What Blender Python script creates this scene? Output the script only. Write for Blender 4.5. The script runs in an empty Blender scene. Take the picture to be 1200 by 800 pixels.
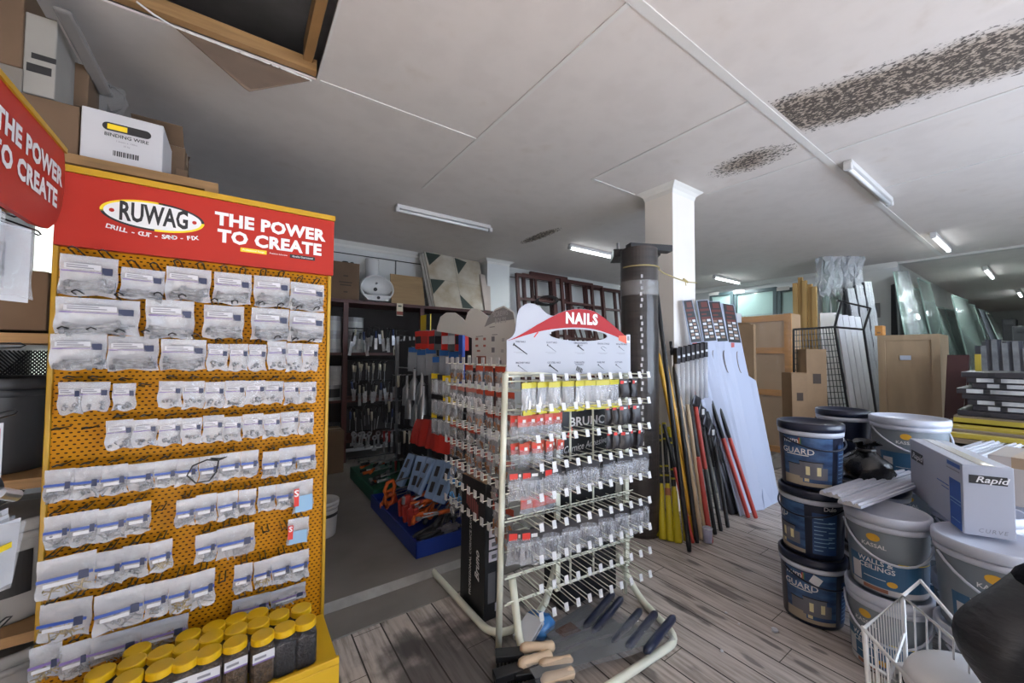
import bpy, bmesh, math, random
from mathutils import Vector, Matrix, Euler
random.seed(7)
S = bpy.context.scene
COL = S.collection
PI = math.pi
# ------------------------------------------------------------------ camera, world, daylight, exposure
CAMZ = 1.45
FPX, PITCH, ROLL, AZ = 454.9, 0.03622, 0.00464, 0.95789
_F = Vector((math.cos(PITCH)*math.cos(AZ), math.cos(PITCH)*math.sin(AZ), math.sin(PITCH)))
_R0 = Vector((math.sin(AZ), -math.cos(AZ), 0)); _U0 = _R0.cross(_F)
_R = math.cos(ROLL)*_R0 + math.sin(ROLL)*_U0
_U = math.cos(ROLL)*_U0 - math.sin(ROLL)*_R0
cam = bpy.data.objects.new('camera', bpy.data.cameras.new('camera'))
COL.objects.link(cam)
cam.matrix_world = Matrix(((_R.x, _U.x, -_F.x, 0), (_R.y, _U.y, -_F.y, 0), (_R.z, _U.z, -_F.z, CAMZ), (0, 0, 0, 1)))
cam.data.sensor_width = 36
cam.data.lens = FPX/1200*36
cam.data.clip_start = 0.02
S.camera = cam
S.view_settings.view_transform = 'Standard'
S.view_settings.look = 'None'
S.view_settings.gamma = 1
S.view_settings.use_curve_mapping = False
S.view_settings.exposure = 0.0
S.cycles.transparent_max_bounces = 24
S.cycles.max_bounces = 8
S.cycles.sample_clamp_indirect = 60
W = bpy.data.worlds.new('sky'); S.world = W; W.use_nodes = True
W.node_tree.nodes['Background'].inputs[0].default_value = (0.75, 0.85, 1.0, 1)
W.node_tree.nodes['Background'].inputs[1].default_value = 1.0

def daylight(name, loc, target, sx, sy, power, color):
    l = bpy.data.lights.new(name, 'AREA'); l.shape = 'RECTANGLE'; l.size = sx; l.size_y = sy
    l.energy = power; l.color = color
    o = bpy.data.objects.new(name, l); COL.objects.link(o); o.location = loc
    o.rotation_euler = (Vector(target)-Vector(loc)).to_track_quat('-Z', 'Y').to_euler()
    o['kind'] = 'structure'
    return o
# daylight through the shop front behind the photographer (openings are built in the wall below)
daylight('daylight_shopfront', (4.2, -2.5, 1.55), (4.0, 2, .7), 4.2, 2.2, 235, (0.70, 0.82, 1.0))
daylight('daylight_door', (-.4, -2.5, 1.3), (.4, 2, 1.3), 2.0, 2.3, 8, (0.80, 0.89, 1.0))
# sun through the door: falls on the floor behind the photographer and bounces up to the ceiling
_s = bpy.data.lights.new('sun', 'SUN'); _s.energy = 135; _s.angle = .03; _s.color = (.97, .97, .97)
_so = bpy.data.objects.new('sun', _s); COL.objects.link(_so)
_so.rotation_euler = Vector((.0, .60, -.80)).to_track_quat('-Z', 'Y').to_euler()

# pixel of the 1200x800 photograph -> a point on a plane of the room
def ray(x, y): return _F + _R*((x-600)/FPX) - _U*((y-400)/FPX)
CP = Vector((0, 0, CAMZ))
def onz(x, y, z=0): d = ray(x, y); return CP + d*((z-CAMZ)/d.z)
def onX(x, y, X): d = ray(x, y); return CP + d*(X/d.x)
def onY(x, y, Y): d = ray(x, y); return CP + d*(Y/d.y)
def at(x, y, D): return CP + ray(x, y)*D
def onP(x, y, P, n): d = ray(x, y); return CP + d*((Vector(P)-CP).dot(n)/d.dot(n))

# ------------------------------------------------------------------ materials
MATS = {}
def mat(name, col, rough=.6, metal=0., var=.0, scale=8., bump=0., bscale=40., stretch=(1, 1, 1), spec=.5, alpha=1., col2=None, emit=0., coat=0., sharp=False):
    if name in MATS: return MATS[name]
    m = bpy.data.materials.new(name); m.use_nodes = True
    nt = m.node_tree; b = nt.nodes['Principled BSDF']
    b.inputs['Base Color'].default_value = (*col, 1)
    b.inputs['Roughness'].default_value = rough; b.inputs['Metallic'].default_value = metal
    b.inputs['Specular IOR Level'].default_value = spec
    b.inputs['Alpha'].default_value = alpha
    b.inputs['Coat Weight'].default_value = coat
    if emit:
        b.inputs['Emission Color'].default_value = (*col, 1); b.inputs['Emission Strength'].default_value = emit
    if var or bump or col2:
        tc = nt.nodes.new('ShaderNodeTexCoord'); mp = nt.nodes.new('ShaderNodeMapping')
        mp.inputs['Scale'].default_value = stretch
        nt.links.new(tc.outputs['Object'], mp.inputs['Vector'])
    if var or col2:
        n = nt.nodes.new('ShaderNodeTexNoise'); n.inputs['Scale'].default_value = scale; n.inputs['Detail'].default_value = 5
        nt.links.new(mp.outputs['Vector'], n.inputs['Vector'])
        r = nt.nodes.new('ShaderNodeValToRGB')
        c2 = col2 if col2 else tuple(c*(1-var) for c in col)
        r.color_ramp.elements[0].position = .47 if sharp else .3; r.color_ramp.elements[1].position = .53 if sharp else .7
        r.color_ramp.elements[0].color = (*c2, 1); r.color_ramp.elements[1].color = (*col, 1)
        nt.links.new(n.outputs['Fac'], r.inputs['Fac']); nt.links.new(r.outputs['Color'], b.inputs['Base Color'])
    if bump:
        n2 = nt.nodes.new('ShaderNodeTexNoise'); n2.inputs['Scale'].default_value = bscale; n2.inputs['Detail'].default_value = 4
        nt.links.new(mp.outputs['Vector'], n2.inputs['Vector'])
        bp = nt.nodes.new('ShaderNodeBump'); bp.inputs['Strength'].default_value = bump; bp.inputs['Distance'].default_value = .01
        nt.links.new(n2.outputs['Fac'], bp.inputs['Height']); nt.links.new(bp.outputs['Normal'], b.inputs['Normal'])
    MATS[name] = m
    return m
def film(name, col, alpha=.3, rough=.18, bscale=25., bump=.8, stretch=(1, 1, 1)):
    """clear plastic film: see-through, glossy and crinkled"""
    if name in MATS: return MATS[name]
    m = mat(name, col, rough=rough, spec=.8, bump=bump, bscale=bscale, stretch=stretch, alpha=alpha)
    return m
white_card = mat('white card', (.62, .63, .66), .5)
print_black = mat('black print', (.02, .02, .022), .5)
print_grey = mat('grey print', (.22, .22, .25), .5)
print_blue = mat('blue print', (.03, .08, .35), .45)
print_red = mat('red print', (.62, .03, .02), .45)
print_white = mat('white print', (.74, .74, .75), .5)
print_purple = mat('purple print', (.2, .14, .35), .5)
print_yellow = mat('yellow print', (.85, .62, .02), .45)
steel = mat('bright steel', (.62, .63, .66), .28, 1.)
zinc = mat('zinc plated screws', (.40, .42, .46), .3, .35, var=.6, scale=70, spec=.9)
brass_s = mat('brassy screws', (.5, .38, .16), .4, .9, var=.5, scale=90)
dark_steel = mat('dark steel', (.07, .07, .08), .4, .8)
black_wire = mat('black coated wire', (.012, .012, .013), .35)
black_plastic = mat('black plastic', (.012, .012, .014), .4)
cream_enamel = mat('cream enamel tube', (.80, .82, .70), .35, var=.08, scale=6, bump=.02)
card_brown = mat('brown cardboard', (.30, .19, .105), .8, var=.18, scale=5, bump=.05)
card_dark = mat('dusty shade darkened cardboard', (.16, .10, .06), .85, var=.25, scale=4)  # dusty brown, darkened further so the colour carries the shade on the cartons
timber = mat('raw timber', (.42, .24, .10), .65, var=.4, scale=3, stretch=(1, 1, 12))
pine = mat('pine batten', (.52, .33, .15), .65, var=.35, scale=4, stretch=(8, 1, 8))
bag_film = film('clear bag film', (.70, .71, .74), alpha=.24, rough=.10, bscale=30, bump=1.6)
bag_white = film('milky bag film', (.72, .73, .76), alpha=.22, rough=.10, bscale=26, bump=1.6)
wrap = film('crinkled clear wrap', (.35, .37, .38), alpha=.16, rough=.1, bscale=9, bump=1.2)
glass_green = mat('greenish glass edge on', (.32, .42, .38), .08, spec=.8, var=.3, scale=1.2, alpha=.75)
wall_white = mat('white emulsion wall', (.68, .69, .69), .85, var=.07, scale=1.5)
trim_white = mat('white gloss trim', (.76, .75, .72), .5)

# ------------------------------------------------------------------ mesh builder
class MB:
    def __init__(s): s.v = []; s.f = []; s.mi = []; s.cur = 0
    def m(s, i): s.cur = i; return s
    def add(s, vs, fs):
        o = len(s.v); s.v += [tuple(v) for v in vs]; s.f += [tuple(i+o for i in f) for f in fs]; s.mi += [s.cur]*len(fs); return s
    def hexa(s, p):  # 8 points: bottom 4 ccw, top 4 ccw
        return s.add(p, [(3, 2, 1, 0), (4, 5, 6, 7), (0, 1, 5, 4), (1, 2, 6, 5), (2, 3, 7, 6), (3, 0, 4, 7)])
    def box(s, x0, x1, y0, y1, z0, z1):
        x0, x1 = min(x0, x1), max(x0, x1); y0, y1 = min(y0, y1), max(y0, y1); z0, z1 = min(z0, z1), max(z0, z1)
        return s.hexa([(x0, y0, z0), (x1, y0, z0), (x1, y1, z0), (x0, y1, z0), (x0, y0, z1), (x1, y0, z1), (x1, y1, z1), (x0, y1, z1)])
    def mbox(s, M, sx, sy, sz, c=(0, 0, 0)):
        q = [M @ Vector((c[0]+a*sx/2, c[1]+b*sy/2, c[2]+d*sz/2)) for d in (-1, 1) for a, b in ((-1, -1), (1, -1), (1, 1), (-1, 1))]
        return s.hexa(q)
    def cyl(s, a, b, r0, r1=None, n=10, caps=True):
        r1 = r0 if r1 is None else r1
        a = Vector(a); b = Vector(b); d = (b-a).normalized()
        t = Vector((0, 0, 1)) if abs(d.z) < .9 else Vector((1, 0, 0))
        u = d.cross(t).normalized(); w = d.cross(u)
        vs = [a+(u*math.cos(2*PI*i/n)+w*math.sin(2*PI*i/n))*r0 for i in range(n)] + [b+(u*math.cos(2*PI*i/n)+w*math.sin(2*PI*i/n))*r1 for i in range(n)]
        fs = [(i, i+n, (i+1) % n+n, (i+1) % n) for i in range(n)]
        if caps: fs += [tuple(range(n)), tuple(range(2*n-1, n-1, -1))]
        return s.add(vs, fs)
    def tube(s, pts, r, n=8, closed=False):
        pts = [Vector(p) for p in pts]; N = len(pts); rings = []; prev = None
        for i, p in enumerate(pts):
            a = pts[i-1] if (i > 0 or closed) else p; b = pts[(i+1) % N] if (i < N-1 or closed) else p
            d = (b-a).normalized()
            if prev is None:
                t = Vector((0, 0, 1)) if abs(d.z) < .9 else Vector((1, 0, 0)); u = d.cross(t).normalized()
            else:
                u = prev - d*prev.dot(d)
                u = u.normalized() if u.length > 1e-6 else d.orthogonal().normalized()
            prev = u; w = d.cross(u)
            rr = r[i] if isinstance(r, (list, tuple)) else r
            rings.append([p+(u*math.cos(2*PI*k/n)+w*math.sin(2*PI*k/n))*rr for k in range(n)])
        vs = [v for R in rings for v in R]; fs = []
        for i in range(N if closed else N-1):
            j = (i+1) % N
            fs += [(i*n+k, i*n+(k+1) % n, j*n+(k+1) % n, j*n+k) for k in range(n)]
        if not closed: fs += [tuple(range(n-1, -1, -1)), tuple(range((N-1)*n, N*n))]
        return s.add(vs, fs)
    def lathe(s, prof, n=28, c=(0, 0, 0), M=None, a0=0, a1=2*PI):
        full = abs(a1-a0-2*PI) < 1e-6; nn = n if full else n+1
        vs = []
        for r, z in prof:
            for k in range(nn):
                a = a0+(a1-a0)*k/n; p = Vector((c[0]+r*math.cos(a), c[1]+r*math.sin(a), c[2]+z)); vs.append(M @ p if M else p)
        fs = []
        for i in range(len(prof)-1):
            for k in range(n):
                k2 = (k+1) % nn
                fs.append((i*nn+k, i*nn+k2, (i+1)*nn+k2, (i+1)*nn+k))
        return s.add(vs, fs)
    def prism(s, poly, M, t):  # 2D outline in the local xz plane, thickness t along local y
        n = len(poly)
        vs = [M @ Vector((x, 0, z)) for x, z in poly] + [M @ Vector((x, t, z)) for x, z in poly]
        fs = [tuple(range(n)), tuple(range(2*n-1, n-1, -1))] + [(i, i+n, (i+1) % n+n, (i+1) % n) for i in range(n)]
        return s.add(vs, fs)
    def quad(s, a, b, c, d): return s.add([a, b, c, d], [(0, 1, 2, 3)])
    def grid(s, fn, nu, nv):
        vs = [fn(i/nu, j/nv) for j in range(nv+1) for i in range(nu+1)]
        fs = [(j*(nu+1)+i, j*(nu+1)+i+1, (j+1)*(nu+1)+i+1, (j+1)*(nu+1)+i) for j in range(nv) for i in range(nu)]
        return s.add(vs, fs)
    def text(s, txt, h, M, bold=.0, sx=1., align='CENTER', wrapR=None, thick=.0006, shear=0., sp=1.):
        """lettering h high; lies in local xz plane of M facing local -y; wrapR bends it round a cylinder whose axis is the local z through M's origin"""
        key = (txt, bold, align, shear, sp)
        if key not in TXT:
            cu = bpy.data.curves.new('t', 'FONT'); cu.body = txt; cu.size = 1; cu.align_x = align; cu.align_y = 'CENTER'
            cu.offset = bold; cu.shear = shear; cu.space_character = sp; cu.resolution_u = 2
            ob = bpy.data.objects.new('t', cu); me = bpy.data.meshes.new_from_object(ob)
            TXT[key] = ([tuple(v.co) for v in me.vertices], [tuple(p.vertices) for p in me.polygons])
            bpy.data.objects.remove(ob); bpy.data.meshes.remove(me); bpy.data.curves.remove(cu)
        vs, fs = TXT[key]; out = []
        k = h/.70
        for x, y, _ in vs:
            X, Z = x*k*sx, y*k
            if wrapR:
                a = X/wrapR; out.append(M @ Vector((math.sin(a)*(wrapR+thick), -math.cos(a)*(wrapR+thick), Z)))
            else: out.append(M @ Vector((X, -thick, Z)))
        return s.add(out, fs)
    def build(s, name, mats, parent=None, base=None, smooth=False, bevel=0, solid=0, sub=0):
        me = bpy.data.meshes.new(name)
        if base is None: base = Vector(parent['_b']) if (parent is not None and '_b' in parent) else Vector((0, 0, 0))
        base = Vector(base)
        me.from_pydata([tuple(Vector(v)-base) for v in s.v], [], s.f)
        mats = mats if isinstance(mats, (list, tuple)) else [mats]
        for m_ in mats: me.materials.append(m_)
        if len(mats) > 1: me.polygons.foreach_set('material_index', s.mi)
        if smooth: me.polygons.foreach_set('use_smooth', [True]*len(me.polygons))
        me.update()
        o = bpy.data.objects.new(name, me); COL.objects.link(o)
        if parent is not None: o.parent = parent; o['_b'] = tuple(base)
        else: o.location = base; o['_b'] = tuple(base)
        if bevel:
            b = o.modifiers.new('bevel', 'BEVEL'); b.width = bevel; b.segments = 2; b.limit_method = 'ANGLE'; b.angle_limit = .7
        if solid:
            b = o.modifiers.new('solid', 'SOLIDIFY'); b.thickness = solid; b.offset = 0
        if sub:
            b = o.modifiers.new('sub', 'SUBSURF'); b.levels = sub; b.render_levels = sub
        return o
TXT = {}
def Fr(o, x, y=None, z=None):
    """frame with origin o, local x along x, local z along z; local y = z cross x (away from the viewer)"""
    x = Vector(x).normalized(); z = Vector((0, 0, 1)) if z is None else Vector(z); z = (z-x*z.dot(x)).normalized(); y = z.cross(x)
    return Matrix(((x.x, y.x, z.x, o[0]), (x.y, y.y, z.y, o[1]), (x.z, y.z, z.z, o[2]), (0, 0, 0, 1)))
def tag(o, label, cat, group=None):
    o['label'] = label; o['category'] = cat
    if group: o['group'] = group
    return o
def thing(name, label, cat, base=(0, 0, 0), group=None):
    o = bpy.data.objects.new(name, None); COL.objects.link(o); o.location = base; o['_b'] = tuple(base); o.empty_display_size = .05
    return tag(o, label, cat, group)
def struct(o): o['kind'] = 'structure'; return o
CH = {}
def copy_tree(o, parent=None):
    c = o.copy(); COL.objects.link(c)
    if parent is not None: c.parent = parent
    for ch in list(o.children): copy_tree(ch, c)
    return c
def put(o, loc, rot=None, label=None, group=None):
    o.location = loc
    if rot is not None: o.rotation_euler = rot
    if label: o['label'] = label
    if group: o['group'] = group
    return o
ORD = ['first', 'second', 'third', 'fourth', 'fifth', 'sixth', 'seventh', 'eighth', 'ninth', 'tenth', 'eleventh', 'twelfth', 'thirteenth', 'fourteenth', 'fifteenth', 'sixteenth', 'seventeenth', 'eighteenth', 'nineteenth', 'twentieth']
def ordl(i, n, end='left'): return 'leftmost' if i == 0 else ('rightmost' if i == n-1 else ORD[i]+' from the left')
# ------------------------------------------------------------------ floor, ceiling, walls
HC = 3.1
def nodes(name):
    m = bpy.data.materials.new(name); m.use_nodes = True; nt = m.node_tree
    return m, nt, nt.nodes['Principled BSDF']
class NT:
    def __init__(s, nt): s.nt = nt
    def n(s, t, **k):
        x = s.nt.nodes.new(t)
        for a, b in k.items():
            if a.startswith('i_'): x.inputs[int(a[2:])].default_value = b
            else: setattr(x, a, b)
        return x
    def l(s, a, b): s.nt.links.new(a, b)
    def math(s, op, a, b=None, c=None):
        x = s.n('ShaderNodeMath', operation=op)
        for i, q in enumerate((a, b, c)):
            if q is None: continue
            if isinstance(q, (int, float)): x.inputs[i].default_value = q
            else: s.l(q, x.inputs[i])
        return x.outputs[0]
    def mix(s, f, a, b):
        x = s.n('ShaderNodeMix', data_type='RGBA')
        for i, q in ((0, f), (6, a), (7, b)):
            if isinstance(q, (int, float)): x.inputs[i].default_value = q
            elif isinstance(q, tuple): x.inputs[i].default_value = (*q, 1)
            else: s.l(q, x.inputs[i])
        return x.outputs[2]
    def noise(s, vec, scale, det=4, sc=(1, 1, 1)):
        mp = s.n('ShaderNodeMapping'); mp.inputs['Scale'].default_value = sc; s.l(vec, mp.inputs['Vector'])
        x = s.n('ShaderNodeTexNoise'); x.inputs['Scale'].default_value = scale; x.inputs['Detail'].default_value = det
        s.l(mp.outputs[0], x.inputs['Vector']); return x.outputs['Fac']
    def ramp(s, f, lo, hi):
        x = s.n('ShaderNodeMapRange', interpolation_type='SMOOTHSTEP'); x.inputs[1].default_value = lo; x.inputs[2].default_value = hi
        s.l(f, x.inputs[0]); return x.outputs[0]
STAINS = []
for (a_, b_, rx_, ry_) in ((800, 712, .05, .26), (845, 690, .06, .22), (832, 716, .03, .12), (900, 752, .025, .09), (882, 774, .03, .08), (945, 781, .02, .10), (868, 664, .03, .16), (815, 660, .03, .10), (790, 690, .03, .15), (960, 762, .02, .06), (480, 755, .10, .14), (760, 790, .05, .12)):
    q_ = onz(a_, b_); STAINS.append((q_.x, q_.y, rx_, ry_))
# worn boards run along y
m, nt, B = nodes('worn floor boards'); N = NT(nt)
tc = N.n('ShaderNodeTexCoord').outputs['Object']
sep = N.n('ShaderNodeSeparateXYZ'); N.l(tc, sep.inputs[0]); px, py = sep.outputs[0], sep.outputs[1]
u = N.math('DIVIDE', N.math('SUBTRACT', px, .0715), .1475)
idx = N.math('FLOOR', u); fr = N.math('FRACT', u)
wn = N.n('ShaderNodeTexWhiteNoise', noise_dimensions='1D'); N.l(idx, wn.inputs['W'])
gap = N.math('GREATER_THAN', N.math('ABSOLUTE', N.math('SUBTRACT', fr, .5)), .475)
vy = N.math('ADD', py, N.math('MULTIPLY', wn.outputs[0], 3.1))
butt = N.math('LESS_THAN', N.math('FRACT', N.math('DIVIDE', vy, 2.3)), .0015)
gr = N.noise(tc, 5, 6, (9, .7, 1))
gr2 = N.noise(tc, 30, 3, (6, .4, 1))
base = N.mix(wn.outputs[0], (.50, .445, .405), (.60, .54, .50))
base = N.mix(N.ramp(gr, .35, .72), base, (.30, .258, .225))
base = N.mix(N.math('MULTIPLY', N.ramp(gr2, .5, .7), .5), base, (.54, .50, .47))
# pale worn traffic area and dark oily stains
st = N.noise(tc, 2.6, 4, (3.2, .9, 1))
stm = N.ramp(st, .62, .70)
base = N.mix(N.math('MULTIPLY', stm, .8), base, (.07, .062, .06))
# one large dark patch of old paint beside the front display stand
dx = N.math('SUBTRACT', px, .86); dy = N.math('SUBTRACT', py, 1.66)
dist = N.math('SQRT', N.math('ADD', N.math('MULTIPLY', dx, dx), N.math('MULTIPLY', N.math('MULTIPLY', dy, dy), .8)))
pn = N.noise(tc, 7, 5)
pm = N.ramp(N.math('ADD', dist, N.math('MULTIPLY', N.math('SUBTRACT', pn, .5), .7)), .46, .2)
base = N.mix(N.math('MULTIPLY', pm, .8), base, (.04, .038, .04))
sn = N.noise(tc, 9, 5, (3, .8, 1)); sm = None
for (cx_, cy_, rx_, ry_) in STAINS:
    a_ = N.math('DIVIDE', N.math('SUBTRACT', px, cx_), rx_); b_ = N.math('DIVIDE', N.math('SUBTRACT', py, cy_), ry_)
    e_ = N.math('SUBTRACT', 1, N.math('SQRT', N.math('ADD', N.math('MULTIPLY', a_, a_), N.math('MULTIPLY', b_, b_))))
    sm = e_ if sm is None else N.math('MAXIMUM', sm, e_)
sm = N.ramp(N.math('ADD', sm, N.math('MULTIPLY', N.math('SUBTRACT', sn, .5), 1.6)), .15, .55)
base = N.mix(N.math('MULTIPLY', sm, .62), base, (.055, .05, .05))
base = N.mix(N.math('MAXIMUM', gap, butt), base, (.03, .022, .017))
N.l(base, B.inputs['Base Color']); B.inputs['Roughness'].default_value = .62
bp = N.n('ShaderNodeBump'); bp.inputs['Strength'].default_value = .5; bp.inputs['Distance'].default_value = .004
N.l(N.math('SUBTRACT', gr, gap), bp.inputs['Height']); N.l(bp.outputs[0], B.inputs['Normal'])
mat_boards = m
mat_concrete = mat('smooth grey concrete', (.27, .25, .23), .6, var=.3, scale=2.2, bump=.06, bscale=60)
mat_conc_edge = mat('worn pale concrete edge', (.38, .37, .355), .7, var=.3, scale=9, bump=.2)
f = MB().box(-2.3, 22.3, -2.7, 2.17, -.08, 0)
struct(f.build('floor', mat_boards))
f = MB().m(0).box(-2.3, 9.3, 2.44, 6.1, -.08, .045)
f.m(1).hexa([(-2.3, 2.40, -.08), (9.3, 2.40, -.08), (9.3, 2.44, -.08), (-2.3, 2.44, -.08), (-2.3, 2.40, .012), (9.3, 2.40, .012), (9.3, 2.44, .045), (-2.3, 2.44, .045)])
f.m(0).box(-2.3, 9.3, 2.17, 2.40, -.08, .008)
struct(f.build('floor_concrete', [mat_concrete, mat_conc_edge]))
# ceiling boards with mould
m, nt, B = nodes('painted ceiling board with mould'); N = NT(nt)
tc = N.n('ShaderNodeTexCoord').outputs['Object']
sep = N.n('ShaderNodeSeparateXYZ'); N.l(tc, sep.inputs[0]); px, py = sep.outputs[0], sep.outputs[1]
fine = N.math('ADD', N.math('MULTIPLY', N.noise(tc, 38, 3, (1.25, .85, 1)), .6), N.math('MULTIPLY', N.noise(tc, 80, 2, (1.2, .8, 1)), .4)); med = N.noise(tc, 5, 4)
def ell(cx, cy, rx, ry):
    a = N.math('DIVIDE', N.math('SUBTRACT', px, cx), rx); b = N.math('DIVIDE', N.math('SUBTRACT', py, cy), ry)
    return N.math('SUBTRACT', 1, N.math('SQRT', N.math('ADD', N.math('MULTIPLY', a, a), N.math('MULTIPLY', b, b))))
def band(x0, x1, slope, ymax, ymin):
    xc = N.math('ADD', (x0+x1)/2, N.math('MULTIPLY', N.math('SUBTRACT', py, ymax), slope))
    a = N.math('SUBTRACT', 1, N.math('DIVIDE', N.math('ABSOLUTE', N.math('SUBTRACT', px, xc)), (x1-x0)/2))
    return N.math('MULTIPLY', a, N.math('MULTIPLY', N.math('LESS_THAN', py, ymax), N.ramp(py, ymin, ymin+.6)))
big = band(2.75, 3.40, -.30, 1.06, -1.6)
m1 = N.math('MAXIMUM', big, N.math('MULTIPLY', ell(3.5, 1.50, .20, .36), .6))
m1 = N.math('MAXIMUM', m1, N.math('MULTIPLY', ell(3.36, 4.13, .10, .45), .9))
m1 = N.math('MAXIMUM', m1, 0)
dens = N.math('ADD', fine, N.math('MULTIPLY', N.math('MINIMUM', N.math('ADD', m1, N.math('MULTIPLY', N.math('SUBTRACT', med, .5), .6)), .45), .24))
spots = N.math('MULTIPLY', N.ramp(dens, .53, .62), N.math('GREATER_THAN', m1, .02))
halo = N.math('MULTIPLY', N.ramp(N.math('ADD', m1, N.math('MULTIPLY', N.math('SUBTRACT', med, .5), .6)), .0, .42), .75)
base = N.mix(N.ramp(med, .3, .7), (.60, .555, .53), (.65, .605, .58))
base = N.mix(halo, base, (.36, .275, .20))
base = N.mix(N.math('MULTIPLY', spots, .9), base, (.035, .028, .024))
N.l(base, B.inputs['Base Color']); B.inputs['Roughness'].default_value = .75
mat_ceiling = m
HX0, HX1, HY0, HY1 = -.75, .34, 1.2, 2.545
c = MB()
for x0, x1, y0, y1 in ((-2.3, HX0, -2.7, 6.1), (HX1, 22.3, -2.7, 6.1), (HX0, HX1, -2.7, HY0), (HX0, HX1, HY1, 6.1)):
    c.box(x0, x1, y0, y1, HC, HC+.012)
struct(c.build('ceiling', mat_ceiling))
# roof void above the broken board
roof_dark = mat('grey roof sheet', (.25, .245, .25), .7, var=.4, scale=2)  # mid grey with darker mottling
r = MB().box(-2.3, 2.0, -.6, 4.2, HC+1.05, HC+1.08)
r.box(-2.3, -2.25, -.6, 4.2, HC+.02, HC+1.05).box(1.95, 2.0, -.6, 4.2, HC+.02, HC+1.05).box(-2.3, 2.0, 4.15, 4.2, HC+.02, HC+1.05).box(-2.3, 2.0, -.6, -.55, HC+.02, HC+1.05)
struct(r.build('ceiling_void', roof_dark))
struct(MB().box(-.75, .335, HY1-.055, HY1-.008, HC+.014, HC+.085).build('trim_1', timber))
struct(MB().box(.262, .31, .2, HY1-.058, HC+.055, HC+.17).build('trim_2', timber))
struct(MB().box(-.8, .5, 1.72, 1.77, HC+.09, HC+.15).build('trim_3', pine))
struct(MB().box(-.8, .258, 2.02, 2.05, HC+.172, HC+.22).build('trim_4', timber))
# torn board flap hanging from the hole edge: curled sheet
flap = MB()
P = [onz(205, 32, HC-.002), onz(365, 94, HC-.002)]
tip = Vector((onY(291, 107, 2.42).x, 2.42, onY(291, 107, 2.42).z))
def fl(u, v):
    a = P[0].lerp(P[1], u)
    w = max(0, 1-abs(u-.62)/.62 if u < .62 else 1-(u-.62)/.38)
    d = (tip-(P[0].lerp(P[1], .62)))*w
    q = a+d*v
    q.z -= .02*math.sin(v*PI)*w
    return q
flap.grid(fl, 24, 8)
struct(flap.build('ceiling_flap', mat('bare back of torn board', (.235, .165, .12), .85, var=.2, scale=6), smooth=True, solid=.006))
rag = MB()
pts = [P[0].lerp(P[1], t/30)+Vector((0, -.004+random.uniform(-.006, .006), -.004)) for t in range(31)]
rag.tube([onz(160, 2, HC-.004), onz(180, 17, HC-.004)]+pts, [random.uniform(.003, .007) for _ in range(33)], 6)
struct(rag.build('trim_5', trim_white))
# cover strips over the joints
def strip(n, x0, x1, y0, y1): struct(MB().box(x0, x1, y0, y1, HC-.006, HC).build('trim_%d' % n, mat('ceiling cover strip', (.62, .60, .58), .6)))
w = .013
strip(6, 1.4, 9.2, 1.103-.025, 1.103+.025); strip(7, HX1+.02, 1.45, 2.54-w, 2.54+w); strip(8, 1.45-w, 1.45+w, 1.13, 3.6)
strip(9, 2.66-w, 2.66+w, 1.13, 2.5); strip(10, 2.66, 3.27, 2.49-w, 2.49+w); strip(11, 3.86-w, 3.86+w, -2.5, 1.07); strip(12, 3.86-w*.7, 3.86+w*.7, 1.13, 2.05)
strip(13, HX1-.0, HX1+.012, -.5, 2.52)
strip(14, 5.1-w*.7, 5.1+w*.7, -2.5, 1.07)
# walls
struct(MB().box(-2.3, 9.4, 6.0, 6.12, -.05, HC+.01).build('wall_back', wall_white))
struct(MB().box(9.3, 9.42, 1.62, 6.0, -.05, HC+.01).build('wall_right', wall_white))
struct(MB().box(9.42, 22.3, 1.63, 1.74, -.05, HC+.01).build('wall_store', mat('dull store wall', (.45, .46, .44), .85, var=.1, scale=2)))
struct(MB().box(22.1, 22.3, -2.7, 1.62, -.05, HC+.01).build('wall_far', MATS['dull store wall']))
struct(MB().box(9.3, 9.42, -2.7, 1.62, HC-.035, HC+.0).build('trim_15', mat('beam soffit', (.5, .49, .47), .7)))
# left wall with a frosted and a lattice window that show between the goods
wl = MB()
struct(MB().box(-2.3, -2.2, -2.7, 6.0, -.05, HC).build('wall_left', mat('low bounce side wall', (.16, .14, .13), .8)))  # unseen wall, coloured dark so it bounces little light to the ceiling
# shop front wall: piers and lintels round the openings
wf = MB()
for x0, x1 in ((-2.3, -1.6), (.65, 2.1), (6.4, 22.3)): wf.box(x0, x1, -2.75, -2.62, -.05, HC)
wf.box(-1.6, .65, -2.75, -2.62, 2.5, HC).box(2.1, 6.4, -2.75, -2.62, 2.7, HC).box(2.1, 6.4, -2.75, -2.62, -.05, .4)
wf.box(1.9, 6.8, -4.6, -2.76, 2.8, 2.86)   # unseen awning, added to keep the sun out of the shop window
struct(wf.build('wall_front', wall_white))
# cornice, wall seam and cable
cn = MB()
def cornice(mb, a, b, inward, s=.085):
    a = Vector(a); b = Vector(b); inward = Vector(inward); prof = [(0, 0), (s, 0), (s*.72, -s*.25), (s*.35, -s*.55), (s*.12, -s*.95), (0, -s)]
    vs = []; n = len(prof)
    for p in (a, b):
        for d, z in prof: vs.append(p+inward*d+Vector((0, 0, z)))
    mb.add(vs, [(i, (i+1) % n, (i+1) % n+n, i+n) for i in range(n)]+[tuple(range(n-1, -1, -1)), tuple(range(n, 2*n))])
cornice(cn, (-2.2, 6.0, HC), (9.3, 6.0, HC), (0, -1, 0))
struct(cn.build('trim_16', trim_white))
cn = MB(); cornice(cn, (9.3, 1.62, HC), (9.3, 6.0, HC), (-1, 0, 0)); struct(cn.build('trim_17', trim_white))
cb = MB().tube([(-1, 5.985, 2.925), (2.3, 5.985, 2.925), (2.5, 5.985, 2.93), (7, 5.985, 2.95)], .007, 6)
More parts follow.
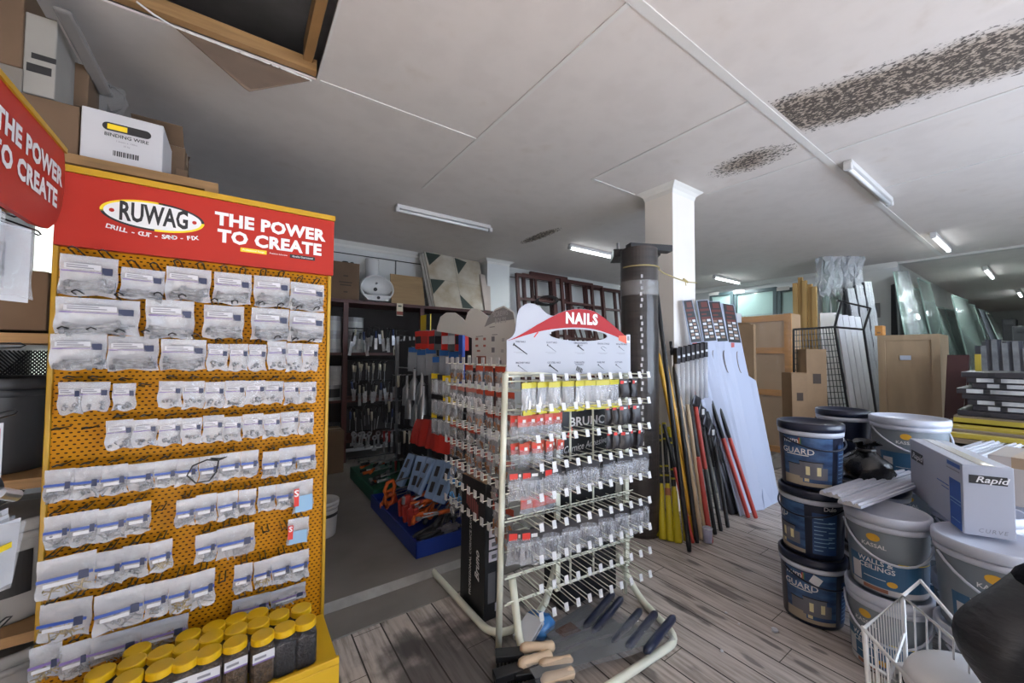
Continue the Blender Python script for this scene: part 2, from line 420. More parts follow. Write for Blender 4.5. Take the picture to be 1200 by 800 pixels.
struct(cb.build('trim_18', black_wire))
struct(MB().box(1.97, 1.985, 5.985, 6.0, 1, 2.93).build('trim_19', mat('dark joint', (.12, .12, .12), .8)))
# pilaster on the back wall and free-standing column
pil = MB().box(onY(571, 340, 5.62).x, onY(597, 340, 5.62).x, 5.62, 6.0, 0, HC)
pc = (onY(571, 340, 5.62).x, onY(597, 340, 5.62).x)
struct(pil.build('column_pilaster', wall_white))
def cap(mb, x0, x1, y0, y1, s=.075):
    prof = [(0, s), (.010, s*.55), (.035, s*.25), (.055, s*.1), (.065, 0)]
    for k in range(len(prof)-1):
        d0, z0 = prof[k]; d1, z1 = prof[k+1]
        mb.hexa([(x0-d0, y0-d0, HC-z0), (x1+d0, y0-d0, HC-z0), (x1+d0, y1+d0, HC-z0), (x0-d0, y1+d0, HC-z0), (x0-d1, y0-d1, HC-z1), (x1+d1, y0-d1, HC-z1), (x1+d1, y1+d1, HC-z1), (x0-d1, y1+d1, HC-z1)])
cc = MB(); cap(cc, pc[0], pc[1], 5.62, 6.0); struct(cc.build('trim_20', trim_white))
KX0, KX1, KY0, KY1 = 3.35, 3.73, 2.11, 2.42
struct(MB().box(KX0, KX1, KY0, KY1, 0, HC).build('column', mat('cream painted column', (.84, .80, .75), .7, var=.04, scale=3), bevel=.004))
cc = MB(); cap(cc, KX0, KX1, KY0, KY1, .085); struct(cc.build('trim_21', trim_white))
# fluorescent lamps
tube_on = mat('lit fluorescent tube', (.93, .98, 1.0), emit=9.)
tube_off = mat('unlit fluorescent tube', (.75, .75, .76), .25)
lamp_body = mat('lamp body white metal', (.62, .61, .60), .4)
def lamp(x0, x1, y, on, label, bare=False, power=38):
    t = thing('fluorescent_lamp', label, 'lamp', ((x0+x1)/2, y, HC), 'ceiling lamps')
    MB().box(x0, x1, y-.03, y+.03, HC-.045, HC-.001).build('lamp_body', lamp_body, t, bevel=.006)
    MB().cyl((x0+.03, y, HC-.066), (x1-.03, y, HC-.066), .017, n=12).build('tube', tube_on if on else tube_off, t, smooth=True)
    for x in (x0, x1): MB().box(x-.012, x+.03, y-.028, y+.028, HC-.085, HC-.03).build('end_cap', lamp_body, t, bevel=.008)
    if on:
        l = bpy.data.lights.new('lamp_light', 'AREA'); l.shape = 'RECTANGLE'; l.size = x1-x0; l.size_y = .05; l.energy = power; l.color = (.86, .97, 1.0)
        o = bpy.data.objects.new('lamp_light', l); COL.objects.link(o); o.location = (0, 0, -.09); o.parent = t
lamp(1.37, 2.57, 4.16, False, 'unlit slim ceiling lamp in front of the patterned tile boards')
lamp(3.94, 4.97, 4.15, True, 'lit ceiling lamp just left of the black topped tall roll')
lamp(7.8, 8.85, 4.02, True, 'lit ceiling lamp just right of the white column')
lamp(7.43, 8.63, .95, True, 'lit ceiling lamp nearest the beam on the right')
lamp(4.13, 5.48, 1.0, False, 'unlit ceiling lamp with one dangling end cap below the black mould')
lamp(10.94, 12.28, .78, True, 'lit ceiling lamp beyond the beam, nearer one of the store room')
lamp(15.3, 16.6, .6, True, 'lit ceiling lamp beyond the beam, farther one of the store room')
# ------------------------------------------------------------------ yellow pegboard unit
m, nt, B = nodes('yellow perforated panel'); N = NT(nt)
tc = N.n('ShaderNodeTexCoord').outputs['Object']
sep = N.n('ShaderNodeSeparateXYZ'); N.l(tc, sep.inputs[0]); px, pz = sep.outputs[0], sep.outputs[2]
uu = N.math('DIVIDE', px, .0185); vv = N.math('DIVIDE', pz, .0135)
row = N.math('FLOOR', vv); uu = N.math('ADD', uu, N.math('MULTIPLY', N.math('MODULO', row, 2), .5))
a = N.math('MULTIPLY', N.math('SUBTRACT', N.math('FRACT', uu), .5), .0185); b = N.math('MULTIPLY', N.math('SUBTRACT', N.math('FRACT', vv), .5), .0135)
hole = N.math('LESS_THAN', N.math('ADD', N.math('MULTIPLY', N.math('MULTIPLY', a, a), .35), N.math('MULTIPLY', b, b)), .0000072)
worn = N.ramp(N.noise(tc, 9, 5), .64, .72)
base = N.mix(N.math('MULTIPLY', worn, .35), (.48, .20, .003), (.33, .165, .012))
base = N.mix(hole, base, (.035, .012, .002))
N.l(base, B.inputs['Base Color']); B.inputs['Roughness'].default_value = .5; B.inputs['Specular IOR Level'].default_value = .15
peg_yellow = m
yellow_metal = mat('yellow powder coat', (.46, .26, .01), .4)
sign_red = mat('red sign vinyl', (.42, .03, .02), .45, spec=.2)
YP = 1.95; PX0, PX1 = -.505, .327
unit = thing('pegboard_display', 'tall yellow perforated hardware display with a red header sign over rows of bags', 'display stand', (-.09, 1.97, 0))
MB().box(PX0, PX1, YP, YP+.02, .12, 1.84).build('perforated_panel', peg_yellow, unit)
for x in (PX0-.014, PX1): MB().box(x, x+.014, YP-.012, YP+.06, 0, 1.86).build('side_rail', yellow_metal, unit, bevel=.003)
hd = MB().box(-.512, .345, YP-.035, YP-.005, 1.812, 2.062)
hdr = hd.build('header_sign', sign_red, unit, bevel=.002)
MB().box(-.514, .347, YP-.045, YP+.002, 2.062, 2.084).build('header_edge', mat('yellow edge strip', (.48, .27, .008), .4), hdr)
YH = YP-.0355
def sign_logo(cx, cz, M0, parent, nm=True):
    """oval badge with lettering, in the frame M0 (local x along the sign)"""
    def ell(rx, rz, y, mats, name, a0=0, a1=2*PI):
        mb = MB(); n = 48
        vs = [M0 @ Vector((cx+rx*math.cos(a0+(a1-a0)*k/n), y, cz+rz*math.sin(a0+(a1-a0)*k/n))) for k in range(n+1)]
        vs.append(M0 @ Vector((cx, y, cz)))
        mb.add(vs, [(k, k+1, n+1) for k in range(n)])
        return mb
    e1 = MB(); e1.m(0)
    for (rx, rz, y, mi, a0, a1) in ((.143, .054, -.0006, 0, .45*PI, 1.05*PI), (.143, .054, -.0006, 1, 1.02*PI, 1.50*PI), (.143, .054, -.0006, 1, .0, .48*PI), (.143, .054, -.0006, 0, 1.5*PI, 2.0*PI), (.134, .047, -.0012, 2, 0, 2*PI)):
        q = ell(rx, rz, y, None, '', a0, a1); e1.m(mi).add(q.v, q.f)
    for sx in (-1, 1):
        e1.m(3); n = 12
        vs = [M0 @ Vector((cx+sx*.113+.007*math.cos(2*PI*k/n), -.0018, cz+.007*math.sin(2*PI*k/n))) for k in range(n)]
        e1.add(vs, [tuple(range(n))])
    e1.m(1).text('RUWAG', .066, M0 @ Matrix.Translation((cx, -.002, cz)), bold=.03, sx=.54)
    return e1.build('badge', [print_yellow, print_black, print_white, sign_red], parent)
M0 = Matrix.Translation((0, YH, 0))
sign_logo(-.265, 1.955, M0, hdr)
lt = MB()
for s_, z_ in (('THE POWER', 1.985), ('TO CREATE', 1.918)): MB().text(s_, .048, Matrix.Translation((.107, YH, z_)), bold=.045, sx=.98, sp=1.06).build('lettering', print_white, hdr)
# strap line bent under the badge
for k, ch in enumerate('DRILL - CUT - SAND - FIX'):
    if ch == ' ': continue
    t = (k/23-.5)*2; ang = t*.30
    lt.text(ch, .015, Matrix.Translation((-.265+t*.118, YH, 1.884+.012*t*t)) @ Matrix.Rotation(-ang*.6, 4, 'Y'), bold=.03, sx=1.1)
lt.build('strap_line', print_white, hdr)
bx = MB()
for x0, x1, i in ((-.005, .085, 0), (.09, .165, 1), (.17, .268, 2)): bx.m(i).box(x0, x1, YH-.001, YH, 1.868, 1.884)
bx.build('strapline_boxes', [print_yellow, sign_red, print_black], hdr)
bx = MB()
bx.text('Professional Range', .007, Matrix.Translation((.04, YH-.0012, 1.876)), bold=.01); bx.text('Premium Solutions', .006, Matrix.Translation((.128, YH-.0012, 1.876)), bold=.01); bx.text('Quality Guaranteed', .007, Matrix.Translation((.219, YH-.0012, 1.876)), bold=.01)
bx.build('small_print', print_white, hdr)
def peg_hook(x, z, L=.10):
    return MB().tube([(x, YP, z), (x, YP-L*.5, z+.004), (x, YP-L, z+.010), (x+.010, YP-L-.004, z+.016), (x+.018, YP-L, z+.012), (x+.018, YP-L*.45, z+.008), (x+.018, YP, z+.006)], .0024, 5)
# bags hung on the pegs: pixel rectangles of the photograph -> board plane
A3 = lambda r: (30+r[0]/3.0757, 280+r[1]/3.0757, 30+r[2]/3.0757, 280+r[3]/3.0757)
A4 = lambda r: (30+r[0]/2.857, 520+r[1]/2.857, 30+r[2]/2.857, 520+r[3]/2.857)
ROWS = [
 (A3, 'bolt', [(118,62,335,205),(343,108,503,218),(503,105,670,222),(677,123,815,235),(820,135,952,245),(953,160,1077,258)]),
 (A3, 'bolt', [(105,215,412,345),(430,220,607,358),(640,240,788,358),(812,250,950,365),(950,262,1077,368)]),
 (A3, 'mixed', [(85,342,292,470),(290,350,482,472),(485,362,652,472),(655,378,732,472),(732,378,802,475),(803,380,868,475),(870,368,940,470),(940,375,998,475),(998,378,1055,475)]),
 (A3, 'nut', [(112,515,205,640),(190,515,305,632),(312,520,397,627),(478,512,567,617),(565,512,645,617),(645,515,718,615),(718,510,792,612),(790,510,863,605),(862,512,930,600),(930,515,985,600),(985,515,1047,598)]),
 (A3, 'nut', [(287,652,387,767),(383,650,475,757),(475,648,562,752),(560,645,635,745),(637,635,715,740),(713,640,780,735),(780,630,857,725),(855,630,918,722),(918,622,985,715),(985,625,1038,710)]),
 (A4, 'blue', [(62,85,165,203),(152,78,255,193),(250,70,342,180),(340,65,432,165),(430,55,508,153),(505,48,580,145),(580,40,650,137),(648,30,720,125),(720,22,780,117),(793,25,850,118),(847,12,908,110),(905,5,970,97)]),
 (A4, 'blue', [(58,240,152,360),(150,225,243,347),(238,215,340,332),(338,195,420,308),(503,185,570,280),(568,168,640,272),(640,160,710,262),(712,152,772,245),(778,140,838,230),(838,132,895,225),(893,122,962,235)]),
 (A4, 'blue', [(35,375,235,525),(232,358,330,482),(322,338,413,458),(412,325,490,435),(567,300,640,403),(637,275,765,392),(878,248,948,340)]),
 (A4, 'blue', [(42,525,225,672),(228,490,398,635),(397,462,480,588),(478,445,555,570),(552,425,633,553),(697,402,760,505),(762,390,822,488),(822,372,888,475),(885,358,948,462)]),
 (A4, 'low', [(10,672,120,800),(112,665,215,790),(212,630,388,740),(388,585,545,690),(690,510,818,590),(818,478,937,550)]),
]
SPECIAL = {(6, 10), (7, 6)}
def rods(mb, w, h, kind, z0, rnd):
    """loose hardware lying in the lower part of a bag (local, centre x 0, bag hangs down from z 0)"""
    if kind == 'bolt':
        n = 9
        for k in range(n):
            L = w*rnd.uniform(.45, .8); cx = rnd.uniform(-.5, .5)*(w*.9-L); z = z0+h*rnd.uniform(.08, .33); a = rnd.uniform(-.25, .25); y = rnd.uniform(-.012, .006)
            p = Vector((cx-L/2*math.cos(a), y, z-L/2*math.sin(a))); q = Vector((cx+L/2*math.cos(a), y, z+L/2*math.sin(a)))
            r = min(.006, h*.045); mb.cyl(p, q, r, n=6); e = p if k % 2 else q; mb.cyl(e-(q-p).normalized()*r, e+(q-p).normalized()*r, r*1.9, n=6)
    elif kind == 'nut':
        for k in range(9):
            c = Vector((rnd.uniform(-.33, .33)*w, rnd.uniform(-.008, .006), z0+h*rnd.uniform(.08, .30))); r = .006
            ax = Vector((rnd.uniform(-1, 1), rnd.uniform(-1, 1), rnd.uniform(-1, 1))).normalized()*.003
            mb.cyl(c-ax, c+ax, r, n=6)
    else:
        for k in range(16):
            c = Vector((rnd.uniform(-.34, .34)*w, rnd.uniform(-.008, .006), z0+h*rnd.uniform(.10, .34))); L = min(w*.22, .02)
            d = Vector((rnd.uniform(-1, 1), rnd.uniform(-.3, .3), rnd.uniform(-.8, .8))).normalized()*L
            mb.cyl(c-d, c+d, .0022, .0012, n=5); mb.cyl(c-d*1.02, c-d*.86, .0045, .002, n=6)
bag_back = film('layered bag film', (.58, .59, .62), alpha=.80, rough=.2, bscale=18, bump=1.2)
def pouch(w, h, bulge, rnd, wob=.004):
    """sealed plastic bag: flat top flap, bulging lower part; returns builder, hung from (0,0,0)"""
    mb = MB(); nu, nv = 8, 10
    ph = [rnd.uniform(0, 6) for _ in range(4)]
    def sidef(sgn):
        def fn(u, v):
            x = (u-.5)*w; z = -v*h
            e = max(0, 1-abs(2*u-1)**3)*max(0, math.sin(PI*min(1, max(0, (v-.22)/.80))))**.6
            y = sgn*(bulge*e*.5+.0006)+wob*math.sin(ph[0]+u*7)*v*.6
            x += .004*math.sin(ph[1]+v*9)*v*(1 if u in (0, 1) else 0)
            z += .004*math.sin(ph[2]+u*8)*(1 if v == 1 else 0)
            return (x, y, z)
        return fn
    mb.grid(sidef(-1), nu, nv); mb.m(1).grid(sidef(1), nu, nv)
    return mb
KIND = {'bolt': ('milky bag of bolts', bag_white), 'mixed': ('clear bag of hardware', bag_white), 'nut': ('small clear bag of fixings', bag_white), 'blue': ('blue striped bag of screws', bag_white), 'low': ('purple striped bag of screws', bag_film)}
rnames = ['top row', 'second row', 'third row', 'fourth row', 'fifth row', 'sixth row', 'seventh row', 'eighth row', 'ninth row', 'lowest row']
for ri, (conv, kind, rects) in enumerate(ROWS):
    for bi, r in enumerate(rects):
        rnd = random.Random(ri*100+bi)
        x0, y0, x1, y1 = conv(r); big = (x1-x0) > 38
        yb = YP-(.062 if not (ri == 9) else .03)
        cx, cy = (x0+x1)/2, (y0+y1)/2
        L = onY(x0, cy, yb); R2 = onY(x1, cy, yb); T = onY(cx, y0, yb); D = onY(cx, y1, yb)
        w = (R2.x-L.x)*.985; h = T.z-D.z; 
        slope = 0 if ri < 3 else .06*w/.1
        h -= slope*.25
        knd = {'bolt': 'bolt', 'mixed': 'bolt' if big else 'nut', 'nut': 'nut', 'blue': 'blue', 'low': 'blue'}[kind]
        what, fm = KIND[kind]
        if kind == 'mixed': what = 'clear bag of bolts' if big else 'small clear bag of washers'
        pos = ordl(bi, len(rects))
        if (ri, bi) in SPECIAL: what = 'blue and red carded bag'
        lab = '%s, %s in %s of yellow pegboard' % (what, pos, rnames[ri])
        base = Vector(((L.x+R2.x)/2, yb, T.z))
        t = thing('hardware_bag', lab, 'hardware bag', base, 'bags on the yellow pegboard')
        t.rotation_euler = (rnd.uniform(-.05, .03), rnd.uniform(-.03, .03), rnd.uniform(-.12, .12))
        bul = .045 if big else .022
        o = pouch(w, h, bul, rnd).build('film', [fm, bag_back], t, base=(0, 0, 0), smooth=True)
        c = MB(); rods(c, w, h, knd, -h, rnd); c.build('contents', brass_s if (ri in (7, 8, 9) and bi % 3 == 0) else zinc, t, base=(0, 0, 0))
        lb = MB()
        if (ri, bi) in SPECIAL:
            lb.m(0).box(-w*.42, w*.42, -.0152, -.0142, -h*.95, -h*.45).m(1).box(-w*.49, -w*.25, -.0162, -.0152, -h*.75, -h*.2).m(2).text('S', h*.2, Matrix.Translation((-w*.37, -.0165, -h*.35)), bold=.03)
            lb.build('label', [mat('pale blue print', (.25, .42, .60), .5), print_red, print_white], t, base=(0, 0, 0))
        elif kind == 'blue' or kind == 'low':
            f0 = -.5*bul-.0014
            lb.m(0).box(-w*.47, w*.47, f0-.0004, f0, -h*.50, -h*.42).m(1).box(-w*.36, w*.2, f0-.0008, f0-.0002, -h*.64, -h*.545).m(2).box(w*.22, w*.4, f0-.0008, f0, -h*.60, -h*.38)
            lb.build('label', [print_blue if kind == 'blue' else print_purple, white_card, mat('dark blue print', (.03, .04, .09), .5)], t, base=(0, 0, 0))
        else:
            f0 = -.5*bul*.55-.0016
            lb.m(0).box(-w*.40, w*.22, f0-.0004, f0, -h*.36, -h*.22).m(1).box(-w*.44, w*.40, f0-.0010, f0-.0004, -h*.43, -h*.40).m(2).box(-w*.36, w*.10, f0-.0010, f0-.0004, -h*.33, -h*.30).box(-w*.36, w*.0, f0-.0010, f0-.0004, -h*.275, -h*.25).m(3).box(w*.24, w*.43, f0-.0012, f0-.0003, -h*.46, -h*.28)
            lb.build('label', [mat('translucent white print', (.58, .58, .62), .4), print_purple, print_grey, mat('dark blue print', (.03, .04, .09), .5)], t, base=(0, 0, 0))
        # pegs: double on wide bags
        for hx in ((.25, .75) if (big or w > .12) else (.5,)):
            peg_hook(base.x+(hx-.5)*w-.009, T.z+.006, .095 if ri < 9 else .05).build('peg_hook', black_wire, unit, smooth=True)
for (cv, x, y) in ((A3, 440, 530), (A3, 150, 680), (A3, 250, 678), (A4, 460, 205), (A4, 800, 275), (A4, 860, 265), (A4, 660, 432)):
    q = cv((x, y, x, y)); p = onY(q[0], q[1], YP)
    peg_hook(p.x-.009, p.z, .10).build('peg_hook', black_wire, unit, smooth=True)
# cable tie loop hung over the sixth row
q0 = onY(238, 548, YP-.11); 
cord = MB().tube([q0+Vector((.045, 0, .02)), q0+Vector((.01, 0, .028)), q0+Vector((-.03, 0, .012)), q0+Vector((-.045, 0, -.02)), q0+Vector((-.02, 0, -.052)), q0+Vector((.02, 0, -.05)), q0+Vector((.04, 0, -.02)), q0+Vector((.045, .0, .02)), q0+Vector((.07, .0, .03)), q0+Vector((.03, .0, .024)), q0+Vector((.02, .01, .03)), q0+Vector((.06, .01, .022))], .0028, 6)
tag(cord.build('cord_loop', black_wire, base=q0, smooth=True), 'black cord loop dangling over bags in the sixth row of the yellow pegboard', 'cord')
# stepped jar tray at the foot of the unit
tr = MB()
tr.box(-.52, .335, 1.585, 1.93, 0, .30).box(-.52, .335, 1.585, 1.60, .30, .325)
tr.build('jar_tray', mat('yellow tray board', (.66, .40, .015), .45), unit, bevel=.003)
MB().text('RUWAG', .03, Fr((.345-.009, 1.76, .22), (0, 1, 0)), bold=.02).build('tray_lettering', print_black, unit)
lidm = mat('yellow ribbed jar lid', (.66, .40, .005), .35, var=.08, scale=20)
jar_clear = film('clear jar plastic', (.3, .3, .32), alpha=.10, rough=.08, bscale=8, bump=.2)
scr_brown = mat('brass screws heap', (.16, .10, .05), .5, .5, var=.8, scale=60, bump=1, bscale=90)
scr_black = mat('black screws heap', (.02, .02, .024), .45, .4, var=.6, scale=60, bump=1, bscale=90)
def make_jar(dark):
    t = thing('screw_jar', 'x', 'jar', (0, 0, 0), 'yellow lidded jars on the tray')
    hh, s = .135, .038
    def ringpts(s, z, n=20, k=4): 
        out = []
        for i in range(n):
            a = 2*PI*i/n; c_, s_ = math.cos(a), math.sin(a); r = (abs(c_)**k+abs(s_)**k)**(-1/k)
            out.append((s*r*c_, s*r*s_, z))
        return out
    def loft(prof):
        mb = MB(); n = 20; vs = []
        for s_, z, k in prof: vs += ringpts(s_, z, n, k)
        fs = [(i*n+j, i*n+(j+1) % n, (i+1)*n+(j+1) % n, (i+1)*n+j) for i in range(len(prof)-1) for j in range(n)]
        fs += [tuple(range(n-1, -1, -1)), tuple(range((len(prof)-1)*n, len(prof)*n))]
        return mb.add(vs, fs)
    loft([(s*.94, 0, 6), (s, .004, 6), (s, hh*.9, 6), (s*.9, hh*.97, 3), (s*.82, hh, 2)]).build('jar_body', jar_clear, t, smooth=True)
    loft([(s*.9, .003, 6), (s*.95, .006, 6), (s*.95, hh*.84, 6), (s*.5, hh*.9, 3)]).build('screws', scr_black if dark else scr_brown, t)
    lb = MB(); lb.m(0).box(-s*.85, s*.85, -s-.0012, -s-.0004, hh*.66, hh*.86).m(1).box(-s*.85, s*.85, -s-.0018, -s-.001, hh*.62, hh*.66).m(2).box(-s*.7, s*.2, -s-.0018, -s-.001, hh*.72, hh*.78)
    if not dark: lb.build('label', [white_card, print_purple, print_grey], t)
    ld = MB().lathe([(0, hh+.021), (.032, hh+.021), (.0355, hh+.018), (.0362, hh+.002), (.0362, hh-.001), (0, hh-.001)], 32)
    ld.build('lid', lidm, t, smooth=False)
    return t
jp = make_jar(False); jd = make_jar(True); nj = 0
rows_j = [('front', [(358,723),(334,731),(308,740),(276,748),(245,759),(218,768),(188,777),(151,789)]), ('middle', [(303,726),(277,733),(248,742),(218,754),(189,760),(155,771),(118,783)]), ('back', [(353,709),(327,716),(302,715),(277,721),(251,730),(221,740),(161,757)])]
used = {False: False, True: False}
for nm, ps in rows_j:
    for k, (jx, jy) in enumerate(ps):
        q = onz(jx, jy, .463)
        dark = jx > 320
        src = jd if dark else jp
        o = src if not used[dark] else copy_tree(src); used[dark] = True
        what = 'yellow lidded jar of black screws' if dark else 'yellow lidded jar of brassy screws'
        n_ = len(ps); pos = 'rightmost' if k == 0 else 'leftmost' if k == n_-1 else ORD[k]+' from the right'
        put(o, (q.x, max(q.y, 1.645), .3005), (0, 0, random.uniform(-.1, .1)), '%s, %s in %s row of tray' % (what, pos, nm))
# ------------------------------------------------------------------ second display with a sign, seen from its end, at the left edge
XS = -.46
u2 = thing('sign_display', 'display with a rounded red sign at the left edge of the photo', 'display stand', (XS-.05, 1.1, 0))
MB().box(XS-.10, XS-.08, .95, 1.38, .0, 1.84).build('perforated_panel', peg_yellow, u2)
MB().box(XS-.08, XS-.0155, 1.08, 1.15, 1.83, 2.0).build('sign_bracket', yellow_metal, u2)
poly = [(.95, 2.075), (1.775, 2.075), (1.79, 2.03), (1.79, 1.96), (1.775, 1.90), (1.74, 1.845), (1.68, 1.81), (1.6, 1.80), (.95, 1.80)]
MS = Fr((XS, 0, 0), (0, 1, 0))   # local x = world y, viewer at +x
sg = MB().prism(poly, MS, .014).build('header_sign', sign_red, u2)
MB().box(XS-.016, XS+.006, .95, 1.78, 2.075, 2.09).build('header_edge', MATS['yellow edge strip'], sg)
for s_, y_, z_ in (('THE POWER', 1.56, 1.985), ('TO CREATE', 1.54, 1.91)): MB().text(s_, .050, Fr((XS+.001, y_, z_), (0, 1, 0)), bold=.045, sx=.96, sp=1.06).build('lettering', print_white, sg)
bgs = [(1.55, 1.79, .14, .20), (1.40, 1.80, .14, .2), (1.46, 1.28, .16, .26), (1.52, 1.05, .17, .20)]
bl = ['white backed blister pack on the top black hook below the rounded red sign', 'white blister pack hanging behind another below the rounded red sign, at the photo edge', 'carded black castor with a pink strip hanging at the left edge', 'fan of long white packs hanging low at the left edge']
for k, (y, z, w, h) in enumerate(bgs):
    zz = z
    MB().tube([(XS-.09, 1.36, zz), (XS-.05, y+.02, zz), (XS-.03, y+.17, zz+.006), (XS-.028, y+.185, zz+.012), (XS-.030, y+.17, zz+.018), (XS-.06, y+.02, zz+.012)], .0025, 5).build('peg_hook', black_wire, u2, smooth=True)
    b0 = Vector((XS-.05, y, zz-.004))
    t = thing('blister_pack', bl[k], 'blister pack', b0); t.rotation_euler = (.0, 0, PI/2-.62+.1*k)
    MB().box(-w/2, w/2, 0, .002, -h, 0).build('backing_card', white_card, t, base=(0, 0, 0))
    rnd = random.Random(k)
    if k == 2:
        mb = MB().cyl((0, -.035, -h*.6), (0, -.002, -h*.6), .05, n=24); mb.build('castor_wheel', black_plastic, t, base=(0, 0, 0))
        mb = MB().cyl((.02, -.05, -h*.6), (.06, -.05, -h*.68), .014, n=12); mb.cyl((0, -.045, -h*.6), (0, -.035, -h*.6), .02, n=16).build('castor_fork', steel, t, base=(0, 0, 0))
        MB().box(-w*.1, w*.45, -.0015, -.0005, -h*.16, -h*.05).build('strip', mat('pink print', (.6, .2, .22), .5), t, base=(0, 0, 0))
    elif k == 3:
        for j in range(5):
            MB().mbox(Matrix.Translation((0, -.006*j-.004, -h*.5)) @ Matrix.Rotation(-.25+.12*j, 4, 'Y'), w*.95, .003, h*.8).build('sleeve', [bag_white, white_card][j % 2], t, base=(0, 0, 0))
        MB().box(-w*.4, w*.3, -.034, -.032, -h*.45, -h*.38).build('strip', print_yellow, t, base=(0, 0, 0))
    else:
        pouch(w*.9, h*.9, .03, rnd).build('film', [bag_film, bag_film], t, base=(0, 0, -0)).location = (0, -.017, -.01)
        MB().box(-w*.1, w*.1, -.006, -.003, -h*.7, -h*.25).build('hinge', zinc, t, base=(0, 0, 0))
for z in (1.66, 1.60, 1.46, .88, .72, .52):
    MB().tube([(XS-.09, 1.36, z), (XS-.055, 1.50, z+.0), (XS-.035, 1.66, z+.006), (XS-.030, 1.675, z+.012), (XS-.036, 1.66, z+.018), (XS-.07, 1.50, z+.012)], .0025, 5).build('peg_hook', black_wire, u2, smooth=True)
# ------------------------------------------------------------------ timber shelving behind the two displays
sx0, sx1, sy0, sy1 = -1.25, -.09, 2.06, 2.52
sh = thing('timber_shelving', 'rough timber shelving standing behind the yellow pegboard display', 'shelving', (-.63, 2.3, .045))
for z in (.50, 1.02, 1.52, 2.07, 2.178): MB().box(sx0, sx1, sy0, sy1, z-.035, z).build('shelf_board', timber, sh)
for x in (sx0, sx1-.045):
    for y in (sy0, sy1-.045): MB().box(x, x+.045, y, y+.045, .046, 2.143).build('post', timber, sh)
def carton(name, label, x0, x1, y0, y1, z0, z1, m_, rz=0, flap=False, tape=True, cat='box', group=None):
    c = Vector(((x0+x1)/2, (y0+y1)/2, z0)); a, b, h = (x1-x0)/2, (y1-y0)/2, z1-z0
    t = thing(name, label, cat, c, group); t.rotation_euler = (0, 0, rz)
    MB().box(-a, a, -b, b, 0, h).build('carton_body', m_, t, base=(0, 0, 0), bevel=.004)
    if tape: MB().box(-a-.0008, a+.0008, -.025, .025, h*.78, h+.0008).build('tape', mat('brown parcel tape', (.30, .20, .11), .3), t, base=(0, 0, 0))
    if flap:
        for s in (-1, 1): MB().mbox(Matrix.Translation((0, s*b, h)) @ Matrix.Rotation(s*-.9, 4, 'X') @ Matrix.Translation((0, 0, .05)), 2*a*.96, .004, .1).build('flap', m_, t, base=(0, 0, 0))
    return t
# white binding wire carton on the top shelf
z0 = 2.18
f0 = 2.09
p0 = onY(93, 178, f0); p1 = onY(190, 198, f0)
bw = thing('white_carton', 'white carton of binding wire on top of the timber shelving', 'box', ((p0.x+p1.x)/2, f0+.12, z0))
wz = onY(93, 122, f0).z
MB().box(p0.x, p1.x, f0, f0+.24, z0, wz).build('carton_body', mat('white carton', (.52, .52, .55), .6, var=.05, scale=4), bw, bevel=.004)
lt = MB(); cx = (p0.x+p1.x)/2+.01; hz = wz-z0
def caps(mb, cx, cz, w, h, y):
    n = 12; pts = [(cx+w/2-h/2+h/2*math.cos(-PI/2+PI*k/n), cz+h/2*math.sin(-PI/2+PI*k/n)) for k in range(n+1)]+[(cx-w/2+h/2+h/2*math.cos(PI/2+PI*k/n), cz+h/2*math.sin(PI/2+PI*k/n)) for k in range(n+1)]
    mb.add([(x, y, z) for x, z in pts], [tuple(range(len(pts)))])
ww = p1.x-p0.x
lt.m(0); caps(lt, cx, z0+hz*.72, ww*.60, hz*.16, f0-.0006)
lt.m(1).box(cx-ww*.24, cx, f0-.0014, f0-.0004, z0+hz*.67, z0+hz*.77)
lt.m(0).text('BINDING WIRE', hz*.065, Matrix.Translation((cx, f0-.001, z0+hz*.56)), bold=.015)
lt.m(2).text('1.6mm x 100m', hz*.035, Matrix.Translation((cx, f0-.001, z0+hz*.46))); lt.text('25 kg', hz*.03, Matrix.Translation((cx, f0-.001, z0+hz*.39)))
lt.build('print', [print_black, print_yellow, print_grey], bw); lt = MB()
rnd = random.Random(3); x = cx-ww*.16
while x < cx+ww*.16:
    wd = rnd.choice((.002, .003, .004)); lt.m(0).box(x, x+wd, f0-.0012, f0-.0002, z0+hz*.17, z0+hz*.27); x += wd+rnd.choice((.002, .003))
lt.build('barcode', [print_black, print_yellow, print_grey], bw)
carton('brown_carton', 'brown carton left of the white binding wire carton', p0.x-.25, p0.x-.006, f0+.01, f0+.34, z0, wz-.005, card_dark)
carton('torn_carton', 'torn brown carton behind the white binding wire carton', p0.x+.10, p1.x+.045, f0+.245, f0+.42, z0, wz+.03, card_dark, flap=True)
carton('small_carton', 'small brown carton at the right end of the shelving behind the red header', p1.x+.03, p1.x+.07, f0+.1, f0+.3, z0-.1+.1, z0+.075, card_dark, tape=False)
# crumpled clear bag end and the long wrapped profile leaning on the cartons
q = onY(125, 112, 2.42)
lw = thing('wrapped_profile', 'long grey plastic wrapped profile lying above the cartons near the ceiling', 'profile', q)
a = onY(72, 10, 2.0); 
MB().mbox(Fr((a+q)/2, (q-a)), (q-a).length, .05, .02).build('profile', mat('grey wrapped profile', (.20, .19, .19), .4, var=.2, scale=3), lw, bevel=.01)
cr = MB(); rnd = random.Random(5)
cr.lathe([(.0, -.06), (.05, -.05), (.06, 0), (.045, .05), (.0, .06)], 14, c=tuple(q+Vector((0, .03, .0))))
cr.v = [(x+rnd.uniform(-.012, .012), y+rnd.uniform(-.012, .012), z+rnd.uniform(-.012, .012)) for x, y, z in cr.v]
cr.build('wrap_end', wrap, lw)
